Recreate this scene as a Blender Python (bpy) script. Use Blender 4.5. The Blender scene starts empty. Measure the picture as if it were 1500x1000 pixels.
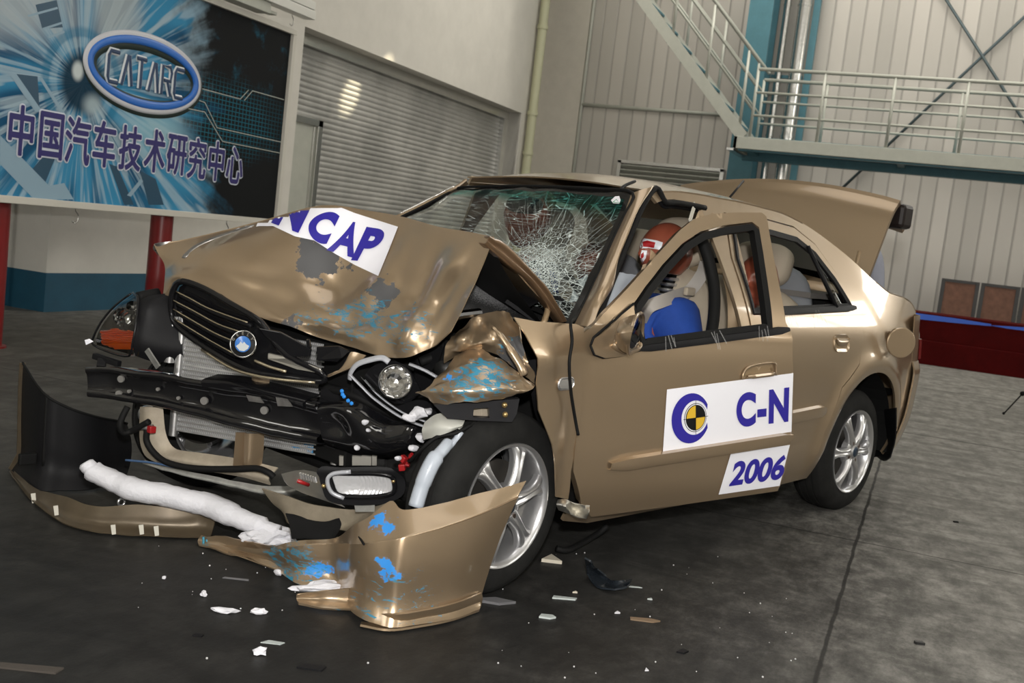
import bpy, bmesh, math, random
from mathutils import Vector, Matrix, noise
from mathutils.geometry import delaunay_2d_cdt
rnd = random.Random(7)
SC = bpy.context.scene
COL = SC.collection
V = Vector
# ------------------------------------------------------------ camera
CAM = V((-3.2022, -1.8717, 1.1116))
CR = V((0.3626, -0.9246, 0.1163)).normalized()
CF = V((0.9304, 0.3520, -0.1027)).normalized()
CU = CR.cross(CF).normalized()
CR = CF.cross(CU).normalized()
FPX = 1588.57
cd = bpy.data.cameras.new('camera'); cam = bpy.data.objects.new('camera', cd); COL.objects.link(cam)
cam.matrix_world = Matrix(((CR.x, CU.x, -CF.x, CAM.x), (CR.y, CU.y, -CF.y, CAM.y), (CR.z, CU.z, -CF.z, CAM.z), (0, 0, 0, 1)))
cd.sensor_width = 36; cd.lens = FPX/1500*36; cd.clip_end = 200; cd.dof.use_dof = True; cd.dof.focus_distance = 3.4; cd.dof.aperture_fstop = 7.0; cd.clip_start = .05
SC.camera = cam
# ------------------------------------------------------------ world, exposure
SC.view_settings.view_transform = 'Standard'; SC.view_settings.look = 'None'
SC.view_settings.gamma = 1; SC.view_settings.use_curve_mapping = False
SC.view_settings.exposure = EXPOSURE = -.1
wd = bpy.data.worlds.new('world'); SC.world = wd; wd.use_nodes = True
wd.node_tree.nodes['Background'].inputs[0].default_value = (.55, .6, .7, 1)
wd.node_tree.nodes['Background'].inputs[1].default_value = .05
# ------------------------------------------------------------ lamps
def lamp(name, kind, loc, target, power, color=(1, 1, 1), **kw):
    l = bpy.data.lights.new(name, kind); l.energy = power; l.color = color
    for k, v in kw.items(): setattr(l, k, v)
    o = bpy.data.objects.new(name, l); COL.objects.link(o); o.location = loc
    o.rotation_euler = (V(target)-V(loc)).to_track_quat('-Z', 'Y').to_euler()
    return o
lamp('overhead_area_car', 'AREA', (1, -1.5, 7.3), (1, -1.5, 0), 110, (1, .97, .92), shape='RECTANGLE', size=3, size_y=8)  # unseen overhead area lights, stand in for the hall's ambient light
lamp('overhead_area_camera', 'AREA', (-4, -4.5, 7.3), (-3, -4, 0), 90, (1, .95, .87), shape='RECTANGLE', size=4, size_y=4)
lamp('overhead_area_far', 'AREA', (11.2, -.5, 7.4), (11.2, -.5, 0), 430, (1, .95, .86), shape='RECTANGLE', size=2.2, size_y=8)
# the photographer's flash, just above the lens
lamp('camera_flash', 'SPOT', (-3.22, -1.90, 1.36), (.6, -.3, .75), 430, (1, .97, .93), spot_size=1.75, spot_blend=.6, shadow_soft_size=.035)
lamp('sun_patch_on_shutter', 'SPOT', (12.0, .8, 7.0), (8.62, 5.1, 2.48), 5200, (1, .87, .6), spot_size=.055, spot_blend=.5, shadow_soft_size=.06)
# ------------------------------------------------------------ pixel rays (photo frame 1500 x 1000) onto real planes of the room / the car
W = 0.3796
CQ = Matrix.Rotation(W, 3, 'Z')          # room -> car
CAMC = CQ @ CAM
def rayR(px, py): return CF + CR*((px-750)/FPX) - CU*((py-500)/FPX)
def onR(px, py, ax, v):
    d = rayR(px, py); return CAM + d*((v-CAM[ax])/d[ax])
def onC(px, py, ax, v):
    d = CQ @ rayR(px, py); return CAMC + d*((v-CAMC[ax])/d[ax])
def floorC(px, py, z=0.0): return onC(px, py, 2, z)
# ------------------------------------------------------------ materials
def nd(nt, t, **kw):
    n = nt.nodes.new(t)
    for k, v in kw.items():
        if k.startswith('i_'):
            key = k[2:]; key = int(key) if key.isdigit() else key.replace('_', ' ')
            n.inputs[key].default_value = v
        else: setattr(n, k, v)
    return n
def col4(c): return (c[0], c[1], c[2], 1)
def mat(name, c, rough=.5, metal=0, coat=0, bump=0, bscale=40, var=0, vscale=6, **kw):
    m = bpy.data.materials.new(name); m.use_nodes = True; nt = m.node_tree
    p = nt.nodes['Principled BSDF']
    p.inputs['Base Color'].default_value = col4(c); p.inputs['Roughness'].default_value = rough
    p.inputs['Metallic'].default_value = metal; p.inputs['Coat Weight'].default_value = coat
    p.inputs['Coat Roughness'].default_value = .06
    if max(c) < .03 and not metal: p.inputs['Specular IOR Level'].default_value = .14
    for k, v in kw.items(): p.inputs[k.replace('_', ' ')].default_value = v
    tc = nd(nt, 'ShaderNodeTexCoord')
    if bump:
        n = nd(nt, 'ShaderNodeTexNoise', i_Scale=bscale, i_Detail=4.0); nt.links.new(tc.outputs['Object'], n.inputs['Vector'])
        b = nd(nt, 'ShaderNodeBump', i_Strength=bump, i_Distance=.01); nt.links.new(n.outputs['Fac'], b.inputs['Height'])
        nt.links.new(b.outputs['Normal'], p.inputs['Normal'])
    if var:
        n = nd(nt, 'ShaderNodeTexNoise', i_Scale=vscale, i_Detail=6.0, i_Roughness=.65); nt.links.new(tc.outputs['Object'], n.inputs['Vector'])
        r = nd(nt, 'ShaderNodeMapRange'); r.inputs[1].default_value = .3; r.inputs[2].default_value = .7
        r.inputs[3].default_value = 1-var; r.inputs[4].default_value = 1+var
        nt.links.new(n.outputs['Fac'], r.inputs[0])
        x = nd(nt, 'ShaderNodeVectorMath', operation='SCALE'); x.inputs[0].default_value = c[:3]
        nt.links.new(r.outputs[0], x.inputs['Scale']); nt.links.new(x.outputs[0], p.inputs['Base Color'])
    return m
def mix(nt, fac, a, b):
    n = nd(nt, 'ShaderNodeMix', data_type='RGBA')
    for s, v in ((0, fac), (6, a), (7, b)):
        if hasattr(v, 'is_linked') or hasattr(v, 'links'): nt.links.new(v, n.inputs[s])
        elif s == 0: n.inputs[0].default_value = v
        else: n.inputs[s].default_value = col4(v)
    return n.outputs[2]
def mth(nt, op, a, b=None, c=None, clamp=False):
    n = nd(nt, 'ShaderNodeMath', operation=op); n.use_clamp = clamp
    for i, v in enumerate((a, b, c)):
        if v is None: continue
        if isinstance(v, (int, float)): n.inputs[i].default_value = v
        else: nt.links.new(v, n.inputs[i])
    return n.outputs[0]
def step(nt, v, lo, hi):
    n = nd(nt, 'ShaderNodeMapRange', interpolation_type='SMOOTHSTEP'); n.inputs[1].default_value = lo; n.inputs[2].default_value = hi
    nt.links.new(v, n.inputs[0]); return n.outputs[0]
def dist3(nt, vec, c, sc=(1, 1, 1)):
    s = nd(nt, 'ShaderNodeVectorMath', operation='SUBTRACT'); nt.links.new(vec, s.inputs[0]); s.inputs[1].default_value = c
    m = nd(nt, 'ShaderNodeVectorMath', operation='MULTIPLY'); nt.links.new(s.outputs[0], m.inputs[0]); m.inputs[1].default_value = sc
    l = nd(nt, 'ShaderNodeVectorMath', operation='LENGTH'); nt.links.new(m.outputs[0], l.inputs[0]); return l.outputs['Value']
def noi(nt, vec, scale, detail=5, rough=.6, sc=None, dist=0.0):
    if sc:
        m = nd(nt, 'ShaderNodeVectorMath', operation='MULTIPLY'); nt.links.new(vec, m.inputs[0]); m.inputs[1].default_value = sc; vec = m.outputs[0]
    n = nd(nt, 'ShaderNodeTexNoise', i_Scale=float(scale), i_Detail=float(detail), i_Roughness=rough, i_Distortion=dist)
    nt.links.new(vec, n.inputs['Vector']); return n.outputs['Fac']
# ------------------------------------------------------------ mesh helpers
FACE = CAM      # sheets get their outer side towards this point
def link(name, me, m, parent=None, smooth=True):
    o = bpy.data.objects.new(name, me); COL.objects.link(o)
    for x in (m if isinstance(m, (list, tuple)) else [m]): me.materials.append(x)
    if parent: o.parent = parent
    if smooth: me.polygons.foreach_set('use_smooth', [True]*len(me.polygons))
    return o
def obj(name, bm, m, parent=None, smooth=False, bevel=0, solid=0, angle=None, off=-1):
    bmesh.ops.recalc_face_normals(bm, faces=bm.faces)
    if solid:
        bm.normal_update()
        if sum(f.normal.dot((FACE-f.calc_center_median()).normalized())*f.calc_area() for f in bm.faces) < 0: bmesh.ops.reverse_faces(bm, faces=bm.faces)
    me = bpy.data.meshes.new(name); bm.to_mesh(me); bm.free()
    o = link(name, me, m, parent, smooth)
    if solid:
        s = o.modifiers.new('solid', 'SOLIDIFY'); s.thickness = solid; s.offset = -1
        if smooth: e = o.modifiers.new('split', 'EDGE_SPLIT'); e.split_angle = .75; e.use_edge_sharp = False
    if bevel:
        b = o.modifiers.new('bevel', 'BEVEL'); b.width = bevel; b.segments = 2; b.limit_method = 'ANGLE'; b.angle_limit = .6
    if angle: me.set_sharp_from_angle(angle=angle)
    return o
def tag(o, label, cat=None, group=None, kind=None):
    if label: o['label'] = label
    if cat: o['category'] = cat
    if group: o['group'] = group
    if kind: o['kind'] = kind
    return o
def empty(name, loc, rz=0, label=None, cat=None, group=None):
    o = bpy.data.objects.new(name, None); COL.objects.link(o); o.location = loc; o.rotation_euler = (0, 0, rz); o.empty_display_size = .1
    return tag(o, label, cat, group)
def BM(): return bmesh.new()
def box(bm, a, b, M=None):
    r = bmesh.ops.create_cube(bm, size=1)
    T = Matrix.Translation((V(a)+V(b))/2) @ Matrix.Diagonal((*[abs(b[i]-a[i]) for i in range(3)], 1))
    bmesh.ops.transform(bm, matrix=(M @ T) if M else T, verts=r['verts']); return r['verts']
def cr(p0, p1, p2, p3, t):
    return .5*((2*p1)+(-p0+p2)*t+(2*p0-5*p1+4*p2-p3)*t*t+(-p0+3*p1-3*p2+p3)*t*t*t)
def spline(pts, n=8, closed=False):
    pts = [V(p) for p in pts]; L = len(pts); out = []
    if L < 3 and not closed: return [pts[0].lerp(pts[1], i/n) for i in range(n+1)]
    for i in range(L if closed else L-1):
        if closed: q = [pts[(i+k-1) % L] for k in range(4)]
        else: q = [pts[i-1] if i else 2*pts[0]-pts[1], pts[i], pts[i+1], pts[i+2] if i+2 < L else 2*pts[-1]-pts[-2]]
        out += [cr(*q, k/n) for k in range(n)]
    if not closed: out.append(pts[-1])
    return out
def tube(bm, pts, r, seg=10, cap=True, flat=1.0, up=None):
    """round (or flattened) tube along a path; r may be a list"""
    pts = [V(p) for p in pts]; n = len(pts); rs = r if isinstance(r, (list, tuple)) else [r]*n
    rings = []; prev = None
    for i, p in enumerate(pts):
        t = (pts[min(i+1, n-1)]-pts[max(i-1, 0)])
        t = t.normalized() if t.length > 1e-9 else V((0, 0, 1))
        if prev is None:
            a = V(up) if up else (V((0, 0, 1)) if abs(t.z) < .9 else V((1, 0, 0)))
            s = t.cross(a).normalized()
        else:
            s = (prev-t*prev.dot(t)); s = s.normalized() if s.length > 1e-6 else t.orthogonal().normalized()
        prev = s; b = s.cross(t)
        rings.append([bm.verts.new(p+(s*math.cos(k*math.tau/seg)+b*math.sin(k*math.tau/seg)*flat)*rs[i]) for k in range(seg)])
    for i in range(n-1):
        for k in range(seg): bm.faces.new((rings[i][k], rings[i][(k+1) % seg], rings[i+1][(k+1) % seg], rings[i+1][k]))
    if cap: bm.faces.new(rings[0][::-1]); bm.faces.new(rings[-1])
def bar(bm, a, b, w, h, up=(0, 0, 1)):
    a, b = V(a), V(b); t = (b-a).normalized(); s = t.cross(V(up)).normalized(); q = s.cross(t)
    vs = [[bm.verts.new(p+s*i*w/2+q*j*h/2) for i, j in ((-1, -1), (1, -1), (1, 1), (-1, 1))] for p in (a, b)]
    for k in range(4): bm.faces.new((vs[0][k], vs[0][(k+1) % 4], vs[1][(k+1) % 4], vs[1][k]))
    bm.faces.new(vs[0][::-1]); bm.faces.new(vs[1])
def grid(bm, G):
    vs = [[bm.verts.new(p) for p in row] for row in G]
    for i in range(len(G)-1):
        for j in range(len(G[0])-1):
            try: bm.faces.new((vs[i][j], vs[i][j+1], vs[i+1][j+1], vs[i+1][j]))
            except ValueError: pass
    return vs
def sheet(G, sub=6, crumple=0, cs=6, seed=0, bm=None):
    """smooth surface through a grid of points, optionally crumpled"""
    rows = [spline(r, sub) for r in G]
    cols = [spline([rows[i][j] for i in range(len(rows))], sub) for j in range(len(rows[0]))]
    P = [[cols[j][i] for j in range(len(cols))] for i in range(len(cols[0]))]
    if crumple:
        o = V((seed*3.1, seed*1.7, seed))
        P = [[p+noise.noise_vector(p*cs+o)*crumple+noise.noise_vector(p*cs*2.7+o)*crumple*.35 for p in row] for row in P]
    bm = bm or BM(); grid(bm, P); return bm
def lathe(bm, prof, seg=48, M=None, closed=False):
    """profile of (radius, axial) around local Z"""
    R = []
    for k in range(seg):
        a = k*math.tau/seg; row = []
        for r, z in prof:
            p = V((r*math.cos(a), r*math.sin(a), z)); row.append(bm.verts.new(M @ p if M else p))
        R.append(row)
    n = len(prof)
    for k in range(seg):
        A, B = R[k], R[(k+1) % seg]
        for j in range(n if closed else n-1):
            f = (A[j], A[(j+1) % n], B[(j+1) % n], B[j])
            try: bm.faces.new(f)
            except ValueError: pass
def inside(p, poly):
    x, y = p; c = False; j = len(poly)-1
    for i in range(len(poly)):
        a, b = poly[i], poly[j]
        if (a[1] > y) != (b[1] > y) and x < (b[0]-a[0])*(y-a[1])/(b[1]-a[1])+a[0]: c = not c
        j = i
    return c
def dens(poly, d):
    out = []
    for i, a in enumerate(poly):
        b = poly[(i+1) % len(poly)]; n = max(1, int(math.hypot(b[0]-a[0], b[1]-a[1])/d))
        out += [(a[0]+(b[0]-a[0])*k/n, a[1]+(b[1]-a[1])*k/n) for k in range(n)]
    return out
def patch(poly, fn, d=.04, holes=(), bm=None):
    """fill a 2-D outline (with holes) with a fine triangle net and map it through fn to 3-D"""
    loops = [dens(poly, d)]+[dens(h, d) for h in holes]
    vs = []; ed = []
    for L in loops:
        o = len(vs); vs += L; ed += [(o+i, o+(i+1) % len(L)) for i in range(len(L))]
    bnd = list(vs)
    x0, x1 = min(p[0] for p in poly), max(p[0] for p in poly); y0, y1 = min(p[1] for p in poly), max(p[1] for p in poly)
    ny = int((y1-y0)/(d*.866))+1
    for j in range(ny+1):
        for i in range(int((x1-x0)/d)+2):
            p = (x0+(i+.5*(j % 2))*d, y0+j*d*.866)
            if inside(p, poly) and not any(inside(p, h) for h in holes) and min((p[0]-q[0])**2+(p[1]-q[1])**2 for q in bnd) > (.45*d)**2: vs.append(p)
    ov, oe, of, *_ = delaunay_2d_cdt([V(p) for p in vs], ed, [], 0, 1e-7)
    bm = bm or BM(); nv = [bm.verts.new(fn(p[0], p[1])) for p in ov]
    for f in of:
        c = (sum(ov[i][0] for i in f)/len(f), sum(ov[i][1] for i in f)/len(f))
        if inside(c, poly) and not any(inside(c, h) for h in holes):
            try: bm.faces.new([nv[i] for i in f])
            except ValueError: pass
    for v in [v for v in bm.verts if not v.link_faces]: bm.verts.remove(v)
    return bm
def arcpoly(pts, n=6):
    """closed smooth 2-D outline through points"""
    return [(p[0], p[1]) for p in spline([(p[0], p[1], 0) for p in pts], n, True)]
def roundrect(x0, x1, y0, y1, r, n=5):
    out = []
    for cx, cy, a in ((x1-r, y1-r, 0), (x0+r, y1-r, 1), (x0+r, y0+r, 2), (x1-r, y0+r, 3)):
        out += [(cx+r*math.cos((a+k/n)*math.pi/2), cy+r*math.sin((a+k/n)*math.pi/2)) for k in range(n+1)]
    return out
def text_bm(body, size=1, offset=0, align='CENTER', shear=0, maxedge=0, extrude=0, space=1):
    c = bpy.data.curves.new('t', 'FONT'); c.body = body; c.size = size; c.offset = offset; c.align_x = align; c.align_y = 'CENTER'; c.shear = shear; c.extrude = extrude; c.space_character = space
    o = bpy.data.objects.new('t', c); COL.objects.link(o)
    me = bpy.data.meshes.new_from_object(o.evaluated_get(bpy.context.evaluated_depsgraph_get()))
    bpy.data.objects.remove(o); bpy.data.curves.remove(c)
    bm = BM(); bm.from_mesh(me); bpy.data.meshes.remove(me)
    bmesh.ops.remove_doubles(bm, verts=bm.verts, dist=1e-6)
    if maxedge:
        bmesh.ops.triangulate(bm, faces=bm.faces)
        for _ in range(6):
            L = [e for e in bm.edges if e.calc_length() > maxedge]
            if not L: break
            bmesh.ops.subdivide_edges(bm, edges=L, cuts=1); bmesh.ops.triangulate(bm, faces=bm.faces)
    return bm
def bounds2(bm):
    xs = [v.co.x for v in bm.verts]; ys = [v.co.y for v in bm.verts]; return min(xs), max(xs), min(ys), max(ys)
def remap(bm, fn):
    for v in bm.verts: v.co = fn(v.co)
    return bm
# ------------------------------------------------------------ shared materials
M_wall = mat('white_plaster', (.60, .58, .53), .75, bump=.05, bscale=60, var=.05, vscale=3)
M_blue = mat('blue_wall_paint', (.012, .075, .125), .6, var=.12, vscale=5)
M_grey = mat('painted_steel_grey', (.42, .43, .38), .5, .1, var=.06)
M_teal = mat('teal_steel_paint', (.06, .17, .21), .5, .1, var=.1)
M_red = mat('red_gloss_paint', (.17, .004, .005), .35, 0, .3, var=.1)
M_chrome = mat('chrome', (.8, .8, .8), .08, 1)
M_galv = mat('galvanised_metal', (.62, .62, .60), .25, 1, bump=.3, bscale=9)
M_black = mat('black_paint_metal', (.007, .007, .008), .2, 0, .35)
M_plastic = mat('black_plastic', (.009, .009, .010), .5, bump=.05, bscale=90)
M_rubber = mat('black_rubber', (.008, .008, .008), .65)
M_tyre = mat('tyre_rubber', (.014, .014, .0135), .8, bump=.1, bscale=60, var=.3, vscale=12)
M_white = mat('white_vinyl', (.84, .84, .90), .35)
M_navy = mat('blue_ink', (.025, .018, .30), .4)
M_foam = mat('white_foam', (.64, .64, .68), .85, bump=.35, bscale=70)
M_steel = mat('bare_steel', (.55, .53, .48), .35, .9, var=.15)
M_alu = mat('aluminium', (.66, .66, .66), .35, .9, var=.1, vscale=20)
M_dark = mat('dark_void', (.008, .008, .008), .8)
M_beige = mat('beige_trim', (.42, .36, .28), .75, bump=.08, bscale=120)
M_yellow = mat('yellow_ink', (.70, .44, .03), .5)
M_inkblack = mat('black_ink', (.01, .01, .01), .5)
# ------------------------------------------------------------ the hall
def struct(name, bm, m, **kw):
    o = obj(name, bm, m, **kw); o['kind'] = 'structure'; return o
YW, XW = 4.78, 14.6
# floor: worn concrete, black oil and tyre dirt round the wreck, slab joints
def floor_mat():
    m = bpy.data.materials.new('worn_concrete'); m.use_nodes = True; nt = m.node_tree; p = nt.nodes['Principled BSDF']
    g = nd(nt, 'ShaderNodeNewGeometry').outputs['Position']
    a = noi(nt, g, .9, 8, .7); b = noi(nt, g, 5, 8, .75, (1, 1.6, 1)); c = noi(nt, g, 1.7, 6, .7, (2.2, .6, 1), 1.5)
    base = mix(nt, step(nt, b, .3, .75), (.12, .117, .108), (.34, .33, .305))
    base = mix(nt, mth(nt, 'MULTIPLY', step(nt, c, .42, .66), .6), base, (.09, .088, .08))
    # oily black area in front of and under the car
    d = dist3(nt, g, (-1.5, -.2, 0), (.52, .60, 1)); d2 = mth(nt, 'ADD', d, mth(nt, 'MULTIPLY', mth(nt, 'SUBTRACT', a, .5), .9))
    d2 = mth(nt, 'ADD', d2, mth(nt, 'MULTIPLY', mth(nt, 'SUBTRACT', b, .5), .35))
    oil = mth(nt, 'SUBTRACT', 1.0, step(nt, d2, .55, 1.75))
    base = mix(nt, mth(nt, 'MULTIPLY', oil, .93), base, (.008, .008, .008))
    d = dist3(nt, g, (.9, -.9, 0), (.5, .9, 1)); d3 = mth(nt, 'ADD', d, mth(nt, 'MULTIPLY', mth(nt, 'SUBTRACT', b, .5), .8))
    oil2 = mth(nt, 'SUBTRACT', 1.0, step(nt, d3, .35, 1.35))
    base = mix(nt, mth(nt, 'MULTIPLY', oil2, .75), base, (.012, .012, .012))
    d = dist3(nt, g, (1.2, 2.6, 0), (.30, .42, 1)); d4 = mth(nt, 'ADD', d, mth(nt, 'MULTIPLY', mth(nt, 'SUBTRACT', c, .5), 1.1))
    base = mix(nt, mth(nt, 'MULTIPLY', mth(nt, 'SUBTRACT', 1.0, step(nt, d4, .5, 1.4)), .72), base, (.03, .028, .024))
    sx = nd(nt, 'ShaderNodeSeparateXYZ'); nt.links.new(g, sx.inputs[0]); X, Y = sx.outputs[0], sx.outputs[1]
    w = mth(nt, 'MULTIPLY', mth(nt, 'SUBTRACT', noi(nt, g, 6, 3), .5), .014)
    def seam(v, at, wd): return mth(nt, 'SUBTRACT', 1.0, step(nt, mth(nt, 'ABSOLUTE', mth(nt, 'SUBTRACT', mth(nt, 'ADD', v, w), at)), wd*.3, wd))
    for v, at, wd in ((Y, -1.73, .010), (X, 1.45, .007), (X, 8.5, .03), (X, 5.0, .02), (X, -2.1, .01)):
        base = mix(nt, mth(nt, 'MULTIPLY', seam(v, at, wd), .85), base, (.012, .012, .012))
    nt.links.new(base, p.inputs['Base Color'])
    p.inputs['Specular IOR Level'].default_value = .12
    rr = nd(nt, 'ShaderNodeMapRange'); rr.inputs[3].default_value = .62; rr.inputs[4].default_value = .5; nt.links.new(oil, rr.inputs[0]); nt.links.new(rr.outputs[0], p.inputs['Roughness'])
    bp = nd(nt, 'ShaderNodeBump', i_Strength=.25, i_Distance=.01); nt.links.new(b, bp.inputs['Height']); nt.links.new(bp.outputs[0], p.inputs['Normal'])
    return m
bm = BM(); box(bm, (-9, -11, -.2), (15.5, 6, 0)); struct('floor', bm, floor_mat())
bm = BM(); box(bm, (-9, -11, 7.6), (15.5, 6, 7.8)); struct('ceiling', bm, M_wall)
# left wall with dado, recess and shutter opening
bm = BM()
box(bm, (3.62, YW, .32), (7.02, YW+.5, 7.6)); box(bm, (7.02, YW, 3.0), (13.6, YW+.5, 7.6)); box(bm, (13.6, YW, .32), (14.0, YW+.5, 7.6)); box(bm, (-9, YW+.42, .32), (3.62, YW+.7, 7.6))
struct('wall_left', bm, M_wall)
bm = BM(); box(bm, (3.62, YW-.003, 0), (7.02, YW+.5, .32)); box(bm, (13.6, YW-.003, 0), (14.0, YW+.5, .32)); box(bm, (-9, YW+.417, 0), (3.62, YW+.7, .32))
struct('trim_1', bm, M_blue)
bm = BM(); tube(bm, [(3.68-.16, YW+.34, 0), (3.68-.16, YW+.34, 4)], .02, 8)
tag(obj('conduit', bm, M_wall, smooth=True), 'thin grey conduit running up the wall recess behind the red post at far left', 'pipe')
# roller shutter with wicket door
bm = BM(); YS = 5.1; n = 46
prof = []
for i in range(n):
    z = i*.0655
    for k, (dy, dz) in enumerate(((0.0, .002), (-.010, .010), (-.016, .026), (-.016, .040), (-.010, .055), (0.0, .0635))): prof.append((YS+dy, z+dz))
grid(bm, [[(7.0, y, z) for y, z in prof], [(13.46, y, z) for y, z in prof]])
def shutter_mat():
    m = mat('shutter_steel', (.40, .40, .385), .38, .4); nt = m.node_tree; p = nt.nodes['Principled BSDF']
    g = nd(nt, 'ShaderNodeNewGeometry').outputs['Position']
    c = mix(nt, step(nt, noi(nt, g, 1.2, 4, .6, (.9, 1, .8)), .3, .7), (.34, .34, .325), (.54, .535, .51)); nt.links.new(c, p.inputs['Base Color']); return m
sh = shutter_mat()
o = struct('door_1', bm, sh, smooth=True)
bm = BM(); box(bm, (13.44, YS-.09, 0), (13.6, YS+.05, 3.0)); box(bm, (6.9, YS-.1, 2.88), (13.6, YS+.05, 3.0)); obj('shutter_guide', bm, M_galv, o)
bm = BM(); box(bm, (7.02, YW+.02, 3.0), (13.62, YW+.5, 3.05)); box(bm, (13.6, YW+.02, 0), (13.63, YS+.1, 3.0)); struct('trim_2', bm, M_wall)
o = struct('door_2', (lambda b: (box(b, (7.03, YS-.05, .02), (7.88, YS-.03, 2.02)), b)[1])(BM()), M_grey)
bm = BM(); box(bm, (7.86, YS-.085, 0), (7.96, YS-.02, 2.1)); box(bm, (6.98, YS-.085, 2.02), (7.96, YS-.02, 2.1)); box(bm, (7.8, YS-.07, .02), (7.815, YS-.045, 2.02)); obj('door_frame', bm, M_galv, o, bevel=.006)
# yellow-green corner pipe
bm = BM(); tube(bm, [(13.8, YW-.11, 0), (13.8, YW-.11, 7.5)], .075, 14)
for z in (2.35, 3.0, 4.4): tube(bm, [(13.8, YW-.11, z), (13.8, YW-.11, z+.06)], .09, 14)
tag(obj('downpipe', bm, mat('cream_pipe_paint', (.50, .50, .34), .5), smooth=True, angle=.6), 'pale yellow-green vertical pipe at the wall end right of the shutter', 'pipe')
# far wall: ribbed cladding
bm = BM(); prof = []; y = -11.0
while y < 4.16:
    prof += [(XW, y), (XW, y+.20), (XW+.006, y+.207), (XW+.006, y+.225), (XW, y+.232), (XW, y+.233)]; y += .233
grid(bm, [[(x, yy, 0) for x, yy in prof], [(x, yy, 7.6) for x, yy in prof]])
def clad_mat():
    m = mat('ribbed_cladding', (.42, .40, .36), .42, .35); nt = m.node_tree; p = nt.nodes['Principled BSDF']
    g = nd(nt, 'ShaderNodeNewGeometry').outputs['Position']; sx = nd(nt, 'ShaderNodeSeparateXYZ'); nt.links.new(g, sx.inputs[0])
    fr = mth(nt, 'FRACT', mth(nt, 'DIVIDE', mth(nt, 'ADD', sx.outputs[1], 11.0), .233))
    n2 = nd(nt, 'ShaderNodeTexNoise', noise_dimensions='1D', i_Scale=1.0, i_Detail=0.0)
    nt.links.new(mth(nt, 'MULTIPLY', mth(nt, 'FLOOR', mth(nt, 'DIVIDE', mth(nt, 'ADD', sx.outputs[1], 11.0), .233)), 1.37), n2.inputs['W'])
    c = mix(nt, n2.outputs['Fac'], (.36, .345, .315), (.56, .53, .485))
    c = mix(nt, step(nt, fr, .89, .91), c, (.34, .325, .30)); nt.links.new(c, p.inputs['Base Color']); return m
struct('wall_right', bm, clad_mat(), smooth=False)
bm = BM(); box(bm, (XW-.05, 4.13, 0), (XW+.3, 6, 7.6)); struct('wall_corner', bm, mat('smooth_plaster', (.52, .49, .43), .7, var=.05))
bm = BM(); box(bm, (14.0, YW+.12, 0), (XW, YW+.5, 7.6)); struct('wall_end', bm, M_wall)
bm = BM(); tube(bm, [(XW-.03, 4.1, 3.33), (XW-.03, 1.3, 3.33)], .03, 8); struct('trim_3', bm, M_grey, smooth=True)
bm = BM(); tube(bm, [(XW-.03, 4.1, 0), (XW-.03, 4.1, 7.5)], .03, 8); struct('trim_4', bm, M_grey, smooth=True)
# the rest of the hall, behind the camera: plain walls with daylight windows high up
bm = BM(); box(bm, (-9, -11.2, 0), (15.5, -11, 7.6)); struct('wall_back', bm, M_wall)
bm = BM(); box(bm, (-9.2, -11, 0), (-9, 6, 7.6)); struct('wall_front', bm, M_wall)
M_day = bpy.data.materials.new('daylight_glass'); M_day.use_nodes = True
_p = M_day.node_tree.nodes['Principled BSDF']; _p.inputs['Emission Color'].default_value = (1, .97, .9, 1); _p.inputs['Emission Strength'].default_value = 7; _p.inputs['Base Color'].default_value = (.3, .3, .3, 1)
M_day2 = M_day.copy(); M_day2.name = 'bright_daylight_glass'; M_day2.node_tree.nodes['Principled BSDF'].inputs['Emission Strength'].default_value = 8.5
def hall_window(i, a, b, parts, ax):
    bm = BM(); box(bm, a, b); w = struct('window_%d' % i, bm, M_day2 if a[0] > 9 else M_day)
    bm = BM(); n = parts; lo, hi = a[ax], b[ax]
    for k in range(n+1):
        c = lo+(hi-lo)*k/n; p, q = list(a), list(b); p[ax], q[ax] = c-.05, c+.05
        e = 1-ax; p[e] -= .03; q[e] += .03; box(bm, p, q)
    p, q = list(a), list(b); zc = (a[2]+b[2])/2; p[2], q[2] = zc-.04, zc+.04; e = 1-ax; p[e] -= .03; q[e] += .03; box(bm, p, q)
    obj('window_frame', bm, M_grey, w)
WINDOWS = [((-6, -10.99, 3.6), (-2.5, -10.95, 6.2), 3, 0), ((.5, -10.99, 3.6), (4, -10.95, 6.2), 3, 0), ((10.2, -10.99, 4.2), (13.9, -10.95, 5.9), 3, 0), ((-8.99, -7.5, 2.6), (-8.95, -4.5, 5.5), 3, 1), ((-8.99, 1, 2.6), (-8.95, 3.6, 5.5), 3, 1), ((14.50, -10.6, 4.4), (14.56, -8.0, 6.4), 2, 1)]
for i, w in enumerate(WINDOWS): hall_window(i+1, *w)
# ------------------------------------------------------------ walkway, stairs, column, pipes
XP, XR, ZD = 12.5, 13.45, 2.80
wk = empty('walkway', (XP, -2, 0), 0, 'grey steel mezzanine walkway with a double railing along the far wall', 'walkway')
def wobj(n, bm, m, smooth=False, bevel=0):
    o = obj(n, bm, m, wk, smooth=smooth, bevel=bevel); o.matrix_parent_inverse = Matrix.Translation((-XP, 2, 0)); return o
bm = BM(); box(bm, (XP, -8, 2.62), (XP+.05, 1.07, 2.79)); box(bm, (XP+.0, 1.02, 2.62), (13.6, 1.07, 2.79)); wobj('fascia', bm, M_grey, bevel=.005)
bm = BM(); box(bm, (XP+.05, -8, 2.77), (13.6, 1.02, ZD)); wobj('deck', bm, M_teal)
bm = BM(); box(bm, (XP+.06, -8, 2.60), (XP+.2, 1.0, 2.77)); box(bm, (13.5, -8, 2.55), (13.62, 1.1, 2.77))
for y in (.9, -1.2, -3.3, -5.4): box(bm, (XP+.1, y-.05, 2.62), (13.6, y+.05, 2.77))
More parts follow.
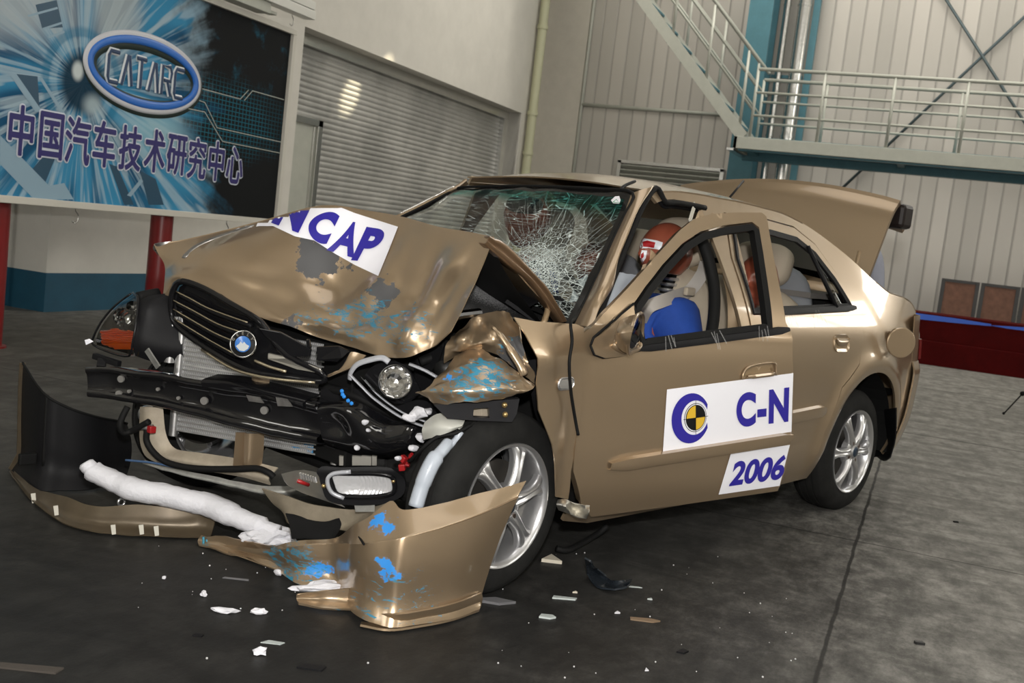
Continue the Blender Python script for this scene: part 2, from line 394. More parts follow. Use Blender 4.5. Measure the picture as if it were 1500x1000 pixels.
wobj('underframe', bm, M_teal)
bm = BM(); bar(bm, (XP-.02, 1.1, 2.60), (13.6, 1.1, 2.60), .1, .03); wobj('bearing_plate', bm, M_galv)
for X, y0, n in ((XP+.03, .855, 9), (XR, .91, 9)):
    for z, r in ((ZD+.945, .026), (ZD+.62, .018), (ZD+.30, .018)):
        bm = BM(); tube(bm, [(X, y0, z), (X, -8, z)], r, 8); wobj('rail', bm, M_grey, True)
    for k in range(n):
        bm = BM(); y = y0-k*.925; tube(bm, [(X, y, ZD-.01), (X, y, ZD+.945)], .021, 8); wobj('post', bm, M_grey, True)
st = empty('staircase', (XP, 1, 0), 0, 'grey steel staircase climbing left from the walkway end')
st.parent = wk; st.matrix_parent_inverse = Matrix.Translation((-XP, 2, 0))
def sobj(n, bm, m, smooth=False):
    o = obj(n, bm, m, st, smooth=smooth); o.matrix_parent_inverse = Matrix.Translation((-XP, -1, 0)); return o
S0, S1 = V((0, .95, 2.78)), V((0, 4.4, 6.5)); SD = (S1-S0)
for X in (XP+.03, XR):
    bm = BM(); bar(bm, S0+V((X, 0, 0)), S1+V((X, 0, 0)), .16, .05, (1, 0, 0)) ; sobj('stringer', bm, M_grey)
    hr = V((X, 0, 1.0))
    for h, r in ((.98, .026), (.64, .018), (.30, .018)):
        bm = BM(); tube(bm, [S0+V((X, -.1, h+.08)), S1+V((X, 0, h+.2))], r, 8); sobj('handrail', bm, M_grey, True)
    for k in range(6):
        b = S0+SD*(.02+.165*k)+V((X, 0, 0)); bm = BM(); tube(bm, [b, b+V((0, 0, 1.14))], .022, 8); sobj('baluster', bm, M_grey, True)
for k in range(13):
    p = S0+SD*(.05+.073*k); bm = BM(); box(bm, (XP+.05, p.y-.08, p.z), (XR, p.y+.12, p.z+.03)); sobj('tread', bm, M_teal)
bm = BM(); box(bm, (13.75, .98, 0), (13.81, 1.34, 7.6)); box(bm, (14.3, .98, 0), (14.36, 1.34, 7.6)); box(bm, (13.8, 1.14, 0), (14.32, 1.18, 7.6)); struct('column', bm, M_teal)
for y, r, lab in ((.84, .055, 'thin shiny metal duct pipe beside the teal column'), (.58, .10, 'thick shiny metal duct pipe right of the thin one behind the walkway')):
    bm = BM(); tube(bm, [(14.2, y, z*.25) for z in range(0, 31)], r, 16)
    for z in range(0, 8): tube(bm, [(14.2, y, z), (14.2, y, z+.03)], r*1.12, 16)
    tag(obj('duct_pipe', bm, M_galv, smooth=True, angle=.6), lab, 'pipe')
bm = BM(); box(bm, (14.3, .36, 0), (14.42, .46, 7.6)); struct('trim_5', bm, M_teal)
bm = BM(); bar(bm, (14.34, .97, 3.95), (14.34, .48, 3.95), .04, .05); tag(obj('pipe_bracket', bm, M_teal), 'small teal bracket tying the shiny pipes to the column', 'bracket')
# wind bracing
o = empty('cross_brace', (14.5, -2.5, 0), 0, 'crossed dark steel bracing rods on the far wall behind the railing', 'brace')
for a, b in (((14.5, .33, 7.5), (14.5, -6.2, -.9)), ((14.52, -4.6, 7.6), (14.52, .1, 1.8))):
    bm = BM(); a, b = V(a), V(b)
    if b.z < 0: b = a+(b-a)*(a.z/(a.z-b.z))*.99
    bm2 = bm; tube(bm2, [a, b], .022, 8); q = obj('rod', bm2, mat('dark_steel_rod', (.09, .12, .13), .5, .4) if 'dark_steel_rod' not in bpy.data.materials else bpy.data.materials['dark_steel_rod'], o, smooth=True); q.matrix_parent_inverse = Matrix.Translation((-14.5, 2.5, 0))
# louvred vent on the far wall
o = empty('louvre_vent', (14.5, 2.4, 1.6), 0, 'grey louvred vent on the far wall above the car roof', 'vent')
def vobj(n, bm, m):
    q = obj(n, bm, m, o); q.matrix_parent_inverse = Matrix.Translation((-14.5, -2.4, -1.6)); return q
bm = BM(); box(bm, (14.42, 1.52, 1.55), (14.58, 1.58, 2.45)); box(bm, (14.42, 3.24, 1.55), (14.58, 3.30, 2.45)); box(bm, (14.42, 1.52, 2.41), (14.58, 3.3, 2.46)); vobj('frame', bm, M_galv)
for k in range(11):
    bm = BM(); z = 1.58+k*.078; bar(bm, (14.47, 1.58, z), (14.47, 3.24, z), .10, .012, (.5, 0, 1)); vobj('louvre', bm, M_grey)
# red plinth with blue strip, boards leaning behind it
o = empty('crash_barrier_plinth', (11.9, -4, 0), 0, 'long low dark red plinth with a blue top strip at right', 'barrier')
def bobj(n, bm, m, **k):
    q = obj(n, bm, m, o, **k); q.matrix_parent_inverse = Matrix.Translation((-11.9, 4, 0)); return q
M_dred = mat('dark_red_paint', (.062, .0025, .0025), .75, var=.2)
M_dred.node_tree.nodes['Principled BSDF'].inputs['Specular IOR Level'].default_value = .08
bm = BM(); box(bm, (11.75, -9, 0), (12.5, -.6, .31)); box(bm, (11.80, -9, .31), (12.5, -.6, .66)); bobj('plinth_body', bm, M_dred, bevel=.006)
bl2 = mat('blue_tape', (.01, .10, .60), .4)
for poly in (((1335, 457), (1347, 459), (1400, 466), (1452, 474.5), (1452, 477.5), (1400, 473), (1347, 467.5), (1335, 466)), ((1447, 476), (1505, 479.5), (1505, 485), (1475, 481))):
    bm = BM(); bm.faces.new([bm.verts.new(onR(x, y, 0, 11.795)) for x, y in poly]); bobj('blue_strip', bm, bl2, solid=.012)
M_ply = mat('brown_plywood', (.20, .095, .06), .6, var=.25, vscale=9)
for k in range(3):
    y = -1.99-k*.51
    b = empty('plywood_board', (13.0, y-.22, 0), 0, ['brown plywood board in a dark frame behind the red plinth, the one nearest the car', 'brown plywood board in a dark frame, second from the car behind the plinth', 'brown plywood board at the photo edge behind the red plinth'][k], 'board', 'framed plywood boards behind the plinth')
    bm = BM(); box(bm, (-.01, -.2, .05), (.01, .2, 1.10)); obj('board_panel', bm, M_ply, b)
    bm = BM()
    for yy in (-.22, .22): box(bm, (-.025, yy-.025, 0), (.02, yy+.025, 1.13))
    box(bm, (-.025, -.2, 1.09), (.02, .2, 1.13)); box(bm, (-.025, -.2, 0), (.02, .2, .05)); obj('board_frame', bm, mat('dark_frame', (.05, .05, .05), .5) if k == 0 else bpy.data.materials['dark_frame'], b)
# thin stand whose leg enters at the right edge
p0 = onR(1470, 606, 2, .008); p1 = onR(1502, 556, 1, p0.y-.36)
o = empty('light_stand', p1*V((1, 1, 0)) if False else (p0.x+.1, p0.y-.42, 0), 0, 'thin black tripod stand whose leg shows at the right edge', 'tripod')
top = V((p0.x+.05, p0.y-.46, .75)); ctr = V((p0.x+.05, p0.y-.46, 0))
for k, q in enumerate((p0, ctr*2-p0+V((.45, .1, 0)), ctr+V((-.35, -.42, 0.008)))):
    bm = BM(); q = V((q.x, q.y, .008)); d = (top-q); tube(bm, [q, q+d*.95], .006, 8); L = obj('leg', bm, M_black, o, smooth=True); L.matrix_parent_inverse = Matrix.Translation(-o.location)
    bm = BM(); bmesh.ops.create_uvsphere(bm, u_segments=10, v_segments=8, radius=.012, matrix=Matrix.Translation(q+V((0, 0, .006)))); x = obj('rubber_foot', bm, M_rubber, L, smooth=True)
    bm = BM(); c = q+d*.27; bmesh.ops.create_uvsphere(bm, u_segments=10, v_segments=8, radius=.022, matrix=Matrix.Translation(c)); obj('clamp', bm, M_rubber, L, smooth=True)
bm = BM(); tube(bm, [ctr+V((0, 0, .45)), ctr+V((0, 0, 1.2))], .012, 8); L = obj('pole', bm, M_black, o, smooth=True); L.matrix_parent_inverse = Matrix.Translation(-o.location)
# ------------------------------------------------------------ billboard on red posts
YB = 3.4
bb = empty('billboard', (2.6, YB, 0), 0, 'large blue and black billboard on red posts in a cream frame', 'billboard')
def bbo(n, bm, m, p=None, **k):
    q = obj(n, bm, m, p or bb, **k)
    if not p: q.matrix_parent_inverse = Matrix.Translation((-2.6, -YB, 0))
    return q
bx0, bx1, bz0, bz1 = .35, 4.70, .955, 2.50
def art_mat():
    m = bpy.data.materials.new('printed_burst'); m.use_nodes = True; nt = m.node_tree; p = nt.nodes['Principled BSDF']; p.inputs['Roughness'].default_value = .6; p.inputs['Specular IOR Level'].default_value = .08
    g = nd(nt, 'ShaderNodeNewGeometry').outputs['Position']; sx = nd(nt, 'ShaderNodeSeparateXYZ'); nt.links.new(g, sx.inputs[0])
    e = onR(122, 122, 1, YB); dx = mth(nt, 'SUBTRACT', sx.outputs[0], e.x); dz = mth(nt, 'SUBTRACT', sx.outputs[2], e.z)
    ang = mth(nt, 'ARCTAN2', dz, dx); rad = mth(nt, 'SQRT', mth(nt, 'ADD', mth(nt, 'MULTIPLY', dx, dx), mth(nt, 'MULTIPLY', dz, dz)))
    def n1(s, d=3):
        n = nd(nt, 'ShaderNodeTexNoise', noise_dimensions='2D', i_Scale=1.0, i_Detail=float(d)); cv = nd(nt, 'ShaderNodeCombineXYZ')
        nt.links.new(mth(nt, 'MULTIPLY', ang, s), cv.inputs[0]); nt.links.new(mth(nt, 'MULTIPLY', rad, 1.2), cv.inputs[1]); nt.links.new(cv.outputs[0], n.inputs['Vector']); return n.outputs['Fac']
    fine, broad = n1(16), n1(3.2, 1)
    c = mix(nt, step(nt, broad, .32, .62), (.012, .075, .16), (.045, .24, .42))
    c = mix(nt, mth(nt, 'MULTIPLY', step(nt, fine, .47, .68), .75), c, (.33, .46, .55))
    c = mix(nt, mth(nt, 'MULTIPLY', step(nt, n1(6.5, 2), .56, .62), .65), c, (.36, .46, .52))
    # cool white glow shapes of the print, upper left
    w1 = mth(nt, 'SUBTRACT', 1.0, step(nt, mth(nt, 'ADD', dist3(nt, g, (e.x-.75, YB, e.z+.42), (.8, 0, 2.0)), mth(nt, 'MULTIPLY', mth(nt, 'SUBTRACT', fine, .5), .5)), .25, .75))
    c = mix(nt, mth(nt, 'MULTIPLY', w1, .8), c, (.40, .45, .47))
    w2 = mth(nt, 'SUBTRACT', 1.0, step(nt, dist3(nt, g, (e.x+.25, YB, e.z+.62), (1.7, 0, .9)), .2, .55)); c = mix(nt, mth(nt, 'MULTIPLY', w2, .75), c, (.40, .46, .48))
    w3 = mth(nt, 'SUBTRACT', 1.0, step(nt, dist3(nt, g, (e.x+.75, YB, e.z-.22), (1.1, 0, 2.4)), .1, .62)); c = mix(nt, mth(nt, 'MULTIPLY', w3, .75), c, (.30, .50, .58))
    # dark right side with a faint blue grid
    edge = mth(nt, 'ADD', sx.outputs[0], mth(nt, 'MULTIPLY', mth(nt, 'SUBTRACT', noi(nt, g, 2.2, 5), .5), 1.1))
    edge = mth(nt, 'ADD', edge, mth(nt, 'MULTIPLY', mth(nt, 'SUBTRACT', fine, .5), .6))
    lower = mth(nt, 'MULTIPLY', mth(nt, 'SUBTRACT', e.z, sx.outputs[2]), -.25); edge = mth(nt, 'ADD', edge, lower)
    dk = step(nt, edge, e.x+.95, e.x+1.5)
    gr = mth(nt, 'MAXIMUM', step(nt, mth(nt, 'FRACT', mth(nt, 'MULTIPLY', sx.outputs[0], 22)), .78, .9), step(nt, mth(nt, 'FRACT', mth(nt, 'MULTIPLY', sx.outputs[2], 30)), .74, .9))
    blot = mth(nt, 'SUBTRACT', 1.0, step(nt, mth(nt, 'ADD', dist3(nt, g, (e.x+1.5, YB, e.z-.02), (.75, 0, 2.1)), mth(nt, 'MULTIPLY', mth(nt, 'SUBTRACT', noi(nt, g, 5, 4), .5), .5)), .25, .8))
    dark = mix(nt, mth(nt, 'MULTIPLY', mth(nt, 'MULTIPLY', gr, blot), .55), (.010, .011, .012), (.02, .22, .32))
    cl = step(nt, noi(nt, g, 3.2, 6, .7), .56, .75); up = step(nt, sx.outputs[2], e.z+.12, e.z+.4)
    dark = mix(nt, mth(nt, 'MULTIPLY', mth(nt, 'MULTIPLY', cl, up), .6), dark, (.02, .14, .22))
    c = mix(nt, dk, c, dark)
    # dark ball with rings at the centre
    for r0, r1, colr, al in ((.30, .33, (.02, .16, .28), .55), (.235, .26, (.35, .48, .55), .35), (.0, .23, (.008, .03, .055), .95)):
        if r0 == 0: f = mth(nt, 'SUBTRACT', 1.0, step(nt, rad, .15, .24))
        else: f = mth(nt, 'MULTIPLY', step(nt, rad, r0-.02, r0), mth(nt, 'SUBTRACT', 1.0, step(nt, rad, r1, r1+.04)))
        c = mix(nt, mth(nt, 'MULTIPLY', f, al), c, colr)
    for q, s, colr, r0, r1, al in (((-.055, .07), (1, 0, .8), (.6, .66, .66), .025, .065, .9), ((.10, -.13), (1, 0, 1.2), (.42, .52, .56), .02, .13, .8)):
        f = mth(nt, 'SUBTRACT', 1.0, step(nt, dist3(nt, g, (e.x+q[0], YB, e.z+q[1]), s), r0, r1)); c = mix(nt, mth(nt, 'MULTIPLY', f, al), c, colr)
    nt.links.new(c, p.inputs['Base Color']); return m
bm = BM(); box(bm, (bx0, YB, bz0), (bx1, YB+.03, bz1)); pan = bbo('printed_panel', bm, art_mat())
# pale shards, boxes and circuit lines printed on the panel
def pz(x, y, off=-.002): p = onR(x, y, 1, YB+off); return p
pls = mat('print_pale_blue', (.24, .36, .45), .4); pld = mat('print_deep_blue', (.012, .06, .11), .4)
for m_, off_, polys in ((pls, -.002, (((12, 106), (24, 108), (62, 163), (52, 164)), ((0, 198), (72, 272), (94, 268), (108, 292), (50, 292), (0, 240)), ((40, 22), (84, 10), (85, 13), (42, 25)), ((62, 41), (90, 32), (91, 35), (64, 44)), ((70, 53), (94, 45), (95, 48), (72, 56)), ((186, 286), (206, 262), (210, 265), (192, 288)), ((57, 114), (62, 114), (98, 170), (92, 170)))),
                        (pld, -.001, (((74, 216), (86, 219), (63, 275), (42, 254)), ((22, 108), (55, 112), (58, 160), (40, 134)), ((52, 7), (83, 0), (92, 40), (62, 42)), ((160, 240), (172, 244), (196, 300), (182, 300)), ((205, 250), (228, 262), (240, 300), (218, 300))))):
    for poly in polys:
        bm = BM(); bm.faces.new([bm.verts.new(pz(*p, off_)) for p in poly]); bbo('printed_shard', bm, m_, pan)
bm = BM()
for path in (((296, 130), (352, 145), (364, 132)), ((358, 147), (370, 133), (416, 146)), ((292, 147), (300, 150), (318, 187), (412, 208)), ((276, 159), (300, 164), (326, 207), (410, 224))):
    for a, b in zip(path, path[1:]): bar(bm, pz(*a), pz(*b), .002, .006, (0, 1, 0)) if False else bar(bm, pz(*a), pz(*b), .006, .002, (0, 1, 0))
bbo('printed_circuit_lines', bm, mat('print_line', (.40, .42, .38), .4), pan)
# oval emblem
ec = onR(207, 103, 1, YB); ev = [onR(*q, 1, YB) for q in ((121, 80), (293, 130), (207, 46), (203, 164))]
a1 = V((.62, 0, .0)); A = (ev[1].x-ev[0].x)/2; B = (ev[2].z-ev[3].z)/2; ec = V(((ev[0].x+ev[1].x)/2, YB, (ev[2].z+ev[3].z)/2))
def ellring(s0, s1, h, z=0, dx=0, dz=0):
    bm = BM(); n = 72; R = []
    for k in range(n):
        t = k*math.tau/n; row = []
        for f, y in ((s0, -.001), (s0, -h*.7), (s0*.7+s1*.3, -h), (s0*.3+s1*.7, -h), (s1, -h*.7), (s1, -.001)):
            w0 = f-1  # keep band width even
            row.append(V((ec.x+dx+math.cos(t)*(A+w0), YB+y-z, ec.z+dz+math.sin(t)*(B+w0))))
        R.append(row)
    R.append(R[0]); grid(bm, R); bmesh.ops.remove_doubles(bm, verts=bm.verts, dist=1e-5); return bm
bbo('emblem_shade', ellring(1-.115, 1+.012, .003, 0, .012, -.014), mat('print_black_green', (.02, .035, .03), .5), pan, smooth=True)
bbo('emblem_ring', ellring(1-.055, 1+.0, .010, .003), mat('print_silver', (.55, .56, .60), .35), pan, smooth=True)
bbo('emblem_ring_inner', ellring(1-.088, 1-.03, .012, .004), mat('print_royal_blue', (.02, .14, .52), .35), pan, smooth=True)
# emblem letters: C A T A R C drawn as strokes
def strokes(paths, fn, w, y, bm):
    for P in paths:
        pts = [fn(*q) for q in P]; pts = [V((p.x, y, p.z)) for p in pts]
        tube(bm, pts, w, 6, True, .35, (0, 1, 0))
LET = {'C': [[(1, 1), (.15, 1), (0, .85), (0, .15), (.15, 0), (1, 0)]], 'A': [[(0, 0), (.5, 1), (.62, 1), (1, 0)]], 'T': [[(0, 1), (1, 1)], [(.5, 1), (.5, 0)]], 'R': [[(0, 0), (0, 1), (.8, 1), (1, .8), (.9, .5), (.2, .5)], [(.55, .5), (1, 0)]]}
word = 'CATARC'; L0 = [onR(*q, 1, YB) for q in ((155, 78), (270, 112), (155, 112), (268, 138))]
lx0, lx1 = L0[0].x, L0[1].x; h0 = .20; zc0 = (L0[0].z+L0[2].z)/2; zc1 = (L0[1].z+L0[3].z)/2; cw = (lx1-lx0)/6
for w, y, m, n in ((.024, YB-.006, mat('print_silver_letters', (.60, .64, .66), .4), 'emblem_letter_edge'), (.0135, YB-.014, bpy.data.materials['print_royal_blue'] if False else mat('print_navy_letters', (.008, .035, .10), .4), 'emblem_letters')):
    bm = BM()
    for i, ch in enumerate(word):
        for P in LET[ch]:
            pts = [V((lx0+cw*(i+.14+.72*u), y, zc0+(zc1-zc0)*i/5+(v-.5)*h0)) for u, v in P]; tube(bm, pts, w, 6, True, .35, (0, 1, 0))
    bbo(n, bm, m, pan)
# Chinese lettering with a pale outline
txt = '中国汽车技术研究中心'
cpx = [(30, 191), (74, 199), (113, 206), (152, 211), (190, 217), (226, 221), (258, 227), (288, 232), (316, 236), (343, 242)]
for sh_, ncp, y, m, n in ((.016, 12, -.004, mat('print_white', (.62, .66, .74), .5), 'lettering_outline'), (.0065, 8, -.008, mat('print_violet', (.02, .015, .13), .5), 'lettering')):
    bm = BM()
    for i, ch in enumerate(txt):
        for k in range(ncp):
            t = text_bm(ch, 1, .0); c = onR(*cpx[i], 1, YB); s = .285; a = k*math.tau/ncp
            b2 = bounds2(t); cx, cy = (b2[0]+b2[1])/2, (b2[2]+b2[3])/2
            remap(t, lambda v: V((c.x+(v.x-cx)*s*.80+sh_*math.cos(a), YB+y-k*.00012, c.z+(v.y-cy)*s*1.12+sh_*math.sin(a))))
            me = bpy.data.meshes.new('t'); t.to_mesh(me); t.free(); bm.from_mesh(me); bpy.data.meshes.remove(me)
    bbo(n, bm, m, pan)
for ch in pan.children: ch.parent = pan
M_cream = mat('cream_frame_paint', (.56, .54, .48), .5)
bm = BM(); t = .045
box(bm, (bx0-t, YB-.03, bz0-t), (bx1+t, YB+.05, bz0)); box(bm, (bx0-t, YB-.03, bz1), (bx1+t, YB+.05, bz1+t)); box(bm, (bx1, YB-.03, bz0), (bx1+t, YB+.05, bz1)); box(bm, (bx0-t, YB-.03, bz0), (bx0, YB+.05, bz1))
bbo('frame', bm, M_cream, bevel=.004)
for x in (1.93, 3.475):
    bm = BM(); tube(bm, [(x, YB+.16, 0), (x, YB+.16, 2.4)], .083, 20); tube(bm, [(x, YB+.16, 0), (x, YB+.16, .012)], .11, 20); bar(bm, (x, YB+.1, 1.0), (x, YB+.04, 1.0), .12, .05); bbo('post', bm, M_red, smooth=True, angle=.7)
bm = BM()
def hook(bm, c, s=1):
    pts = [c+V((0, 0, .07*s)), c+V((.0, 0, .04*s)), c+V((.022*s, 0, .015*s)), c+V((.02*s, 0, -.015*s)), c+V((0, 0, -.03*s)), c+V((-.02*s, 0, -.02*s))]
    tube(bm, spline(pts, 5), .004, 6)
for i, c in enumerate((V((2.42, YB-.0, .85)), V((4.05, YB, .84)), V((4.66, YB-.02, 2.60)))):
    bm = BM(); hook(bm, c, 1.2)
    tag(obj('wire_hook', bm, M_galv, smooth=True), ['bent wire hook hanging under the billboard near the far left post', 'bent wire hook hanging under the billboard over the car bonnet', 'bent wire hook at the top right corner of the billboard'][i], 'hook', 'hooks on the billboard frame')
# second board above, only its aluminium lower edge in view
o = empty('display_board', (4, YB-.1, 0), 0, 'aluminium framed board above the billboard, only its lower edge showing', 'board')
def dobj(n, bm, m, **k):
    q = obj(n, bm, m, o, **k); q.matrix_parent_inverse = Matrix.Translation((-4, -YB+.1, 0)); return q
M_alw = mat('white_aluminium', (.66, .66, .62), .35, .2)
bm = BM(); box(bm, (1.2, YB-.16, 2.645), (4.80, YB-.05, 2.715)); box(bm, (1.2, YB-.15, 2.725), (4.80, YB-.05, 2.79)); box(bm, (4.70, YB-.12, 2.79), (4.78, YB-.05, 3.4)); dobj('frame_profile', bm, M_alw, bevel=.004)
bm = BM(); box(bm, (1.2, YB-.10, 2.78), (4.7, YB-.06, 4.2)); dobj('board_face', bm, mat('dark_board_face', (.03, .03, .05), .4))
bm = BM(); box(bm, (1.2, YB-.13, 2.56), (4.20, YB+.0, 2.645)); box(bm, (4.20, YB-.10, 2.575), (4.33, YB-.02, 2.60)); dobj('support_channel', bm, M_grey, bevel=.006)
# ============================================================ THE CAR (built in its own frame: x rearwards, y to the far side, z up)
car = empty('car', (0, 0, 0), -W, 'wrecked gold saloon car with crushed front, open driver door and raised boot', 'car')
FACE = CAMC
def cpart(n, bm, m, p=None, **k): return obj(n, bm, m, p or car, **k)
# gold metallic paint, with scuffs of blue barrier paint and grey primer where the crash rubbed it
GOLD = (.37, .275, .178)
def gold_mat(name, blobs=(), rough=.30, col=GOLD):
    m = bpy.data.materials.new(name); m.use_nodes = True; nt = m.node_tree; p = nt.nodes['Principled BSDF']
    p.inputs['Metallic'].default_value = .72; p.inputs['Roughness'].default_value = rough; p.inputs['Coat Weight'].default_value = .9; p.inputs['Coat Roughness'].default_value = .05
    tc = nd(nt, 'ShaderNodeTexCoord').outputs['Object']
    fl = noi(nt, tc, 900, 1, .5); c = mix(nt, mth(nt, 'MULTIPLY', fl, .35), col, tuple(x*1.35 for x in col))
    met = None
    for kind, cen, sc, lo, hi, th in blobs:
        d = dist3(nt, tc, cen, sc)
        f = mth(nt, 'SUBTRACT', 1.0, step(nt, d, lo, hi))
        if kind == 'blue':
            n = noi(nt, tc, 26, 7, .78, (1, .8, 3.0), .8); cc = (.025, .19, .30)
        elif kind == 'bright': n = noi(nt, tc, 17, 5, .65, (1, 1, 1.6)); cc = (.03, .24, .66)
        else: n = noi(nt, tc, 14, 6, .6); cc = (.075, .075, .078)
        f = mth(nt, 'MULTIPLY', f, 1.0); f = step(nt, mth(nt, 'ADD', n, mth(nt, 'MULTIPLY', f, .5)), th+(.20 if kind == 'grey' else .27), th+(.23 if kind == 'grey' else .31))
        c = mix(nt, f, c, cc); met = f if met is None else mth(nt, 'MAXIMUM', met, f)
    nt.links.new(c, p.inputs['Base Color'])
    if met is not None:
        nt.links.new(mth(nt, 'MULTIPLY', mth(nt, 'SUBTRACT', 1.0, met), .72), p.inputs['Metallic'])
        nt.links.new(mth(nt, 'MULTIPLY', mth(nt, 'SUBTRACT', 1.0, met), .9), p.inputs['Coat Weight'])
        nt.links.new(mth(nt, 'ADD', mth(nt, 'MULTIPLY', met, .3), rough), p.inputs['Roughness'])
    return m
M_gold = gold_mat('gold_metallic_paint')
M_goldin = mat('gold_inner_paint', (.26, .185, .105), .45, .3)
def lin(x, pts):
    if x <= pts[0][0]: return pts[0][1]
    for (a, b), (c, d) in zip(pts, pts[1:]):
        if x <= c: return b+(d-b)*(x-a)/(c-a)
    return pts[-1][1]
SZ = [(.12, .74), (.2, .785), (.3, .818), (.45, .836), (.62, .843), (.74, .838), (.82, .826), (.87, .808), (.92, .788), (1.0, .75), (1.1, .695), (1.2, .642), (1.3, .590), (1.36, .556), (1.45, .5)]
def smooth_lin(x, pts, h):  # softened profile
    return (lin(x-h, pts)+2*lin(x-h*.5, pts)+2*lin(x, pts)+2*lin(x+h*.5, pts)+lin(x+h, pts))/8
RW = V((2.434, .285)); FW = V((.11, .285))
def SW(x, z):
    a = smooth_lin(z, SZ, .035); t = min(max((x-2.35)/.95, 0), 1); a -= .15*t*t*(1 if z < .9 else max(.55, 1-(z-.9)*1.5))
    r = math.hypot(x-RW.x, z-RW.y)
    if r < .6: a += .024*math.exp(-((r-.415)/.055)**2)*min(1, max(0, (z-.2)/.12))
    return a
def S(x, z): return V((x, -SW(x, z), z))
def sv(px, py, fn=None):
    """photo pixel -> (x, z) on a body surface y = fn(x, z)"""
    fn = fn or (lambda x, z: -SW(x, z)); y = -.8
    for _ in range(30):
        P = onC(px, py, 1, y); y = .5*y+.5*fn(P.x, P.z)
    return (P.x, P.z)
def spx(L, fn=None): return [sv(a, b, fn) for a, b in L]
# ---- body side: sill, B pillar, roof rail, C pillar, rear wing
EDGE = [(.90, 1.293), (1.0, 1.312), (1.2, 1.320), (1.6, 1.320), (1.9, 1.304), (2.1, 1.262), (2.35, 1.174), (2.55, 1.082), (2.68, 1.03)]
zE = lambda x: lin(x, EDGE)
edge2 = [(q.x, q.z) for q in spline([(x, 0, z) for x, z in EDGE], 4)]
deck = [(2.78, 1.012), (2.95, 1.0), (3.1, .975), (3.2, .93)]
bump_edge = [(3.235, .87), (3.2, .76), (3.17, .69)]
arch = [(RW.x+.378*math.cos(a), RW.y+.378*math.sin(a)) for a in [math.radians(d) for d in range(-6, 192, 6)]]
outline = edge2+deck+bump_edge+[(3.12, .62), (3.03, .42), (2.92, .24), (2.86, .23), (2.85, .245)]+arch+[(2.05, .19), (1.6, .17), (.55, .17), (.40, .20), (.40, .25), (1.0, .245), (1.24, .25), (1.30, .5), (1.28, .82), (1.25, 1.1), (1.22, 1.27), (1.15, 1.284), (1.05, 1.288), (.985, 1.28), (.93, 1.265)]
rdoor_hole = [(1.36, .26), (1.99, .26), (2.01, .42), (2.10, .60), (2.24, .70), (2.30, .80), (2.30, .90), (2.28, .955), (2.2, 1.08), (2.08, 1.2), (1.93, 1.262), (1.7, 1.275), (1.38, 1.27), (1.33, 1.1), (1.34, .82)]
body = cpart('body_side', patch(outline, S, .022, [rdoor_hole]), M_gold, smooth=True, solid=.012, off=1)
body_inner = [(x, z) for x, z in outline]
bm = patch(roundrect(2.09, 2.78, .22, .62, .19), lambda x, z: V((x, -.60, z)), .1)
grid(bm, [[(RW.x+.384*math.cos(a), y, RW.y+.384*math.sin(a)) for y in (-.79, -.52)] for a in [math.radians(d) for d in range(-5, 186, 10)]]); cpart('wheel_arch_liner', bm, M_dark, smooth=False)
# far side of the body shell, rear panel, boot floor
far = [(x, z) for x, z in outline]
far = [(max(x, 1.16) if z > .9 else x, z) for x, z in outline]
cpart('body_side', patch(far, lambda x, z: V((x, SW(x, z), z)), .06, [rdoor_hole, roundrect(.99, 1.26, .30, 1.2, .05)][:1]), M_gold, smooth=True, solid=.012, off=1)
# rear bumper and tail
def ends(z): return [(3.0, -SW(3.0, z)), (3.14, -SW(3.14, z)), (3.27, -.60), (3.31, -.35), (3.32, 0), (3.31, .35), (3.27, .60), (3.14, SW(3.14, z))]
G = []
for z, o in ((.24, -.05), (.32, .0), (.42, .03), (.56, .045), (.64, .04), (.69, .0)):
    G.append([V((x+o*(1 if i > 1 else .25), y*(1+.012*(o > .02)), z)) for i, (x, y) in enumerate(ends(z))])
cpart('rear_bumper', sheet(G, 5), M_gold, smooth=True, solid=.008)
G = [[V((x-(z-.69)*.22, y, z)) for x, y in ends(.75)] for z in (.69, .8, .92)]
cpart('rear_panel', sheet(G, 4), M_gold, smooth=True, solid=.006)
G = [[V((x+.012-(z-.69)*.22, y*1.01, z)) for x, y in ends(.75)[1:4]] for z in (.70, .75, .80)]
cpart('tail_lamp', sheet(G, 4), mat('red_lamp_plastic', (.12, .003, .003), .12, coat=1), smooth=True, solid=.012)
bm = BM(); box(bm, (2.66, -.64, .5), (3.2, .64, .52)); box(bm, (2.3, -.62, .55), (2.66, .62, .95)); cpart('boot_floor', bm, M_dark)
# deck shoulders either side of the boot opening
for sgn in (-1, 1):
    G = []
    for x, z in [(2.60, 1.06)]+[(2.7, 1.025)]+deck:
        w = SW(x, z)
        G.append([V((x, sgn*w, z)), V((x, sgn*(w-.025), z+.008)), V((x, sgn*(w-.06), z+.006)), V((x, sgn*(w-.075), z-.03))])
    cpart('boot_gutter', sheet(G, 4), M_gold, smooth=True, solid=.004)
G = [[V((2.28+.12*(1-abs(u)**2), u*.62, 1.19)) for u in (-1, -.5, 0, .5, 1)], [V((2.45+.1*(1-abs(u)**2), u*.66, 1.08)) for u in (-1, -.5, 0, .5, 1)], [V((2.62+.06*(1-abs(u)**2), u*.68, 1.0)) for u in (-1, -.5, 0, .5, 1)]]
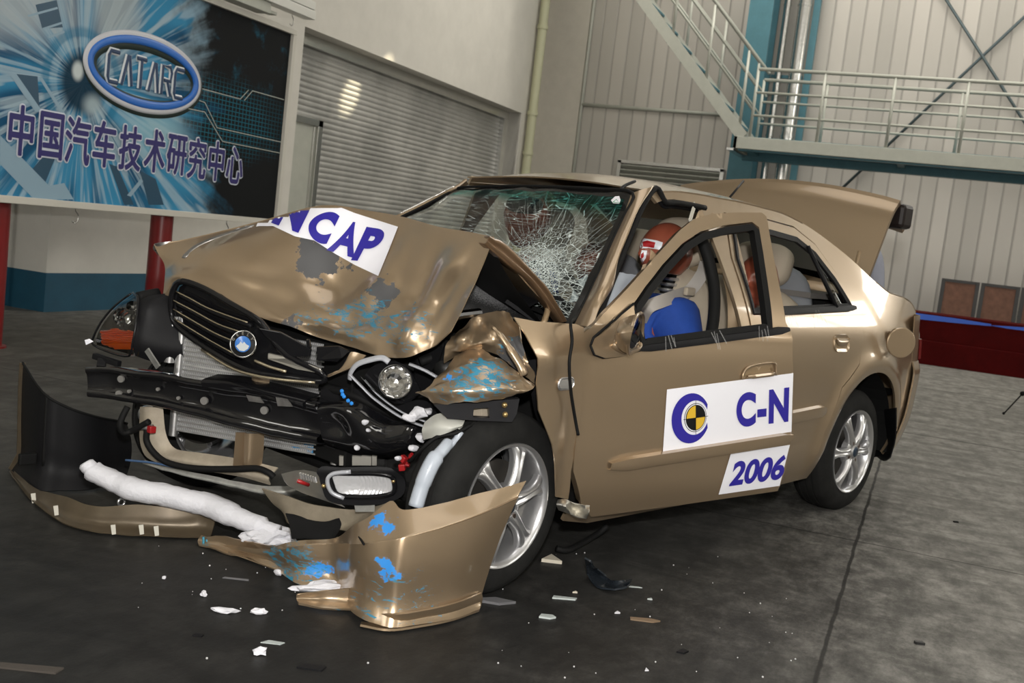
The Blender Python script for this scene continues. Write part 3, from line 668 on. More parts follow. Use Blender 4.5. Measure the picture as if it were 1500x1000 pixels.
# roof
def roofz(x, y):
    xs = x-.10*(y/.58+1)*max(0, 1-(x-.9)/.6); zc = lin(xs, [(.9, 1.292), (1.0, 1.324), (1.1, 1.352), (1.2, 1.370), (1.4, 1.376), (1.6, 1.372), (1.8, 1.362), (2.0, 1.335), (2.15, 1.285)]); e = zE(xs); u = min(1, abs(y)/.58)
    return zc-(zc-e)*u**2.2
G = []
US = (-1, -.93, -.75, -.4, 0, .4, .75, .93, 1)
for k in range(8):
    t = k/7; row = []
    for u in US:
        x0 = .93+.07*(1-u*u)+.10*(u+1)/1; x1 = 2.02+.10*(1-u*u); x = x0+(x1-x0)*t
        w = SW(x, zE(x))*1.0; y = u*w; row.append(V((x, y, roofz(x, y*.58/w))))
    G.append(row)
cpart('roof', sheet(G, 4), M_gold, smooth=True, solid=.006)
bm = BM(); tube(bm, [V((.965, -.30, 1.335)), V((1.0, -.34, 1.345))], .004, 6)
# rear window
G = []
for t in (0, .35, .7, 1):
    row = []
    for u in (-1, -.6, 0, .6, 1):
        x = 2.02+.1*(1-u*u)+(.58)*t; z = (1.29+.04*(1-u*u))*(1-t)+1.03*t; row.append(V((x, u*(.56+.10*t), z)))
    G.append(row)
def glass_mat(name, tint, alpha=.82, rough=.02):
    m = bpy.data.materials.new(name); m.use_nodes = True; nt = m.node_tree; nt.nodes.remove(nt.nodes['Principled BSDF'])
    t = nd(nt, 'ShaderNodeBsdfTransparent'); t.inputs[0].default_value = col4(tint)
    g = nd(nt, 'ShaderNodeBsdfGlossy', i_Roughness=rough); f = nd(nt, 'ShaderNodeFresnel', i_IOR=1.5); mx = nd(nt, 'ShaderNodeMixShader')
    nt.links.new(f.outputs[0], mx.inputs[0]); nt.links.new(t.outputs[0], mx.inputs[1]); nt.links.new(g.outputs[0], mx.inputs[2])
    nt.links.new(mx.outputs[0], nt.nodes['Material Output'].inputs[0]); return m
M_glass = glass_mat('tinted_glass', (.72, .80, .76))
cpart('rear_window', sheet(G, 4), M_glass, smooth=True)
# A pillar: strip between windscreen edge and door opening, kinked near its foot
WS_L = [onC(925, 283, 1, -.565), onC(912, 318, 1, -.59), onC(896, 352, 1, -.615), onC(882, 385, 1, -.64), onC(866, 420, 1, -.66), onC(850, 452, 1, -.685), onC(838, 476, 1, -.70)]
AP_R = [onC(958, 273, 1, -.600), onC(936, 306, 1, -.635), onC(920, 345, 1, -.665), onC(906, 380, 1, -.695), onC(891, 418, 1, -.72), onC(878, 452, 1, -.76), onC(868, 480, 1, -.79)]
G = []
for i, (a, b) in enumerate(zip(WS_L, AP_R)):
    m1 = a.lerp(b, .45)+V((-.012, -.016, .004)); k = .026 if i == 4 else 0
    G.append([a, m1+V((-k, -k, 0)), b+V((k*.4, -k*.5, 0)), b+V((.03, .035, -.005))])
cpart('windscreen_pillar', sheet(G, 5), M_gold, smooth=True, solid=.006)
bm = BM()
dl = [AP_R[6]+V((.02, .01, 0))]+[p+V((.022, .008, -.004)) for p in AP_R[::-1]]+[S(x, z)+V((0, .0, 0)) for x, z in ((.985, 1.272), (1.05, 1.276), (1.15, 1.277), (1.25, 1.275))]
tube(bm, spline(dl, 4), .011, 8); cpart('door_seal', bm, M_rubber, smooth=True)
bm = BM(); tube(bm, spline([p+V((.03, .03, -.012)) for p in dl[1:]], 4), .009, 8); cpart('door_seal', bm, M_plastic, smooth=True)
# roof rail piece over the open door, with bright edge, grey weld strap
p0 = onC(1018, 299, 1, -.60); p1 = onC(1010, 325, 1, -.64)
bm = BM(); bar(bm, p0, p1, .022, .003, (0, 1, 0)); cpart('tape_strip', bm, mat('masking_tape', (.55, .53, .46), .7))
# B pillar inside
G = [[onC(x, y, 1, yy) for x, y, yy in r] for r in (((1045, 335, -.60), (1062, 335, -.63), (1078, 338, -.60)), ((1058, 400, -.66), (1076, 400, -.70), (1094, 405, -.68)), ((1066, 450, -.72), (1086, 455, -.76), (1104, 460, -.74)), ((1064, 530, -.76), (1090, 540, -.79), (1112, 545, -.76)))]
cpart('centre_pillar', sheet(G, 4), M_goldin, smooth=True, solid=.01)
bm = BM(); tube(bm, spline([onC(1024, 340, 1, -.62), onC(1038, 380, 1, -.66), onC(1046, 420, 1, -.70), onC(1046, 460, 1, -.74), onC(1040, 500, 1, -.77)], 5), .022, 8); cpart('door_seal', bm, M_rubber, smooth=True)
# ---- rear door
drf = lambda x, z: V((x, -SW(x, z)-.004, z))
rd = patch([(1.365, .255), (1.985, .255), (2.005, .42), (2.095, .605), (2.235, .705), (2.292, .80), (2.292, .9), (2.272, .955), (2.193, 1.078), (2.073, 1.196), (1.925, 1.255), (1.7, 1.268), (1.385, 1.263), (1.335, 1.1), (1.345, .82)], drf, .022,
           [[(1.372, .893), (2.245, .935), (2.15, 1.065), (2.04, 1.165), (1.91, 1.218), (1.7, 1.232), (1.405, 1.228), (1.362, 1.1)]])
rdo = cpart('rear_door', rd, M_gold, smooth=True, solid=.014, off=1)
bm = BM(); loop = [(1.372, .90), (2.24, .94), (2.15, 1.065), (2.04, 1.165), (1.91, 1.218), (1.7, 1.232), (1.405, 1.228), (1.362, 1.1)]
def ribbon(bm, fn, outer, w, lift=.004, closed=True):
    """flat moulding of width w inside a closed outline on a surface"""
    c = (sum(p[0] for p in outer)/len(outer), sum(p[1] for p in outer)/len(outer)); n = len(outer); A = []; B = []
    for i in range(n):
        p, q, r = outer[i-1], outer[i], outer[(i+1) % n]
        d = V((r[0]-p[0], r[1]-p[1])).normalized(); nn = V((-d.y, d.x))
        if nn.dot(V((c[0]-q[0], c[1]-q[1]))) < 0: nn = -nn
        A.append(fn(q[0], q[1])+V((0, -lift, 0))); B.append(fn(q[0]+nn.x*w, q[1]+nn.y*w)+V((0, -lift*.3, 0)))
    va = [bm.verts.new(p) for p in A]; vb = [bm.verts.new(p) for p in B]
    for i in range(n): bm.faces.new((va[i], va[(i+1) % n], vb[(i+1) % n], vb[i]))
sm = lambda L, n=4, k=.02: dens(L, k)
ribbon(bm, drf, dens(loop, .03), .022, .008); cpart('window_seal', bm, M_plastic, rdo, smooth=True, solid=.012, off=1)
bm = BM(); tube(bm, [drf(2.075, .94)+V((0, -.006, 0)), drf(2.03, 1.06)+V((0, -.006, 0)), drf(1.985, 1.185)+V((0, -.006, 0))], .016, 8, True, .6); cpart('window_divider', bm, M_plastic, rdo, smooth=True)
cpart('quarter_glass', patch([(2.085, .95), (2.225, .95), (2.14, 1.06), (2.02, 1.165), (2.0, 1.17)], lambda x, z: drf(x, z)+V((0, .008, 0)), .05), glass_mat('quarter_glass', (.35, .38, .38)), rdo, smooth=True)
def strip(bm, fn, a, b, w, h, n=14):
    """rounded trim strip along a straight run on a surface"""
    G = []
    for k in range(n+1):
        t = k/n; x = a[0]+(b[0]-a[0])*t; z = a[1]+(b[1]-a[1])*t; e = 1-max(0, 1-min(t, 1-t)*n)**2*.45
        G.append([fn(x, z-w/2*e), fn(x, z-w*.42*e)+V((0, -h*e, 0)), fn(x, z)+V((0, -h*1.15*e, 0)), fn(x, z+w*.42*e)+V((0, -h*e, 0)), fn(x, z+w/2*e)])
    grid(bm, G)
bm = BM(); strip(bm, drf, (1.42, .905), (2.27, .945), .028, .012); cpart('belt_strip', bm, M_plastic, rdo, smooth=True, solid=.004)
bm = BM(); strip(bm, drf, (1.40, .474), (1.985, .508), .052, .022); cpart('side_moulding', bm, M_gold, rdo, smooth=True, solid=.004)
def handle(fn, cx, cz, wx, wz, par):
    bm = BM(); ribbon(bm, fn, roundrect(cx-wx, cx+wx, cz-wz, cz+wz, min(wx, wz)*.8), .012, .006); h = cpart('door_handle', bm, M_gold, par, smooth=True, solid=.006, off=1)
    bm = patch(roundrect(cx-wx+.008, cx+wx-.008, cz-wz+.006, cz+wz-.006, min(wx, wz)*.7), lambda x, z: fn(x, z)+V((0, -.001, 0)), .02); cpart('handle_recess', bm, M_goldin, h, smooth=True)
    G = [[fn(cx-wx*.9+2*wx*.9*k/6, cz+wz*(.55-.9*(1-abs(k/3-1)**4)*j/3))+V((0, -.005-.008*math.sin(math.pi*j/3), 0)) for j in range(4)] for k in range(7)]
    cpart('grip', sheet(G, 3), M_gold, h, smooth=True, solid=.005)
c = sv(1231, 502); handle(drf, c[0], c[1], .068, .036, rdo)
# shut line of the bumper corner, fuel flap and filler
c = sv(1304, 503); bm = BM()
fc = V((c[0]+.02, -SW(c[0], c[1])-.001, c[1])); Mx = Matrix.Translation(fc) @ Matrix.Rotation(math.radians(90), 4, 'X')
lathe(bm, [(.0, -.012), (.06, -.012), (.066, .004), (.072, .004)], 32, Mx); fl = cpart('fuel_filler', bm, M_goldin, smooth=True)
pc = onC(1320, 502, 1, -SW(2.6, .8)-.075)
bm = BM(); Mx = Matrix.Translation(pc) @ Matrix.Rotation(math.radians(-38), 4, 'Z') @ Matrix.Rotation(math.radians(90), 4, 'X'); lathe(bm, [(0, .004), (.066, .004), (.070, .001), (.070, -.004), (0, -.004)], 40, Mx)
cpart('fuel_flap', bm, M_gold, fl, smooth=True, angle=.6)
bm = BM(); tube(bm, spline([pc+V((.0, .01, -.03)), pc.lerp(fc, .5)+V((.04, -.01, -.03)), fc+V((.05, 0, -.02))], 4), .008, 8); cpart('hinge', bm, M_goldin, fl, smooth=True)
# mud flap behind the rear wheel
G = [[onC(x, y, 1, yy) for x, y, yy in r] for r in (((1286, 602, -.70), (1299, 599, -.79), (1312, 597, -.865)), ((1286, 640, -.68), (1299, 642, -.78), (1311, 640, -.855)), ((1283, 668, -.67), (1294, 675, -.76), (1303, 670, -.83)))]
cpart('mud_flap', sheet(G, 3), M_plastic, smooth=True, solid=.006)
# ---- open boot lid: skin facing the cabin, rear face turned up and back
G = []
for t, xx in ((0, 2.70), (.15, 2.745), (.5, 2.79), (.85, 2.825), (1, 2.86)):
    row = []
    for u in (-1, -.8, -.4, 0, .4, .8, 1):
        z = .985+(.465+.065*(1-u*u))*t; w = .585+.055*t; row.append(V((xx-.02*(1-u*u)*(1-t)-.012*math.sin(math.pi*t)*(1-.5*u*u)-(.02 if abs(u) == 1 else 0)*0, u*w, z)))
    G.append(row)
bl = cpart('boot_lid', sheet(G, 5), M_gold, smooth=True, solid=.02)
G = []
for t in (0, .5, 1):
    G.append([V((2.862+.26*t, u*(.64-.07*t), 1.45+.065*(1-u*u)-.10*t*(1+.0*u)-.03*t*t)) for u in (-1, -.8, -.4, 0, .4, .8, 1)])
cpart('lid_rear_face', sheet(G, 5), M_gold, bl, smooth=True, solid=.02)
G = [[V((2.87+.20*t, y, 1.465-.085*t+.02*(1-abs(y)))) for y in (-.655, -.62, -.5)] for t in (0, .5, 1)]
G[0] = [p+V((0, 0, -.0)) for p in G[0]]
bm = BM(); box(bm, (2.90, -.66, 1.335), (3.02, -.42, 1.455)); cpart('lid_lamp', bm, mat('smoked_lamp', (.016, .012, .011), .4), bl, bevel=.02)
for y in (-.52, .52):
    bm = BM(); tube(bm, spline([(2.45, y, .93), (2.55, y, .99), (2.66, y, .95), (2.74, y, 1.02), (2.78, y, 1.2)], 5), .012, 8); cpart('hinge_arm', bm, M_goldin, bl, smooth=True)
# radio aerial lead on the rear of the roof
bm = BM(); tube(bm, [onC(1069, 289, 1, -.35), onC(1089, 265, 1, -.30)], .005, 8); cpart('aerial', bm, M_plastic, smooth=True)
bm = BM(); tube(bm, spline([onC(906, 281, 1, -.49), onC(915, 272, 1, -.47), onC(930, 265.5, 1, -.45)], 4), .006, 6); cpart('cable_tape', bm, M_plastic, smooth=True)
# ---- underbody and floor pan, firewall
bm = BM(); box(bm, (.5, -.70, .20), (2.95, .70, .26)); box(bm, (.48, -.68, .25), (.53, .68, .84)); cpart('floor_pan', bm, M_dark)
# ---- wheels
def wheel(cx, cy, side, yaw=0, label=None, camber=0, spin=0):
    w = empty('wheel', (cx, cy, .2845)); w.parent = car; w.rotation_euler = (math.radians(90 if side < 0 else -90), 0, math.radians(yaw))
    # local +Z points outwards
    bm = BM(); t = .172
    prof = [(.186, -.005), (.196, .002), (.215, .004), (.242, .001), (.264, -.008), (.276, -.022), (.2815, -.03), (.283, -.05), (.2835, -.052), (.277, -.054), (.277, -.058), (.284, -.060), (.2845, -.084), (.278, -.086), (.278, -.091), (.284, -.093), (.2835, -.117), (.277, -.119), (.277, -.124), (.283, -.126), (.279, -.148), (.266, -.165), (.24, -.176), (.20, -.176), (.186, -.168)]
    lathe(bm, prof, 72); ty = obj('tyre', bm, M_tyre, w, smooth=True, angle=.7)
    bm = BM(); lathe(bm, [(.176, -.16), (.186, -.172), (.193, -.172), (.19, -.16), (.170, -.12), (.163, -.07), (.172, -.03), (.176, -.012), (.186, .004), (.1925, .006), (.194, .0), (.190, -.006), (.18, -.006)], 64); rim = obj('rim', bm, M_rim, w, smooth=True, angle=.9)
    n = 6
    for k in range(n):
        a = k*math.tau/n+spin; bm = BM(); G = []
        for t_, r, z, hw in ((0, .035, .002, .026), (.25, .075, .006, .021), (.5, .11, .004, .019), (.75, .145, -.001, .024), (.92, .168, -.006, .036), (1, .178, -.012, .05)):
            row = []
            for u, dz in ((-1, -.026), (-.92, -.006), (-.45, .006), (0, .001), (.45, .006), (.92, -.006), (1, -.026)):
                x, y = r, u*hw; row.append(V((x*math.cos(a)-y*math.sin(a), x*math.sin(a)+y*math.cos(a), z+dz)))
            G.append(row)
        sheet(G, 3, bm=bm); obj('spoke', bm, M_rim, rim, smooth=True, solid=.01)
    bm = BM(); lathe(bm, [(0, .012), (.026, .012), (.031, .006), (.05, .004), (.062, -.004), (.066, -.03), (0, -.03)], 40); obj('hub', bm, M_rim, rim, smooth=True, angle=.7)
    bm = BM(); lathe(bm, [(0, .016), (.02, .0155), (.024, .012)], 32); obj('hub_cap', bm, mat('hub_badge', (.03, .05, .08), .3, .4) if 'hub_badge' not in bpy.data.materials else bpy.data.materials['hub_badge'], rim, smooth=True)
    for k in range(4):
        a = k*math.tau/4+.5+spin; bm = BM(); tube(bm, [(.046*math.cos(a), .046*math.sin(a), -.006), (.046*math.cos(a), .046*math.sin(a), .008)], .0085, 6); obj('lug_nut', bm, M_nut, rim)
    bm = BM(); lathe(bm, [(0, -.06), (.13, -.06), (.13, -.075), (0, -.075)], 40); obj('brake_disc', bm, M_disc, w, smooth=True, angle=.6)
    return w
M_rim = mat('silver_alloy', (.56, .56, .57), .28, .85); M_nut = mat('lug_nut_steel', (.18, .14, .12), .3, .9); M_disc = mat('brake_disc_steel', (.06, .055, .05), .5, .7)
wheel(2.434, -.795, -1, 0); wheel(FW.x, -.795, -1, 3.0, spin=.25); wheel(2.434, .79, 1); wheel(-.02, .76, 1, 0)
# ---- front door, swung ajar on its hinges (12 degrees)
TD = math.tan(math.radians(12))
def SWd(z): return smooth_lin(z, SZ, .035)
def fdy(x, z): return -SWd(z)-max(0, x-.36)*TD
def fd(x, z): return V((x, fdy(x, z), z))
def fpx(L): return spx(L, fdy)
dout = fpx([(866, 757), (851, 737), (840, 690), (842, 661), (848, 600), (850, 583), (847, 542), (848, 501), (856, 486), (865, 479), (893, 450), (930, 410), (960, 376), (995, 338), (1016, 321), (1042, 313), (1080, 311), (1116, 311), (1123, 317), (1134, 380), (1144, 430), (1151, 472), (1158, 486), (1161, 525), (1162, 590), (1159, 644), (1150, 690), (1139, 719), (1000, 739)])
dwin = fpx([(927, 446), (945, 420), (970, 388), (1000, 356), (1026, 339), (1060, 330), (1102, 325), (1112, 333), (1118, 370), (1126, 425), (1132, 479), (1040, 490), (938, 504), (931, 480)])
fdo = cpart('front_door', patch(dout, lambda x, z: fd(x, z)+V((0, -.004*math.exp(-((z-.84)/.02)**2), 0)), .02, [dwin]), M_gold, smooth=True, solid=.03, off=1)
bm = BM(); ribbon(bm, fd, dens(fpx([(929, 470), (931, 446), (948, 420), (973, 388), (1003, 356), (1029, 340), (1060, 332), (1100, 327), (1110, 336), (1116, 370), (1124, 425), (1130, 483), (1040, 494), (940, 507)]), .03), .024, .006); cpart('window_seal', bm, M_rubber, fdo, smooth=True, solid=.03, off=1)
bm = BM(); strip(bm, fd, sv(932, 511, fdy), sv(1155, 482, fdy), .026, .012); cpart('belt_strip', bm, M_plastic, fdo, smooth=True, solid=.01)
bm = BM(); strip(bm, fd, sv(891, 682, fdy), sv(1158, 640, fdy), .046, .022); cpart('side_moulding', bm, M_gold, fdo, smooth=True, solid=.004)
# door handle arch
hp = fpx([(1086, 555), (1087, 546), (1093, 538), (1104, 533.5), (1120, 531), (1132, 531), (1135, 536), (1135, 549)])
bm = BM(); tube(bm, spline([fd(*q)+V((0, -.006, 0)) for q in hp], 4), .004, 8); h = cpart('door_handle', bm, M_gold, fdo, smooth=True)
bm = patch(fpx([(1089, 552), (1092, 543), (1104, 537), (1130, 534), (1132, 550)]), lambda x, z: fd(x, z)+V((0, -.002, 0)), .02); cpart('handle_recess', bm, M_goldin, h, smooth=True)
bm = BM(); strip(bm, fd, sv(1092, 551, fdy), sv(1132, 546, fdy), .016, .018, 8); cpart('grip', bm, M_gold, h, smooth=True, solid=.003)
# stickers
def bil(q, u, v):
    a = [q[0][i]*(1-u)+q[1][i]*u for i in (0, 1)]; b = [q[3][i]*(1-u)+q[2][i]*u for i in (0, 1)]
    return (a[0]*(1-v)+b[0]*v, a[1]*(1-v)+b[1]*v)
def onfd(px, py, lift):
    x, z = sv(px, py, fdy); return fd(x, z)+V((0, -lift, 0))
def quad_sheet(q, n, m, fn): return [[fn(*bil(q, i/n, j/m)) for i in range(n+1)] for j in range(m+1)]
def text_quad(body, q, fn, offset=0, shear=0, maxedge=.12, space=1):
    t = text_bm(body, 1, offset, 'CENTER', shear, maxedge, 0, space); a, b, c, d = bounds2(t)
    return remap(t, lambda v: fn(*bil(q, (v.x-a)/(b-a), (d-v.y)/(d-c))))
Q1 = [(976, 570), (1161, 546), (1158, 632), (970, 661)]; Q2 = [(1069.5, 664), (1156, 651), (1141, 711), (1051.5, 724)]
bm = BM(); grid(bm, quad_sheet(Q1, 10, 5, lambda x, y: onfd(x, y, .003)))
s1 = cpart('door_sticker', bm, M_white, fdo, smooth=True); s1['label'] = 'white sticker with blue emblem and C-N lettering'
bm = BM(); grid(bm, quad_sheet(Q2, 6, 4, lambda x, y: onfd(x, y, .003)))
s2 = cpart('year_sticker', bm, M_white, fdo, smooth=True); s2['label'] = 'white slanted sticker reading 2006'
cpart('lettering', text_quad('C-N', [(1077, 576), (1154.5, 566), (1153, 617.5), (1077, 626)], lambda x, y: onfd(x, y, .005), .045, space=1.12), M_navy, s1)
cpart('lettering', text_quad('2006', [(1066, 676), (1149.5, 665), (1148, 700.5), (1066, 712)], lambda x, y: onfd(x, y, .005), .035, .3), M_navy, s2)
def ell(cx, cy, rx, ry, a0=0, a1=360, n=40): return [(cx+rx*math.cos(math.radians(a0+(a1-a0)*k/n)), cy-ry*math.sin(math.radians(a0+(a1-a0)*k/n))+(cx-cx)) for k in range(n+1)]
def skew(L, cx, cy, k=-.13): return [(x, y+k*(x-cx)) for x, y in L]
def flat(bm, L, fn): bm.faces.new([bm.verts.new(fn(*p)) for p in L])
bm = BM(); o_ = skew(ell(1010, 612, 28, 36.5, 28, 332, 40), 1010, 612); i_ = skew(ell(1016, 611, 19.5, 25, 22, 338, 40), 1016, 611)
va = [bm.verts.new(onfd(*p, .005)) for p in o_]; vb = [bm.verts.new(onfd(*p, .005)) for p in i_]
for k in range(40): bm.faces.new((va[k], va[k+1], vb[k+1], vb[k]))
cpart('emblem_letter', bm, M_navy, s1)
for r0, lift, m in ((1.09, .0045, M_inkblack), (1.04, .005, M_white), (.97, .0055, M_inkblack)):
    bm = BM(); flat(bm, skew(ell(1017, 611, 15*r0, 19.3*r0, 0, 351, 39), 1017, 611), lambda x, y: onfd(x, y, lift)); cpart('emblem_disc', bm, m, s1)
bm = BM()
for a in (90, 270): flat(bm, skew([(1017, 611)]+ell(1017, 611, 13.4, 17.6, a, a+90, 12), 1017, 611), lambda x, y: onfd(x, y, .006))
cpart('emblem_quarter', bm, M_yellow, s1)
bm = BM()
for a, b in (((999, 614), (1035, 608.5)), ((1017, 586), (1017, 636))): bar(bm, onfd(*a, .0065), onfd(*b, .0065), .0016, .0005, (0, 1, 0))
cpart('emblem_cross_hair', bm, M_inkblack, s1)
bm = BM(); grid(bm, [[onfd(1160.5, 546, .002), onfd(1164.5, 522, -.03)], [onfd(1160, 585, .002), onfd(1166, 575, -.035)], [onfd(1159, 630, .002), onfd(1162, 630, -.03)], [onfd(1148, 688, -.0), onfd(1151, 680, -.02)]])
cpart('torn_sticker_edge', bm, M_white, s1)
# clear tape tags on the belt line
M_tape = mat('clear_tape', (.75, .75, .75), .2); M_tape.node_tree.nodes['Principled BSDF'].inputs['Alpha'].default_value = .12
for i, (x, y, fn, par) in enumerate(((973, 497, fdy, fdo), (1040, 490, fdy, fdo), (1110, 483, fdy, fdo), (1150, 462, None, rdo), (1190, 460, None, rdo))):
    bm = BM(); f_ = fn or (lambda a, b: -SW(a, b)-.004)
    for k in range(4):
        a = sv(x+k*4-6, y-4+rnd.uniform(-4, 4), f_); b = sv(x+k*5+rnd.uniform(-4, 6), y+12+rnd.uniform(-3, 9), f_)
        A = V((a[0], f_(*a)-.022, a[1])); B = V((b[0], f_(*b)-.014, b[1])); bar(bm, A, B, .004, .0008, (0, 1, 0))
    cpart('tape_shred', bm, M_tape, par)
# door mirror: sail foot, shell and glass
sl = fpx([(862, 505), (866, 494), (925, 444), (927, 452), (930, 502), (935, 512), (905, 520), (880, 523), (867, 518)])
bm = patch(sl, lambda x, z: fd(x, z)+V((0, -.010-.020*math.exp(-(((x-sl[0][0]-.09)/.07)**2+((z-.79)/.06)**2)), 0)), .02); mr = cpart('door_mirror', bm, M_gold, fdo, smooth=True, solid=.01, off=1)
bm = BM(); tube(bm, spline([fd(*q)+V((0, -.009, 0)) for q in sl], 1)+[fd(*sl[0])+V((0, -.009, 0))], .0045, 6); cpart('rubber_gasket', bm, M_rubber, mr, smooth=True)
G = []
for t, rows in ((0, ((897, 470, -.98), (893, 485, -1.0), (893, 500, -1.0), (900, 512, -.98))), (.3, ((906, 464, -1.0), (899, 484, -1.05), (899, 502, -1.05), (907, 516, -1.0))), (.65, ((922, 462, -1.02), (911, 484, -1.08), (912, 505, -1.08), (920, 518, -1.02))), (1, ((939, 459, -1.03), (927, 484, -1.08), (924, 510, -1.07), (932, 516, -1.04)))):
    G.append([onC(x, y, 1, yy) for x, y, yy in rows])
def yM(px): return 0
shell = [[onC(x, y, 1, yy) for x, y, yy in r] for r in (
    ((903, 482, -.90), (900, 492, -.91), (902, 505, -.90)),
    ((908, 470, -.90), (903, 488, -.96), (906, 509, -.92)),
    ((921, 463, -.91), (911, 488, -.99), (913, 515, -.94)),
    ((937, 459, -.92), (926, 486, -1.0), (921, 518, -.96)))]
cpart('mirror_shell', sheet(shell, 5), M_gold, mr, smooth=True, solid=.006)
rim_ = [onC(x, y, 1, yy) for x, y, yy in ((937, 459, -.93), (942, 463, -.90), (941, 485, -.87), (938, 508, -.88), (927, 515, -.92), (921, 517, -.95), (920, 500, -.98), (924, 482, -.98), (930, 467, -.96))]
bm = BM(); tube(bm, spline(rim_, 4, True)+[rim_[0]], .006, 8); cpart('mirror_rim', bm, M_gold, mr, smooth=True)
bm = BM(); bm.faces.new([bm.verts.new(p+V((-.004, .004, 0))) for p in rim_]); cpart('mirror_glass', bm, mat('mirror_glass', (.55, .57, .6), .03, 1), mr)
bm = BM(); tube(bm, [onC(897, 503, 1, -.87), onC(918, 513, 1, -.90)], .016, 8); cpart('mirror_arm', bm, M_gold, mr, smooth=True)
# ---- windscreen: laminated, cracked, green sun band, black edge
RP = [onC(672, 277, 1, .55), onC(655, 285, 1, .575), onC(640, 293, 1, .60), onC(615, 306, 1, .63), onC(590, 318, 1, .66)]
RP += [RP[-1]+(RP[-1]-RP[2])*.8, RP[-1]+(RP[-1]-RP[2])*1.7]
G = []
for i in range(7):
    a, b = WS_L[i], RP[i]; row = []
    for k in range(7):
        u = k/6; p = a.lerp(b, u); bow = 4*u*(1-u); row.append(p+V((-.05*bow*(i/6+.2), 0, .012*bow)))
    G.append(row)
WG = G
IMP = G[4][1].lerp(G[4][2], .35)
def windscreen_mat():
    m = bpy.data.materials.new('cracked_windscreen'); m.use_nodes = True; nt = m.node_tree; nt.nodes.remove(nt.nodes['Principled BSDF'])
    uv = nd(nt, 'ShaderNodeUVMap').outputs[0]; sx = nd(nt, 'ShaderNodeSeparateXYZ'); nt.links.new(uv, sx.inputs[0]); U, T = sx.outputs[0], sx.outputs[1]
    tc = nd(nt, 'ShaderNodeTexCoord').outputs['Object']
    cu, cv = .20, .70   # impact point in sheet coordinates (u across from driver side, v downwards)
    du = mth(nt, 'MULTIPLY', mth(nt, 'SUBTRACT', U, cu), 1.25); dv = mth(nt, 'MULTIPLY', mth(nt, 'SUBTRACT', T, cv), .62)
    r = mth(nt, 'SQRT', mth(nt, 'ADD', mth(nt, 'MULTIPLY', du, du), mth(nt, 'MULTIPLY', dv, dv))); a = mth(nt, 'ARCTAN2', dv, du)
    def vor(vec, scale, w):
        v = nd(nt, 'ShaderNodeTexVoronoi', feature='DISTANCE_TO_EDGE', i_Scale=float(scale)); nt.links.new(vec, v.inputs['Vector'])
        return mth(nt, 'SUBTRACT', 1.0, step(nt, v.outputs['Distance'], w*.3, w))
    pol = nd(nt, 'ShaderNodeCombineXYZ'); nt.links.new(mth(nt, 'MULTIPLY', a, 4.2), pol.inputs[0]); nt.links.new(mth(nt, 'MULTIPLY', mth(nt, 'POWER', r, .5), 1.5), pol.inputs[1])
    crk = vor(pol.outputs[0], 3.2, .016); f1 = mth(nt, 'SUBTRACT', 1.0, step(nt, r, .16, .55))
    crk = mth(nt, 'MULTIPLY', crk, mth(nt, 'ADD', mth(nt, 'MULTIPLY', f1, .75), .2))
    c2 = mth(nt, 'MULTIPLY', vor(tc, 42, .045), mth(nt, 'SUBTRACT', 1.0, step(nt, r, .12, .34)))
    c3 = mth(nt, 'MULTIPLY', vor(tc, 110, .17), mth(nt, 'SUBTRACT', 1.0, step(nt, mth(nt, 'ADD', r, mth(nt, 'MULTIPLY', mth(nt, 'SUBTRACT', noi(nt, tc, 18, 4), .5), .16)), .03, .17)))
    # long scratches running across the passenger side
    sc = nd(nt, 'ShaderNodeCombineXYZ'); nt.links.new(mth(nt, 'ADD', U, mth(nt, 'MULTIPLY', T, .0)), sc.inputs[0]); nt.links.new(mth(nt, 'MULTIPLY', mth(nt, 'ADD', T, mth(nt, 'MULTIPLY', U, -.38)), 7.0), sc.inputs[1])
    c4 = mth(nt, 'MULTIPLY', vor(sc.outputs[0], 5.5, .03), step(nt, noi(nt, tc, 9, 4), .40, .60)); c4 = mth(nt, 'MULTIPLY', c4, .75)
    dust = mth(nt, 'MULTIPLY', step(nt, noi(nt, tc, 160, 2), .66, .72), mth(nt, 'MULTIPLY', step(nt, noi(nt, tc, 6, 3), .4, .7), .55))
    k = mth(nt, 'MAXIMUM', mth(nt, 'MAXIMUM', crk, c2), mth(nt, 'MAXIMUM', mth(nt, 'MULTIPLY', c3, .85), mth(nt, 'MAXIMUM', c4, dust)), clamp=True)
    k = mth(nt, 'ADD', k, .012)
    band = mth(nt, 'SUBTRACT', 1.0, step(nt, T, .10, .25)); tint = mix(nt, band, (.80, .84, .80), (.10, .45, .38))
    t = nd(nt, 'ShaderNodeBsdfTransparent'); nt.links.new(tint, t.inputs[0])
    gl = nd(nt, 'ShaderNodeBsdfGlossy', i_Roughness=.03); fr = nd(nt, 'ShaderNodeFresnel', i_IOR=1.25); m1 = nd(nt, 'ShaderNodeMixShader')
    nt.links.new(fr.outputs[0], m1.inputs[0]); nt.links.new(t.outputs[0], m1.inputs[1]); nt.links.new(gl.outputs[0], m1.inputs[2])
    df = nd(nt, 'ShaderNodeBsdfPrincipled'); nt.links.new(mix(nt, band, (.62, .70, .68), (.10, .50, .44)), df.inputs['Base Color']); df.inputs['Roughness'].default_value = .25
    m2 = nd(nt, 'ShaderNodeMixShader'); nt.links.new(k, m2.inputs[0]); nt.links.new(m1.outputs[0], m2.inputs[1]); nt.links.new(df.outputs[0], m2.inputs[2])
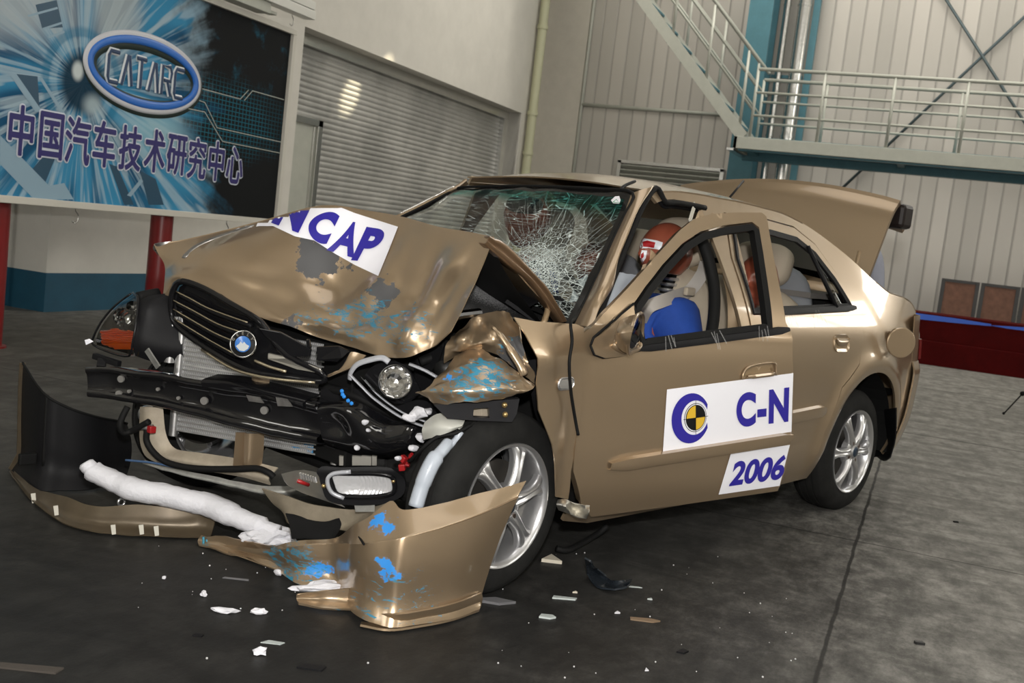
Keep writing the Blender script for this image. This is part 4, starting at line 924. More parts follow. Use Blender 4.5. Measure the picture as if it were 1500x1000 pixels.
    # black ceramic edge
    e = mth(nt, 'MINIMUM', mth(nt, 'MINIMUM', U, mth(nt, 'SUBTRACT', 1.0, U)), mth(nt, 'MULTIPLY', mth(nt, 'MINIMUM', T, mth(nt, 'SUBTRACT', 1.0, T)), .55)); ed = mth(nt, 'SUBTRACT', 1.0, step(nt, e, .022, .026))
    bk = nd(nt, 'ShaderNodeBsdfPrincipled'); bk.inputs['Base Color'].default_value = (.01, .01, .01, 1); bk.inputs['Roughness'].default_value = .2
    m3 = nd(nt, 'ShaderNodeMixShader'); nt.links.new(ed, m3.inputs[0]); nt.links.new(m2.outputs[0], m3.inputs[1]); nt.links.new(bk.outputs[0], m3.inputs[2])
    nt.links.new(m3.outputs[0], nt.nodes['Material Output'].inputs[0]); return m
def uvsheet(name, G, sub, m, par, crumple=0, cs=5):
    bm = sheet(G, sub, crumple, cs); nr = (len(G)-1)*sub+1; nc = (len(G[0])-1)*sub+1
    bm.verts.ensure_lookup_table(); L = bm.loops.layers.uv.new('UVMap'); bm.verts.index_update()
    for f in bm.faces:
        for l in f.loops:
            i = l.vert.index; l[L].uv = ((i % nc)/(nc-1), (i//nc)/(nr-1))
    return cpart(name, bm, m, par, smooth=True)
ws = uvsheet('windscreen', WG, 6, windscreen_mat(), None, .010, 5)
bm = BM(); p = WG[1][0].lerp(WG[0][1], .52)
stc = [onC(x, y, 0, .80) for x, y in ((894, 292), (901, 287), (907, 287), (909, 293), (906, 298), (897, 297))]
def on_ws(x, y):
    # point of the screen plane under a photo pixel, a hair in front of the glass
    n = (WG[3][0]-WG[0][0]).cross(WG[0][3]-WG[0][0]).normalized(); d = CQ @ rayR(x, y); t = (WG[0][0]-CAMC).dot(n)/d.dot(n); return CAMC+d*(t*.992)
bm = BM(); flat(bm, [(895, 293), (901, 287.5), (907, 287), (909, 293), (907, 298), (898, 297.5)], on_ws); sk = cpart('inspection_sticker', bm, M_white, ws); sk['label'] = 'small white and green inspection sticker'
bm = BM(); tube(bm, [on_ws(*q) for q in ((898, 296), (903, 292), (907, 297), (898, 296))], .0016, 5); cpart('sticker_mark', bm, mat('green_ink', (.05, .3, .15), .5), sk)
bm = BM(); tube(bm, spline([p+V((0, -.004, .002)) for p in WS_L[::-1]]+[WG[0][k]+V((0, 0, .006)) for k in range(1, 7)]+[p+V((0, .004, .004)) for p in RP[1:]], 4), .006, 8); cpart('windscreen_seal', bm, M_rubber, ws, smooth=True)
# far pillar, from the roof down behind the bonnet
RQ = [RP[0]+V((.05, -.0, .035))]+RP
G = [[p+V((.0, .005, .004)), p+V((.008, .022, .012)), p+V((.05, .045, -.005))] for p in RQ]
cpart('windscreen_pillar', sheet(G, 4), M_gold, smooth=True, solid=.006)
bm = BM(); tube(bm, spline([p+V((-.004, .02, .012)) for p in RP[:5]], 4), .006, 6); cpart('roof_trim', bm, M_chrome, smooth=True)
# ---- bonnet: buckled into a tent
def PY(L): return [onC(x, y, 1, yy) for x, y, yy in L]
HB = [PY(r) for r in (
    ((722, 348, -.70), (681, 340, -.56), (640, 333, -.42), (590, 319, -.22), (540, 310, -.04), (470, 302, .12), (385, 324, .34), (330, 338, .46), (270, 352, .56), (226, 359, .64)),
    ((706, 390, -.69), (668, 388, -.57), (622, 385, -.42), (578, 372, -.25), (525, 358, -.08), (442, 350, .08), (370, 352, .26), (318, 362, .38), (268, 371, .50), (232, 372, .61)),
    ((691, 425, -.68), (653, 436, -.55), (612, 436, -.43), (563, 422, -.27), (500, 415, -.10), (425, 398, .06), (357, 392, .20), (305, 388, .35), (262, 388, .47), (241, 388, .56)),
    ((676, 455, -.66), (642, 473, -.56), (600, 481, -.50), (555, 474, -.36), (500, 466, -.20), (438, 452, -.02), (372, 431, .13), (302, 404, .31), (258, 402, .42), (241, 410, .50)),
    ((660, 484, -.64), (634, 508, -.57), (600, 522, -.52), (560, 522, -.41), (524, 512, -.30), (455, 489, -.10), (377, 463, .08), (290, 416, .31), (257, 411, .42), (238, 440, .47)))]
hcol = lambda px, py, y: tuple(onC(px, py, 1, y))
hb_blobs = [('grey', hcol(478, 368, 0.02), (6, 6, 6), .35, 1.1, .66), ('grey', hcol(470, 395, -.02), (9, 9, 9), .3, 1.1, .72), ('grey', hcol(570, 432, -.28), (5, 7, 9), .3, 1.1, .75),
            ('blue', hcol(530, 465, -.25), (3.4, 4.2, 6), .3, 1.2, .74), ('blue', hcol(600, 480, -.46), (4, 4.5, 6), .3, 1.15, .76), ('blue', hcol(470, 462, -.1), (5, 5, 8), .3, 1.1, .78), ('grey', hcol(430, 482, -.05), (5, 5, 12), .3, 1.1, .80)]
M_hood = gold_mat('scuffed_gold_paint', hb_blobs)
def crease(P):
    return P
def hood_bm():
    sub = 8
    rows = [spline(r, sub) for r in HB]; cols = [spline([rows[i][j] for i in range(len(rows))], sub) for j in range(len(rows[0]))]
    P = [[cols[j][i] for j in range(len(cols))] for i in range(len(cols[0]))]
    NI, NJ = len(P), len(P[0])
    out = []
    nrm = V((-.75, -.25, .6)).normalized()
    for i in range(NI):
        row = []
        for j in range(NJ):
            v, u = i/(NI-1), j/(NJ-1); p = P[i][j]; d = 0
            # fold lines of the buckled skin: (u0, v0, u1, v1, height, width)
            for u0, v0, u1, v1, h, w in ((.10, .03, .26, .95, .020, .028), (.19, .05, .22, .55, -.016, .03), (.30, .15, .42, .9, .020, .03), (.54, .25, .42, .75, -.042, .065), (.42, .80, .60, .96, .030, .035), (.36, .62, .54, .93, -.026, .04), (.07, .05, .16, .6, .022, .022), (.33, .55, .62, .88, .018, .05), (.05, .3, .12, .9, .014, .03), (.24, .68, .5, .74, -.016, .05), (.60, .45, .66, .62, -.014, .09), (.72, .0, .80, .6, .010, .05)):
                a = V((u0, v0)); b = V((u1, v1)); ab = b-a; t = min(1, max(0, (V((u, v))-a).dot(ab)/ab.length_squared)); q = a+ab*t
                dd = math.hypot((u-q.x), (v-q.y)*.6); d += h*math.exp(-(dd/w)**2)*(1-.5*abs(2*t-1))*min(1, v*7)
            amp = .012*max(0, 1-abs(u-.3)/.4)*min(1, v*1.5)+.002
            d += amp*(noise.noise(p*9+V((3, 1, 7))))+amp*.5*noise.noise(p*23)
            row.append(p+nrm*d*min(1, .25+v*3))
        out.append(row)
    bm = BM(); grid(bm, out); return bm, out
hbm, HP = hood_bm()
from mathutils.bvhtree import BVHTree
hbm.normal_update(); HT = BVHTree.FromBMesh(hbm)
bonnet = cpart('bonnet', hbm, M_hood, smooth=True, solid=.003)
# rear half of the bonnet falling back to the screen, with its rolled edge
ridge = HP[0][::8]
G = [ridge]
for t, dz in ((.3, -.02), (.7, -.02), (1, 0)):
    row = []
    for k, p in enumerate(ridge):
        y = p.y*(1-.03*t); u = k/(len(ridge)-1); b = V((.40-.05*math.sin(math.pi*u)+.34*u, -.67+1.33*u, .855+.06*math.sin(math.pi*u)+.06*u)); row.append(p.lerp(b, t)+V((0, 0, dz)))
    G.append(row)
cpart('bonnet_rear_half', sheet(G, 4), M_gold, bonnet, smooth=True, solid=.004)
G = [[p.lerp(q, .06)+V((0, 0, -.018-.02*i)) for p, q in zip(r, r[1:]+r[-1:])] for i, r in enumerate(G)]; cpart('bonnet_black_underside', sheet(G, 4), M_dark, bonnet, smooth=True)  # near-black sheet just below the rear half of the bonnet
G = []
for (ox, oy), (ix, iy), yy in zip(((716, 345), (724, 349), (735, 353), (752, 367), (769, 385), (786, 404), (801, 420), (816, 445), (830, 470)), ((710, 357), (719, 366), (729, 374), (744, 387), (759, 399), (775, 413), (790, 432), (805, 452), (820, 473)), (-.70, -.70, -.70, -.70, -.70, -.695, -.69, -.685, -.675)):
    o_, i_ = onC(ox, oy, 1, yy), onC(ix, iy, 1, yy); G.append([o_+V((.012, .03, -.004)), o_, o_.lerp(i_, .3)+V((-.003, -.012, .004)), o_.lerp(i_, .55)+V((0, -.004, 0)), o_.lerp(i_, .75)+V((-.003, -.010, .003)), i_, i_+V((.005, .03, .0))])
cpart('bonnet_flange', sheet(G, 4), gold_mat('gold_flange_paint', (), .4, (.24, .15, .085)), bonnet, smooth=True, solid=.003)
bm = BM(); tube(bm, spline(PY(((806, 432, -.66), (802, 455, -.67), (796, 474, -.69))), 5), .010, 8); cpart('bonnet_hinge', bm, M_goldin, bonnet, smooth=True)
G = [PY(r) for r in (((536, 520, -.34), (515, 515, -.30), (512, 522, -.29)), ((520, 535, -.33), (500, 540, -.28), (496, 542, -.27)), ((482, 552, -.24), (474, 553, -.22), (472, 555, -.22)))]
cpart('bonnet_lip', sheet(G, 4), M_gold, bonnet, smooth=True, solid=.004)
G = [PY(r) for r in (((259, 409, .42), (245, 425, .45), (238, 440, .47)), ((251, 425, .44), (244, 445, .46), (235, 455, .48)), ((247, 450, .45), (244, 460, .46), (240, 467, .465)))]
cpart('bonnet_lip', sheet(G, 4), M_gold, bonnet, smooth=True, solid=.004)
G = [PY(r) for r in (((226, 357, .64), (232, 356, .62), (250, 353, .60)), ((224, 364, .66), (231, 366, .63), (244, 364, .60)), ((231, 373, .65), (236, 376, .62), (240, 378, .60)))]
cpart('bonnet_corner', sheet(G, 4), mat('scraped_metal', (.30, .29, .28), .35, .8, var=.3, vscale=30), bonnet, smooth=True, solid=.004)
bm = BM(); tube(bm, spline([HT.ray_cast(CAMC, CQ @ rayR(x, y))[0] or onC(x, y, 1, .5) for x, y in ((268, 378), (285, 362), (310, 350), (340, 340), (372, 330))], 4), [.010, .016]+[.013]*14+[.006]*1, 6, True, .25); cpart('scrape_fold', bm, bpy.data.materials['scraped_metal'], bonnet, smooth=True)
def on_hood(px, py, lift=.004):
    d = (CQ @ rayR(px, py)).normalized(); h = HT.ray_cast(CAMC, d)
    if h[0] is None: return None
    return h[0]-d*lift*1.6
def clip_bm(bm, fn):
    dead = []
    for v in bm.verts:
        q = fn(v.co.x, v.co.y)
        if q is None: dead.append(v)
        else: v.co = q
    bmesh.ops.delete(bm, geom=dead, context='VERTS'); return bm
QH = [(352, 320), (585, 329), (554, 404), (345, 330)]
sq = [(345, 336), (390, 312), (430, 300), (480, 296), (520, 312), (583, 332), (570, 365), (554, 404), (520, 388), (490, 371), (460, 352), (432, 346), (400, 331), (380, 331)]
bm = patch(sq, lambda x, y: V((x, y, 0)), 5); hs = cpart('bonnet_sticker', clip_bm(bm, lambda x, y: on_hood(x, y, .003)), M_white, bonnet, smooth=True); hs['label'] = 'white sticker with blue NCAP lettering'
def word_quads(items, par):
    for ch, q, off in items:
        t = text_bm(ch, 1, off, 'CENTER', 0, .07); a, b, c, d = bounds2(t)
        remap(t, lambda v: V((*bil(q, (v.x-a)/(b-a), (d-v.y)/(d-c)), 0)))
        cpart('letter', clip_bm(t, lambda x, y: on_hood(x, y, .006)), M_navy, par)
word_quads((('N', [(420, 286), (466, 282), (437, 341), (397, 326)], .06), ('C', [(466, 308), (500, 312), (476, 362), (444, 340)], .06), ('A', [(508, 324), (530, 326), (519, 378), (478, 366)], .045), ('P', [(537, 332), (569, 337), (540, 383), (514, 381)], .05)), hs)
# ---- grille and badge
def yG(px): return lin(px, [(250, .43), (300, .27), (365, .0), (420, -.13), (470, -.22), (520, -.30)])
def PG(L, dx=0): return [onC(x, y, 1, yG(x))+V((dx, 0, 0)) for x, y in L]
go = [(268, 412), (300, 423), (340, 446), (377, 468), (392, 486), (420, 520), (470, 545), (472, 558), (430, 553), (390, 548), (360, 541), (318, 519), (276, 491), (253, 468), (251, 440), (256, 420)]
bm = patch(go, lambda x, y: onC(x, y, 1, yG(x))+V((.018, 0, 0)), 8); gr = cpart('grille', bm, M_black, bonnet, solid=.006)
bm = BM(); tube(bm, spline(PG(go), 3, True)+PG(go[:1]), .011, 8, False); cpart('grille_frame', bm, M_black, gr, smooth=True)
M_slat = mat('champagne_trim', (.52, .45, .32), .25, .8)
for L in (((260, 427), (280, 437), (304, 450), (335, 462), (364, 472)), ((256, 440), (285, 455), (320, 474), (354, 486)), ((256, 453), (285, 470), (315, 487), (345, 500)), ((257, 467), (285, 484), (310, 499), (343, 517))):
    bm = BM(); tube(bm, spline(PG(L, -.004), 4), .0028, 6); cpart('grille_slat', bm, M_slat, gr, smooth=True)
    bm = BM(); q = PG([(x+2, y+5) for x, y in L], .006); tube(bm, spline(q, 4), .008, 6); cpart('grille_slat', bm, M_plastic, gr, smooth=True)
for L in (((378, 528), (400, 537), (424, 544)), ((300, 512), (340, 537), (375, 549), (420, 556), (466, 560))):
    bm = BM(); tube(bm, spline(PG(L, -.012), 4), .005, 6); cpart('grille_trim', bm, M_slat, gr, smooth=True)
for poly, m in ((((385, 480), (413, 486), (440, 500), (460, 511), (458, 522), (430, 523), (410, 508), (393, 491)), M_black), (((466, 508), (503, 507), (514, 515), (508, 524), (498, 530), (469, 528)), M_black), (((395, 517), (430, 524), (475, 540), (478, 548), (440, 541), (396, 526)), M_steel), (((452, 498), (458, 497), (460, 510), (455, 511)), M_black)):
    bm = BM(); f = bm.faces.new([bm.verts.new(onC(x, y, 1, yG(x))+V((-.012+.01*noise.noise(V((x, y, 0))*.1), 0, 0))) for x, y in poly]); cpart('grille_fragment', bm, m, gr, solid=.012, bevel=.003)
ec2 = onC(365, 503, 1, yG(365))+V((-.03, -.012, 0)); nz = (CAMC-ec2).normalized().lerp(V((-1, 0, .12)), .35).normalized()
EM = Matrix.Translation(ec2) @ nz.to_track_quat('Z', 'Y').to_matrix().to_4x4()
upl = (EM.to_3x3().inverted() @ V((0, 0, 1))); EM = EM @ Matrix.Rotation(math.atan2(upl.y, upl.x)-math.pi/2, 4, 'Z') @ Matrix.Rotation(math.radians(8), 4, 'Z')
def eb(n, bm, m, **k): bmesh.ops.transform(bm, matrix=EM, verts=bm.verts); return cpart(n, bm, m, bdg, **k)
bm = BM(); lathe(bm, [(0, -.01), (.044, -.01), (.0445, 0), (.042, .004), (.040, .003)], 40, EM); bdg = cpart('badge', bm, M_chrome, gr, smooth=True); bdg['label'] = 'round blue and chrome badge'
bm = BM(); lathe(bm, [(.041, .0025), (.027, .0035), (.026, .005), (.0255, .0035)], 40); eb('badge_ring', bm, M_inkblack, smooth=True)
bm = BM(); lathe(bm, [(.0258, .0035), (0, .005)], 40); eb('badge_centre', bm, mat('badge_blue', (.03, .16, .50), .2, coat=1), smooth=True)
bm = BM(); bm.faces.new([bm.verts.new((x*.025, y*.025, .0062)) for x, y in ((-.85, -.25), (-.45, .05), (-.25, .35), (0, .05), (.2, .3), (.5, -.05), (.85, -.25), (.7, -.6), (.2, -.9), (-.4, -.8))]); eb('badge_mountain', bm, mat('badge_silver', (.6, .64, .66), .3, .5))
bm = BM()
for i, ch in enumerate('GEELY'):
    t = text_bm(ch, .0125, .0006); a = math.radians(90+62-31*i); remap(t, lambda v: V((math.cos(a)*(.0335+v.y)+math.sin(a)*v.x, math.sin(a)*(.0335+v.y)-math.cos(a)*v.x, .0048)))
    me = bpy.data.meshes.new('t'); t.to_mesh(me); t.free(); bm.from_mesh(me); bpy.data.meshes.remove(me)
eb('badge_lettering', bm, M_chrome)
# ---- left front wing, torn: rear part still standing by the door, front part folded
wing = spx([(751, 464), (782, 470), (842, 474), (853, 479), (852, 520), (852, 580), (846, 640), (838, 690), (832, 731), (816, 728), (812, 690), (805, 650), (797, 627), (787, 600), (783, 560), (781, 523), (768, 490)])
def wf(x, z): return V((x, -SWd(z)-.006+.016*math.exp(-((x-.30+.25*(z-.6))/.04)**2)*max(0, 1-abs(z-.45)/.35)+.010*math.sin(x*38+z*6)*max(0, min(1, (.62-z)*4))-.02*math.exp(-((z-.74)/.05)**2)*max(0, 1-abs(x-.15)/.16), z))
M_wing = gold_mat('scuffed_wing_paint', [('blue', tuple(onC(690, 548, 1, -.8)), (3.2, 5, 8), .3, 1.15, .70), ('bright', tuple(onC(662, 552, 1, -.7)), (9, 9, 14), .2, 1.0, .72), ('blue', tuple(onC(670, 575, 1, -.75)), (5, 5, 10), .3, 1.1, .76), ('blue', tuple(onC(745, 505, 1, -.75)), (9, 9, 9), .2, 1.0, .72), ('grey', tuple(onC(752, 520, 1, -.75)), (8, 8, 9), .3, 1.0, .76)])
wg = cpart('front_wing', patch(wing, wf, .022), M_wing, smooth=True, solid=.004, off=1)
G = [PY(r) for r in (((657, 532, -.62), (690, 508, -.66), (725, 522, -.74), (760, 547, -.81), (781, 565, -.83)), ((632, 562, -.65), (668, 548, -.71), (706, 538, -.77), (750, 558, -.83), (780, 569, -.845)), ((618, 572, -.63), (652, 572, -.73), (698, 570, -.80), (745, 570, -.85), (773, 574, -.85)), ((607, 575, -.60), (640, 591, -.69), (680, 592, -.78), (730, 585, -.82), (766, 578, -.83)))]
cpart('wing_fold', sheet(G, 7, .010, 17, 2), M_wing, wg, smooth=True, solid=.003)
G = [PY(r) for r in (((672, 482, -.58), (688, 474, -.61), (701, 465, -.62), (722, 460, -.63), (742, 455, -.64), (756, 470, -.72)), ((660, 497, -.60), (682, 494, -.68), (703, 484, -.64), (722, 488, -.70), (746, 480, -.68), (766, 495, -.77)), ((651, 514, -.60), (676, 510, -.66), (700, 500, -.70), (730, 506, -.72), (752, 506, -.77), (774, 524, -.81)), ((650, 532, -.59), (676, 516, -.63), (694, 508, -.67), (728, 522, -.70), (756, 540, -.76), (783, 560, -.82)))]
cpart('wing_fold', sheet(G, 7, .014, 15, 5), M_wing, wg, smooth=True, solid=.003)
bm = BM(); tube(bm, spline(PY(((722, 478, -.74), (734, 492, -.77), (748, 512, -.80), (762, 534, -.83), (768, 548, -.84))), 5), [.008]*4+[.014]*6+[.018]*7+[.02]*4, 8, True, .6); cpart('wing_crease', bm, M_wing, wg, smooth=True)
mk = sv(826, 561); bm = BM(); bm = patch(roundrect(mk[0]-.036, mk[0]+.036, mk[1]-.014, mk[1]+.014, .0135), lambda x, z: wf(x, z)+V((0, -.010+6*((x-mk[0])**2*.3+(z-mk[1])**2), 0)), .006); cpart('side_marker_lamp', bm, mat('clear_lamp', (.38, .37, .35), .12, .4, 1), wg, smooth=True, solid=.006)
bm = BM(); ribbon(bm, wf, roundrect(mk[0]-.040, mk[0]+.040, mk[1]-.018, mk[1]+.018, .017), .005, .008); cpart('lamp_bezel', bm, M_alu, wg, smooth=True, solid=.004, off=1)
G = [PY(r) for r in (((774, 528, -.74), (785, 526, -.76)), ((776, 560, -.74), (786, 562, -.76)), ((782, 600, -.74), (790, 600, -.77)), ((790, 625, -.74), (798, 628, -.78)))]
cpart('wing_inner_edge', sheet(G, 4), M_plastic, wg, smooth=True, solid=.006)
G = [PY(r) for r in (((817, 731, -.80), (815, 739, -.82), (818, 747, -.80)), ((830, 731, -.84), (829, 742, -.86), (832, 752, -.84)), ((842, 738, -.86), (843, 748, -.83), (847, 757, -.86)), ((864, 740, -.88), (862, 750, -.90), (859, 760, -.88)))]
cpart('torn_bracket', sheet(G, 4), M_steel, wg, smooth=True, solid=.003)
# inner structure: black bracket with holes above the wheel
bm = BM(); Q = PY(((636, 593, -.62), (761, 584, -.74), (750, 617, -.74), (655, 612, -.62)))
hole = [(694, 598), (716, 597), (717, 612), (693, 611)]
yBk = lambda px: lin(px, [(636, -.70), (761, -.835)])
bm = patch([(636, 593), (700, 589), (761, 584), (757, 606), (750, 618), (700, 616), (655, 613)], lambda x, y: onC(x, y, 1, yBk(x)), 8, [hole]); br = cpart('inner_wing_bracket', bm, mat('bracket_black', (.02, .02, .022), .4, coat=.3), solid=.02)
bm = BM(); bmesh.ops.create_cube(bm, size=.05, matrix=Matrix.Translation(onC(706, 603, 1, yBk(706)+.05))); cpart('pale_backing', bm, M_beige, br)
for x, y in ((739, 593), (740, 607)):
    bm = BM(); c = onC(x, y, 1, yBk(x)-.008); bmesh.ops.create_uvsphere(bm, u_segments=12, v_segments=8, radius=.009, matrix=Matrix.Translation(c)); cpart('bolt', bm, mat('brass_bolt', (.45, .32, .14), .3, .8) if y < 600 else bpy.data.materials['brass_bolt'], br, smooth=True)
# ============================================================ crushed front end
M_gloss = mat('glossy_black_paint', (.006, .006, .007), .10, .0, 1)
M_gloss.node_tree.nodes['Principled BSDF'].inputs['Specular IOR Level'].default_value = .5
# bumper beam: pressed black channel, bent back on the driver side
yB = lambda px: lin(px, [(127, .60), (240, .33), (340, .10), (420, -.08), (500, -.25), (560, -.38), (605, -.50)])
def PB(x, y, dx=0, dz=0): return onC(x, y, 1, yB(x))+V((dx, 0, dz))
tops = [(127, 538), (160, 538), (190, 541), (240, 548), (290, 556), (340, 563), (390, 570), (430, 580), (465, 590)]
bots = [(130, 580), (160, 585), (190, 590), (240, 599), (290, 611), (340, 624), (390, 637), (430, 645), (468, 650)]
G = []
for (tx, ty), (bx, by) in zip(tops, bots):
    row = []
    for t, dx in ((0, .07), (0, .0), (.14, -.008), (.24, .010), (.48, .014), (.72, .010), (.84, -.008), (1, .0), (1, .07)):
        row.append(PB(tx+(bx-tx)*t, ty+(by-ty)*t, dx*min(1, .25+(tx-127)/80)+.004*math.sin(tx*.09)))
    G.append(row)
beam = cpart('bumper_beam', sheet(G, 4, .004, 9, 3), M_gloss, smooth=True, solid=.004)
bm = BM(); bm.faces.new([bm.verts.new(p) for p in G[0]]); cpart('beam_end', bm, M_black, beam)
M_hole_disc = mat('hole_disc_grey', (.16, .155, .145), .7)  # solid grey discs on the beam, coloured to look like lit holes
for x, y, r in ((178, 555, .012), (175, 577, .012), (300, 587, .013), (388, 601, .013), (190, 573, .006), (232, 570, .006), (262, 583, .006)):
    c = PB(x, y, -.004); bm = BM(); lathe(bm, [(0, 0), (r, 0), (r, -.008)], 20, Matrix.Translation(c) @ V((-.85, -.5, 0)).to_track_quat('Z', 'Y').to_matrix().to_4x4()); cpart('painted_hole_disc', bm, M_hole_disc, beam, smooth=False)
# buckled driver end of the beam
G = [[PB(x, y, dx*.45) for x, y, dx in r] for r in (
    ((462, 592, .03), (466, 600, -.01), (468, 622, .0), (470, 642, .01), (472, 652, .05)),
    ((490, 588, .03), (490, 598, -.02), (492, 622, .03), (494, 645, .0), (496, 660, .05)),
    ((520, 590, .03), (518, 604, -.04), (520, 632, -.03), (520, 654, -.01), (522, 668, .05)),
    ((545, 606, .06), (545, 618, -.02), (545, 640, -.05), (545, 660, -.03), (546, 670, .04)),
    ((565, 618, .07), (568, 624, .0), (570, 645, -.04), (570, 662, -.03), (568, 670, .04)),
    ((590, 617, .07), (598, 624, .02), (600, 640, .0), (597, 655, .0), (590, 664, .05)),
    ((608, 628, .08), (615, 632, .05), (617, 640, .05), (612, 650, .05), (602, 658, .07)))]
cpart('beam_bent_end', sheet(G, 5), M_gloss, beam, smooth=True, solid=.004)
G = [[PB(x, y, dx) for x, y, dx in r] for r in (((300, 548, .05), (300, 556, -.01), (302, 566, -.015)), ((345, 552, .05), (347, 560, -.02), (347, 570, -.02)), ((400, 565, .05), (402, 574, -.03), (402, 582, -.02)), ((450, 578, .05), (452, 588, -.02), (450, 600, -.01)))]
cpart('beam_upper_lip', sheet(G, 4), M_black, beam, smooth=True, solid=.004)
G = [[PB(x, y, .09) for x, y in r] for r in (((440, 572), (440, 610), (440, 655)), ((500, 570), (500, 615), (500, 668)), ((560, 585), (565, 625), (560, 672)), ((620, 610), (625, 640), (610, 670)))]
cpart('dark_gap_panel', sheet(G, 4, .01, 9), M_plastic, beam, smooth=True, solid=.01)  # black panel added behind the bent beam, darkens the gaps
for poly in (((372, 578), (392, 581), (398, 590), (376, 587)), ((415, 580), (432, 584), (440, 595), (418, 594))):
    bm = BM(); bm.faces.new([bm.verts.new(PB(x, y, -.03)) for x, y in poly]); cpart('torn_metal', bm, bpy.data.materials['scraped_metal'], beam, solid=.004)
# condenser, tilted with the beam
yR = lambda px: lin(px, [(240, .33), (265, .30), (345, .12), (420, -.06), (500, -.24)])
def PR(x, y, dx=0): return onC(x, y, 1, yR(x)+.09)+V((dx, 0, 0))
ca, cb = PR(258, 640, .0), PR(488, 705, .0); dirc = V((cb.x-ca.x, cb.y-ca.y, 0)); Lc = dirc.length; dirc.normalize()
z0, z1 = .285, .66
bm = BM(); nrmc = V((dirc.y, -dirc.x, 0)); nrmc = nrmc if nrmc.x < 0 else -nrmc
base = V((ca.x, ca.y, 0))
def cbox(bm, s0, s1, za, zb, d0, d1):
    P = [base+dirc*s+nrmc*d+V((0, 0, z)) for z in (za, zb) for s, d in ((s0, d0), (s1, d0), (s1, d1), (s0, d1))]
    v = [bm.verts.new(p) for p in P]
    for f in ((0, 1, 2, 3), (4, 5, 6, 7), (0, 1, 5, 4), (1, 2, 6, 5), (2, 3, 7, 6), (3, 0, 4, 7)): bm.faces.new([v[i] for i in f])
def fin_mat():
    m = mat('radiator_fins', (.33, .33, .33), .5, .6); nt = m.node_tree; p = nt.nodes['Principled BSDF']; tc = nd(nt, 'ShaderNodeTexCoord').outputs['Object']; sx = nd(nt, 'ShaderNodeSeparateXYZ'); nt.links.new(tc, sx.inputs[0])
    k = mth(nt, 'FRACT', mth(nt, 'MULTIPLY', mth(nt, 'ADD', sx.outputs[1], mth(nt, 'MULTIPLY', sx.outputs[2], .15)), 160)); c = mix(nt, step(nt, k, .3, .7), (.26, .26, .26), (.46, .46, .46))
    d = dist3(nt, tc, tuple(PR(460, 690)), (4, 4, 5)); f = step(nt, mth(nt, 'ADD', noi(nt, tc, 16, 6, .7, (1, 1, 5)), mth(nt, 'MULTIPLY', mth(nt, 'SUBTRACT', 1.0, step(nt, d, .2, 1)), .4)), .84, .88); c = mix(nt, f, c, (.03, .24, .5)); nt.links.new(c, p.inputs['Base Color']); return m
cbox(bm, 0, Lc, z0, z1, -.02, 0); con = cpart('condenser', bm, fin_mat())
bm = BM(); k = z0
while k < z1: cbox(bm, 0, Lc, k, k+.005, 0, .006); k += .0165
cpart('condenser_tubes', bm, M_alu, con)
for s in (-.012, Lc):
    bm = BM(); tube(bm, [base+dirc*s+V((0, 0, z0-.02)), base+dirc*s+V((0, 0, z1+.04))], .016, 12); cpart('header_tank', bm, M_alu, con, smooth=True, angle=.6)
for s, za, zb, r in ((-.045, .52, .68, .020), (-.06, .55, .62, .014)):
    bm = BM(); tube(bm, [base+dirc*s+nrmc*.01+V((0, 0, za)), base+dirc*s+nrmc*.01+V((0, 0, zb))], r, 12); cpart('receiver_tube', bm, M_alu, con, smooth=True, angle=.6)
# front panel: lower cross member, side leg and centre post in primed steel
M_prim = mat('dusty_gold_primer', (.36, .31, .24), .55, .25, var=.15, vscale=20)
yX = lambda px: lin(px, [(195, .46), (245, .33), (300, .20), (345, .10), (400, -.03), (440, -.10)])
def PX(x, y, dx=0): return onC(x, y, 1, yX(x))+V((dx+.02, 0, 0))
G = [[PX(x, y, dx) for x, y, dx in r] for r in (
    ((197, 596, .0), (212, 596, -.012), (223, 598, .02)), ((196, 625, 0), (212, 628, -.012), (226, 630, .02)), ((198, 652, 0), (216, 650, -.012), (232, 648, .02)), ((208, 671, 0), (224, 664, -.014), (240, 657, .02)),
    ((235, 681, 0), (245, 671, -.014), (252, 661, .02)), ((290, 690, 0), (295, 680, -.014), (298, 667, .02)), ((345, 699, 0), (348, 691, -.014), (350, 676, .02)), ((388, 711, .0), (390, 701, -.01), (392, 686, .02)))]
fp = cpart('front_panel', sheet(G, 4), M_prim, smooth=True, solid=.005)
G = [[PX(x, y, dx) for x, y, dx in r] for r in (((343, 634, .0), (349, 633, -.03), (352, 634, .0), (358, 634, -.02), (366, 635, -.02), (372, 636, .02)), ((341, 660, 0), (347, 659, -.03), (350, 660, 0), (356, 660, -.02), (365, 661, -.02), (371, 661, .02)), ((340, 682, 0), (345, 683, -.03), (348, 683, 0), (355, 683, -.02), (364, 684, -.02), (368, 684, .02)))]
cpart('centre_post', sheet(G, 3), M_gold, fp, smooth=True, solid=.004)
G = [[PX(x, y, dx) for x, y, dx in r] for r in (((362, 546, 0), (372, 549, -.01), (384, 552, .01)), ((361, 556, 0), (371, 559, -.01), (383, 561, .01)))]
cpart('centre_post', sheet(G, 3), M_gold, fp, smooth=True, solid=.004)
G = [[PX(x, y, dx) for x, y, dx in r] for r in (((205, 674, .0), (205, 679, -.01), (207, 683, .02)), ((260, 689, 0), (262, 696, -.01), (265, 700, .02)), ((330, 703, 0), (333, 712, -.012), (336, 717, .02)), ((372, 712, 0), (376, 722, -.014), (378, 728, .02)), ((398, 713, 0), (410, 722, -.02), (414, 730, .02)), ((415, 712, .02), (430, 716, -.0), (436, 727, .02)))]
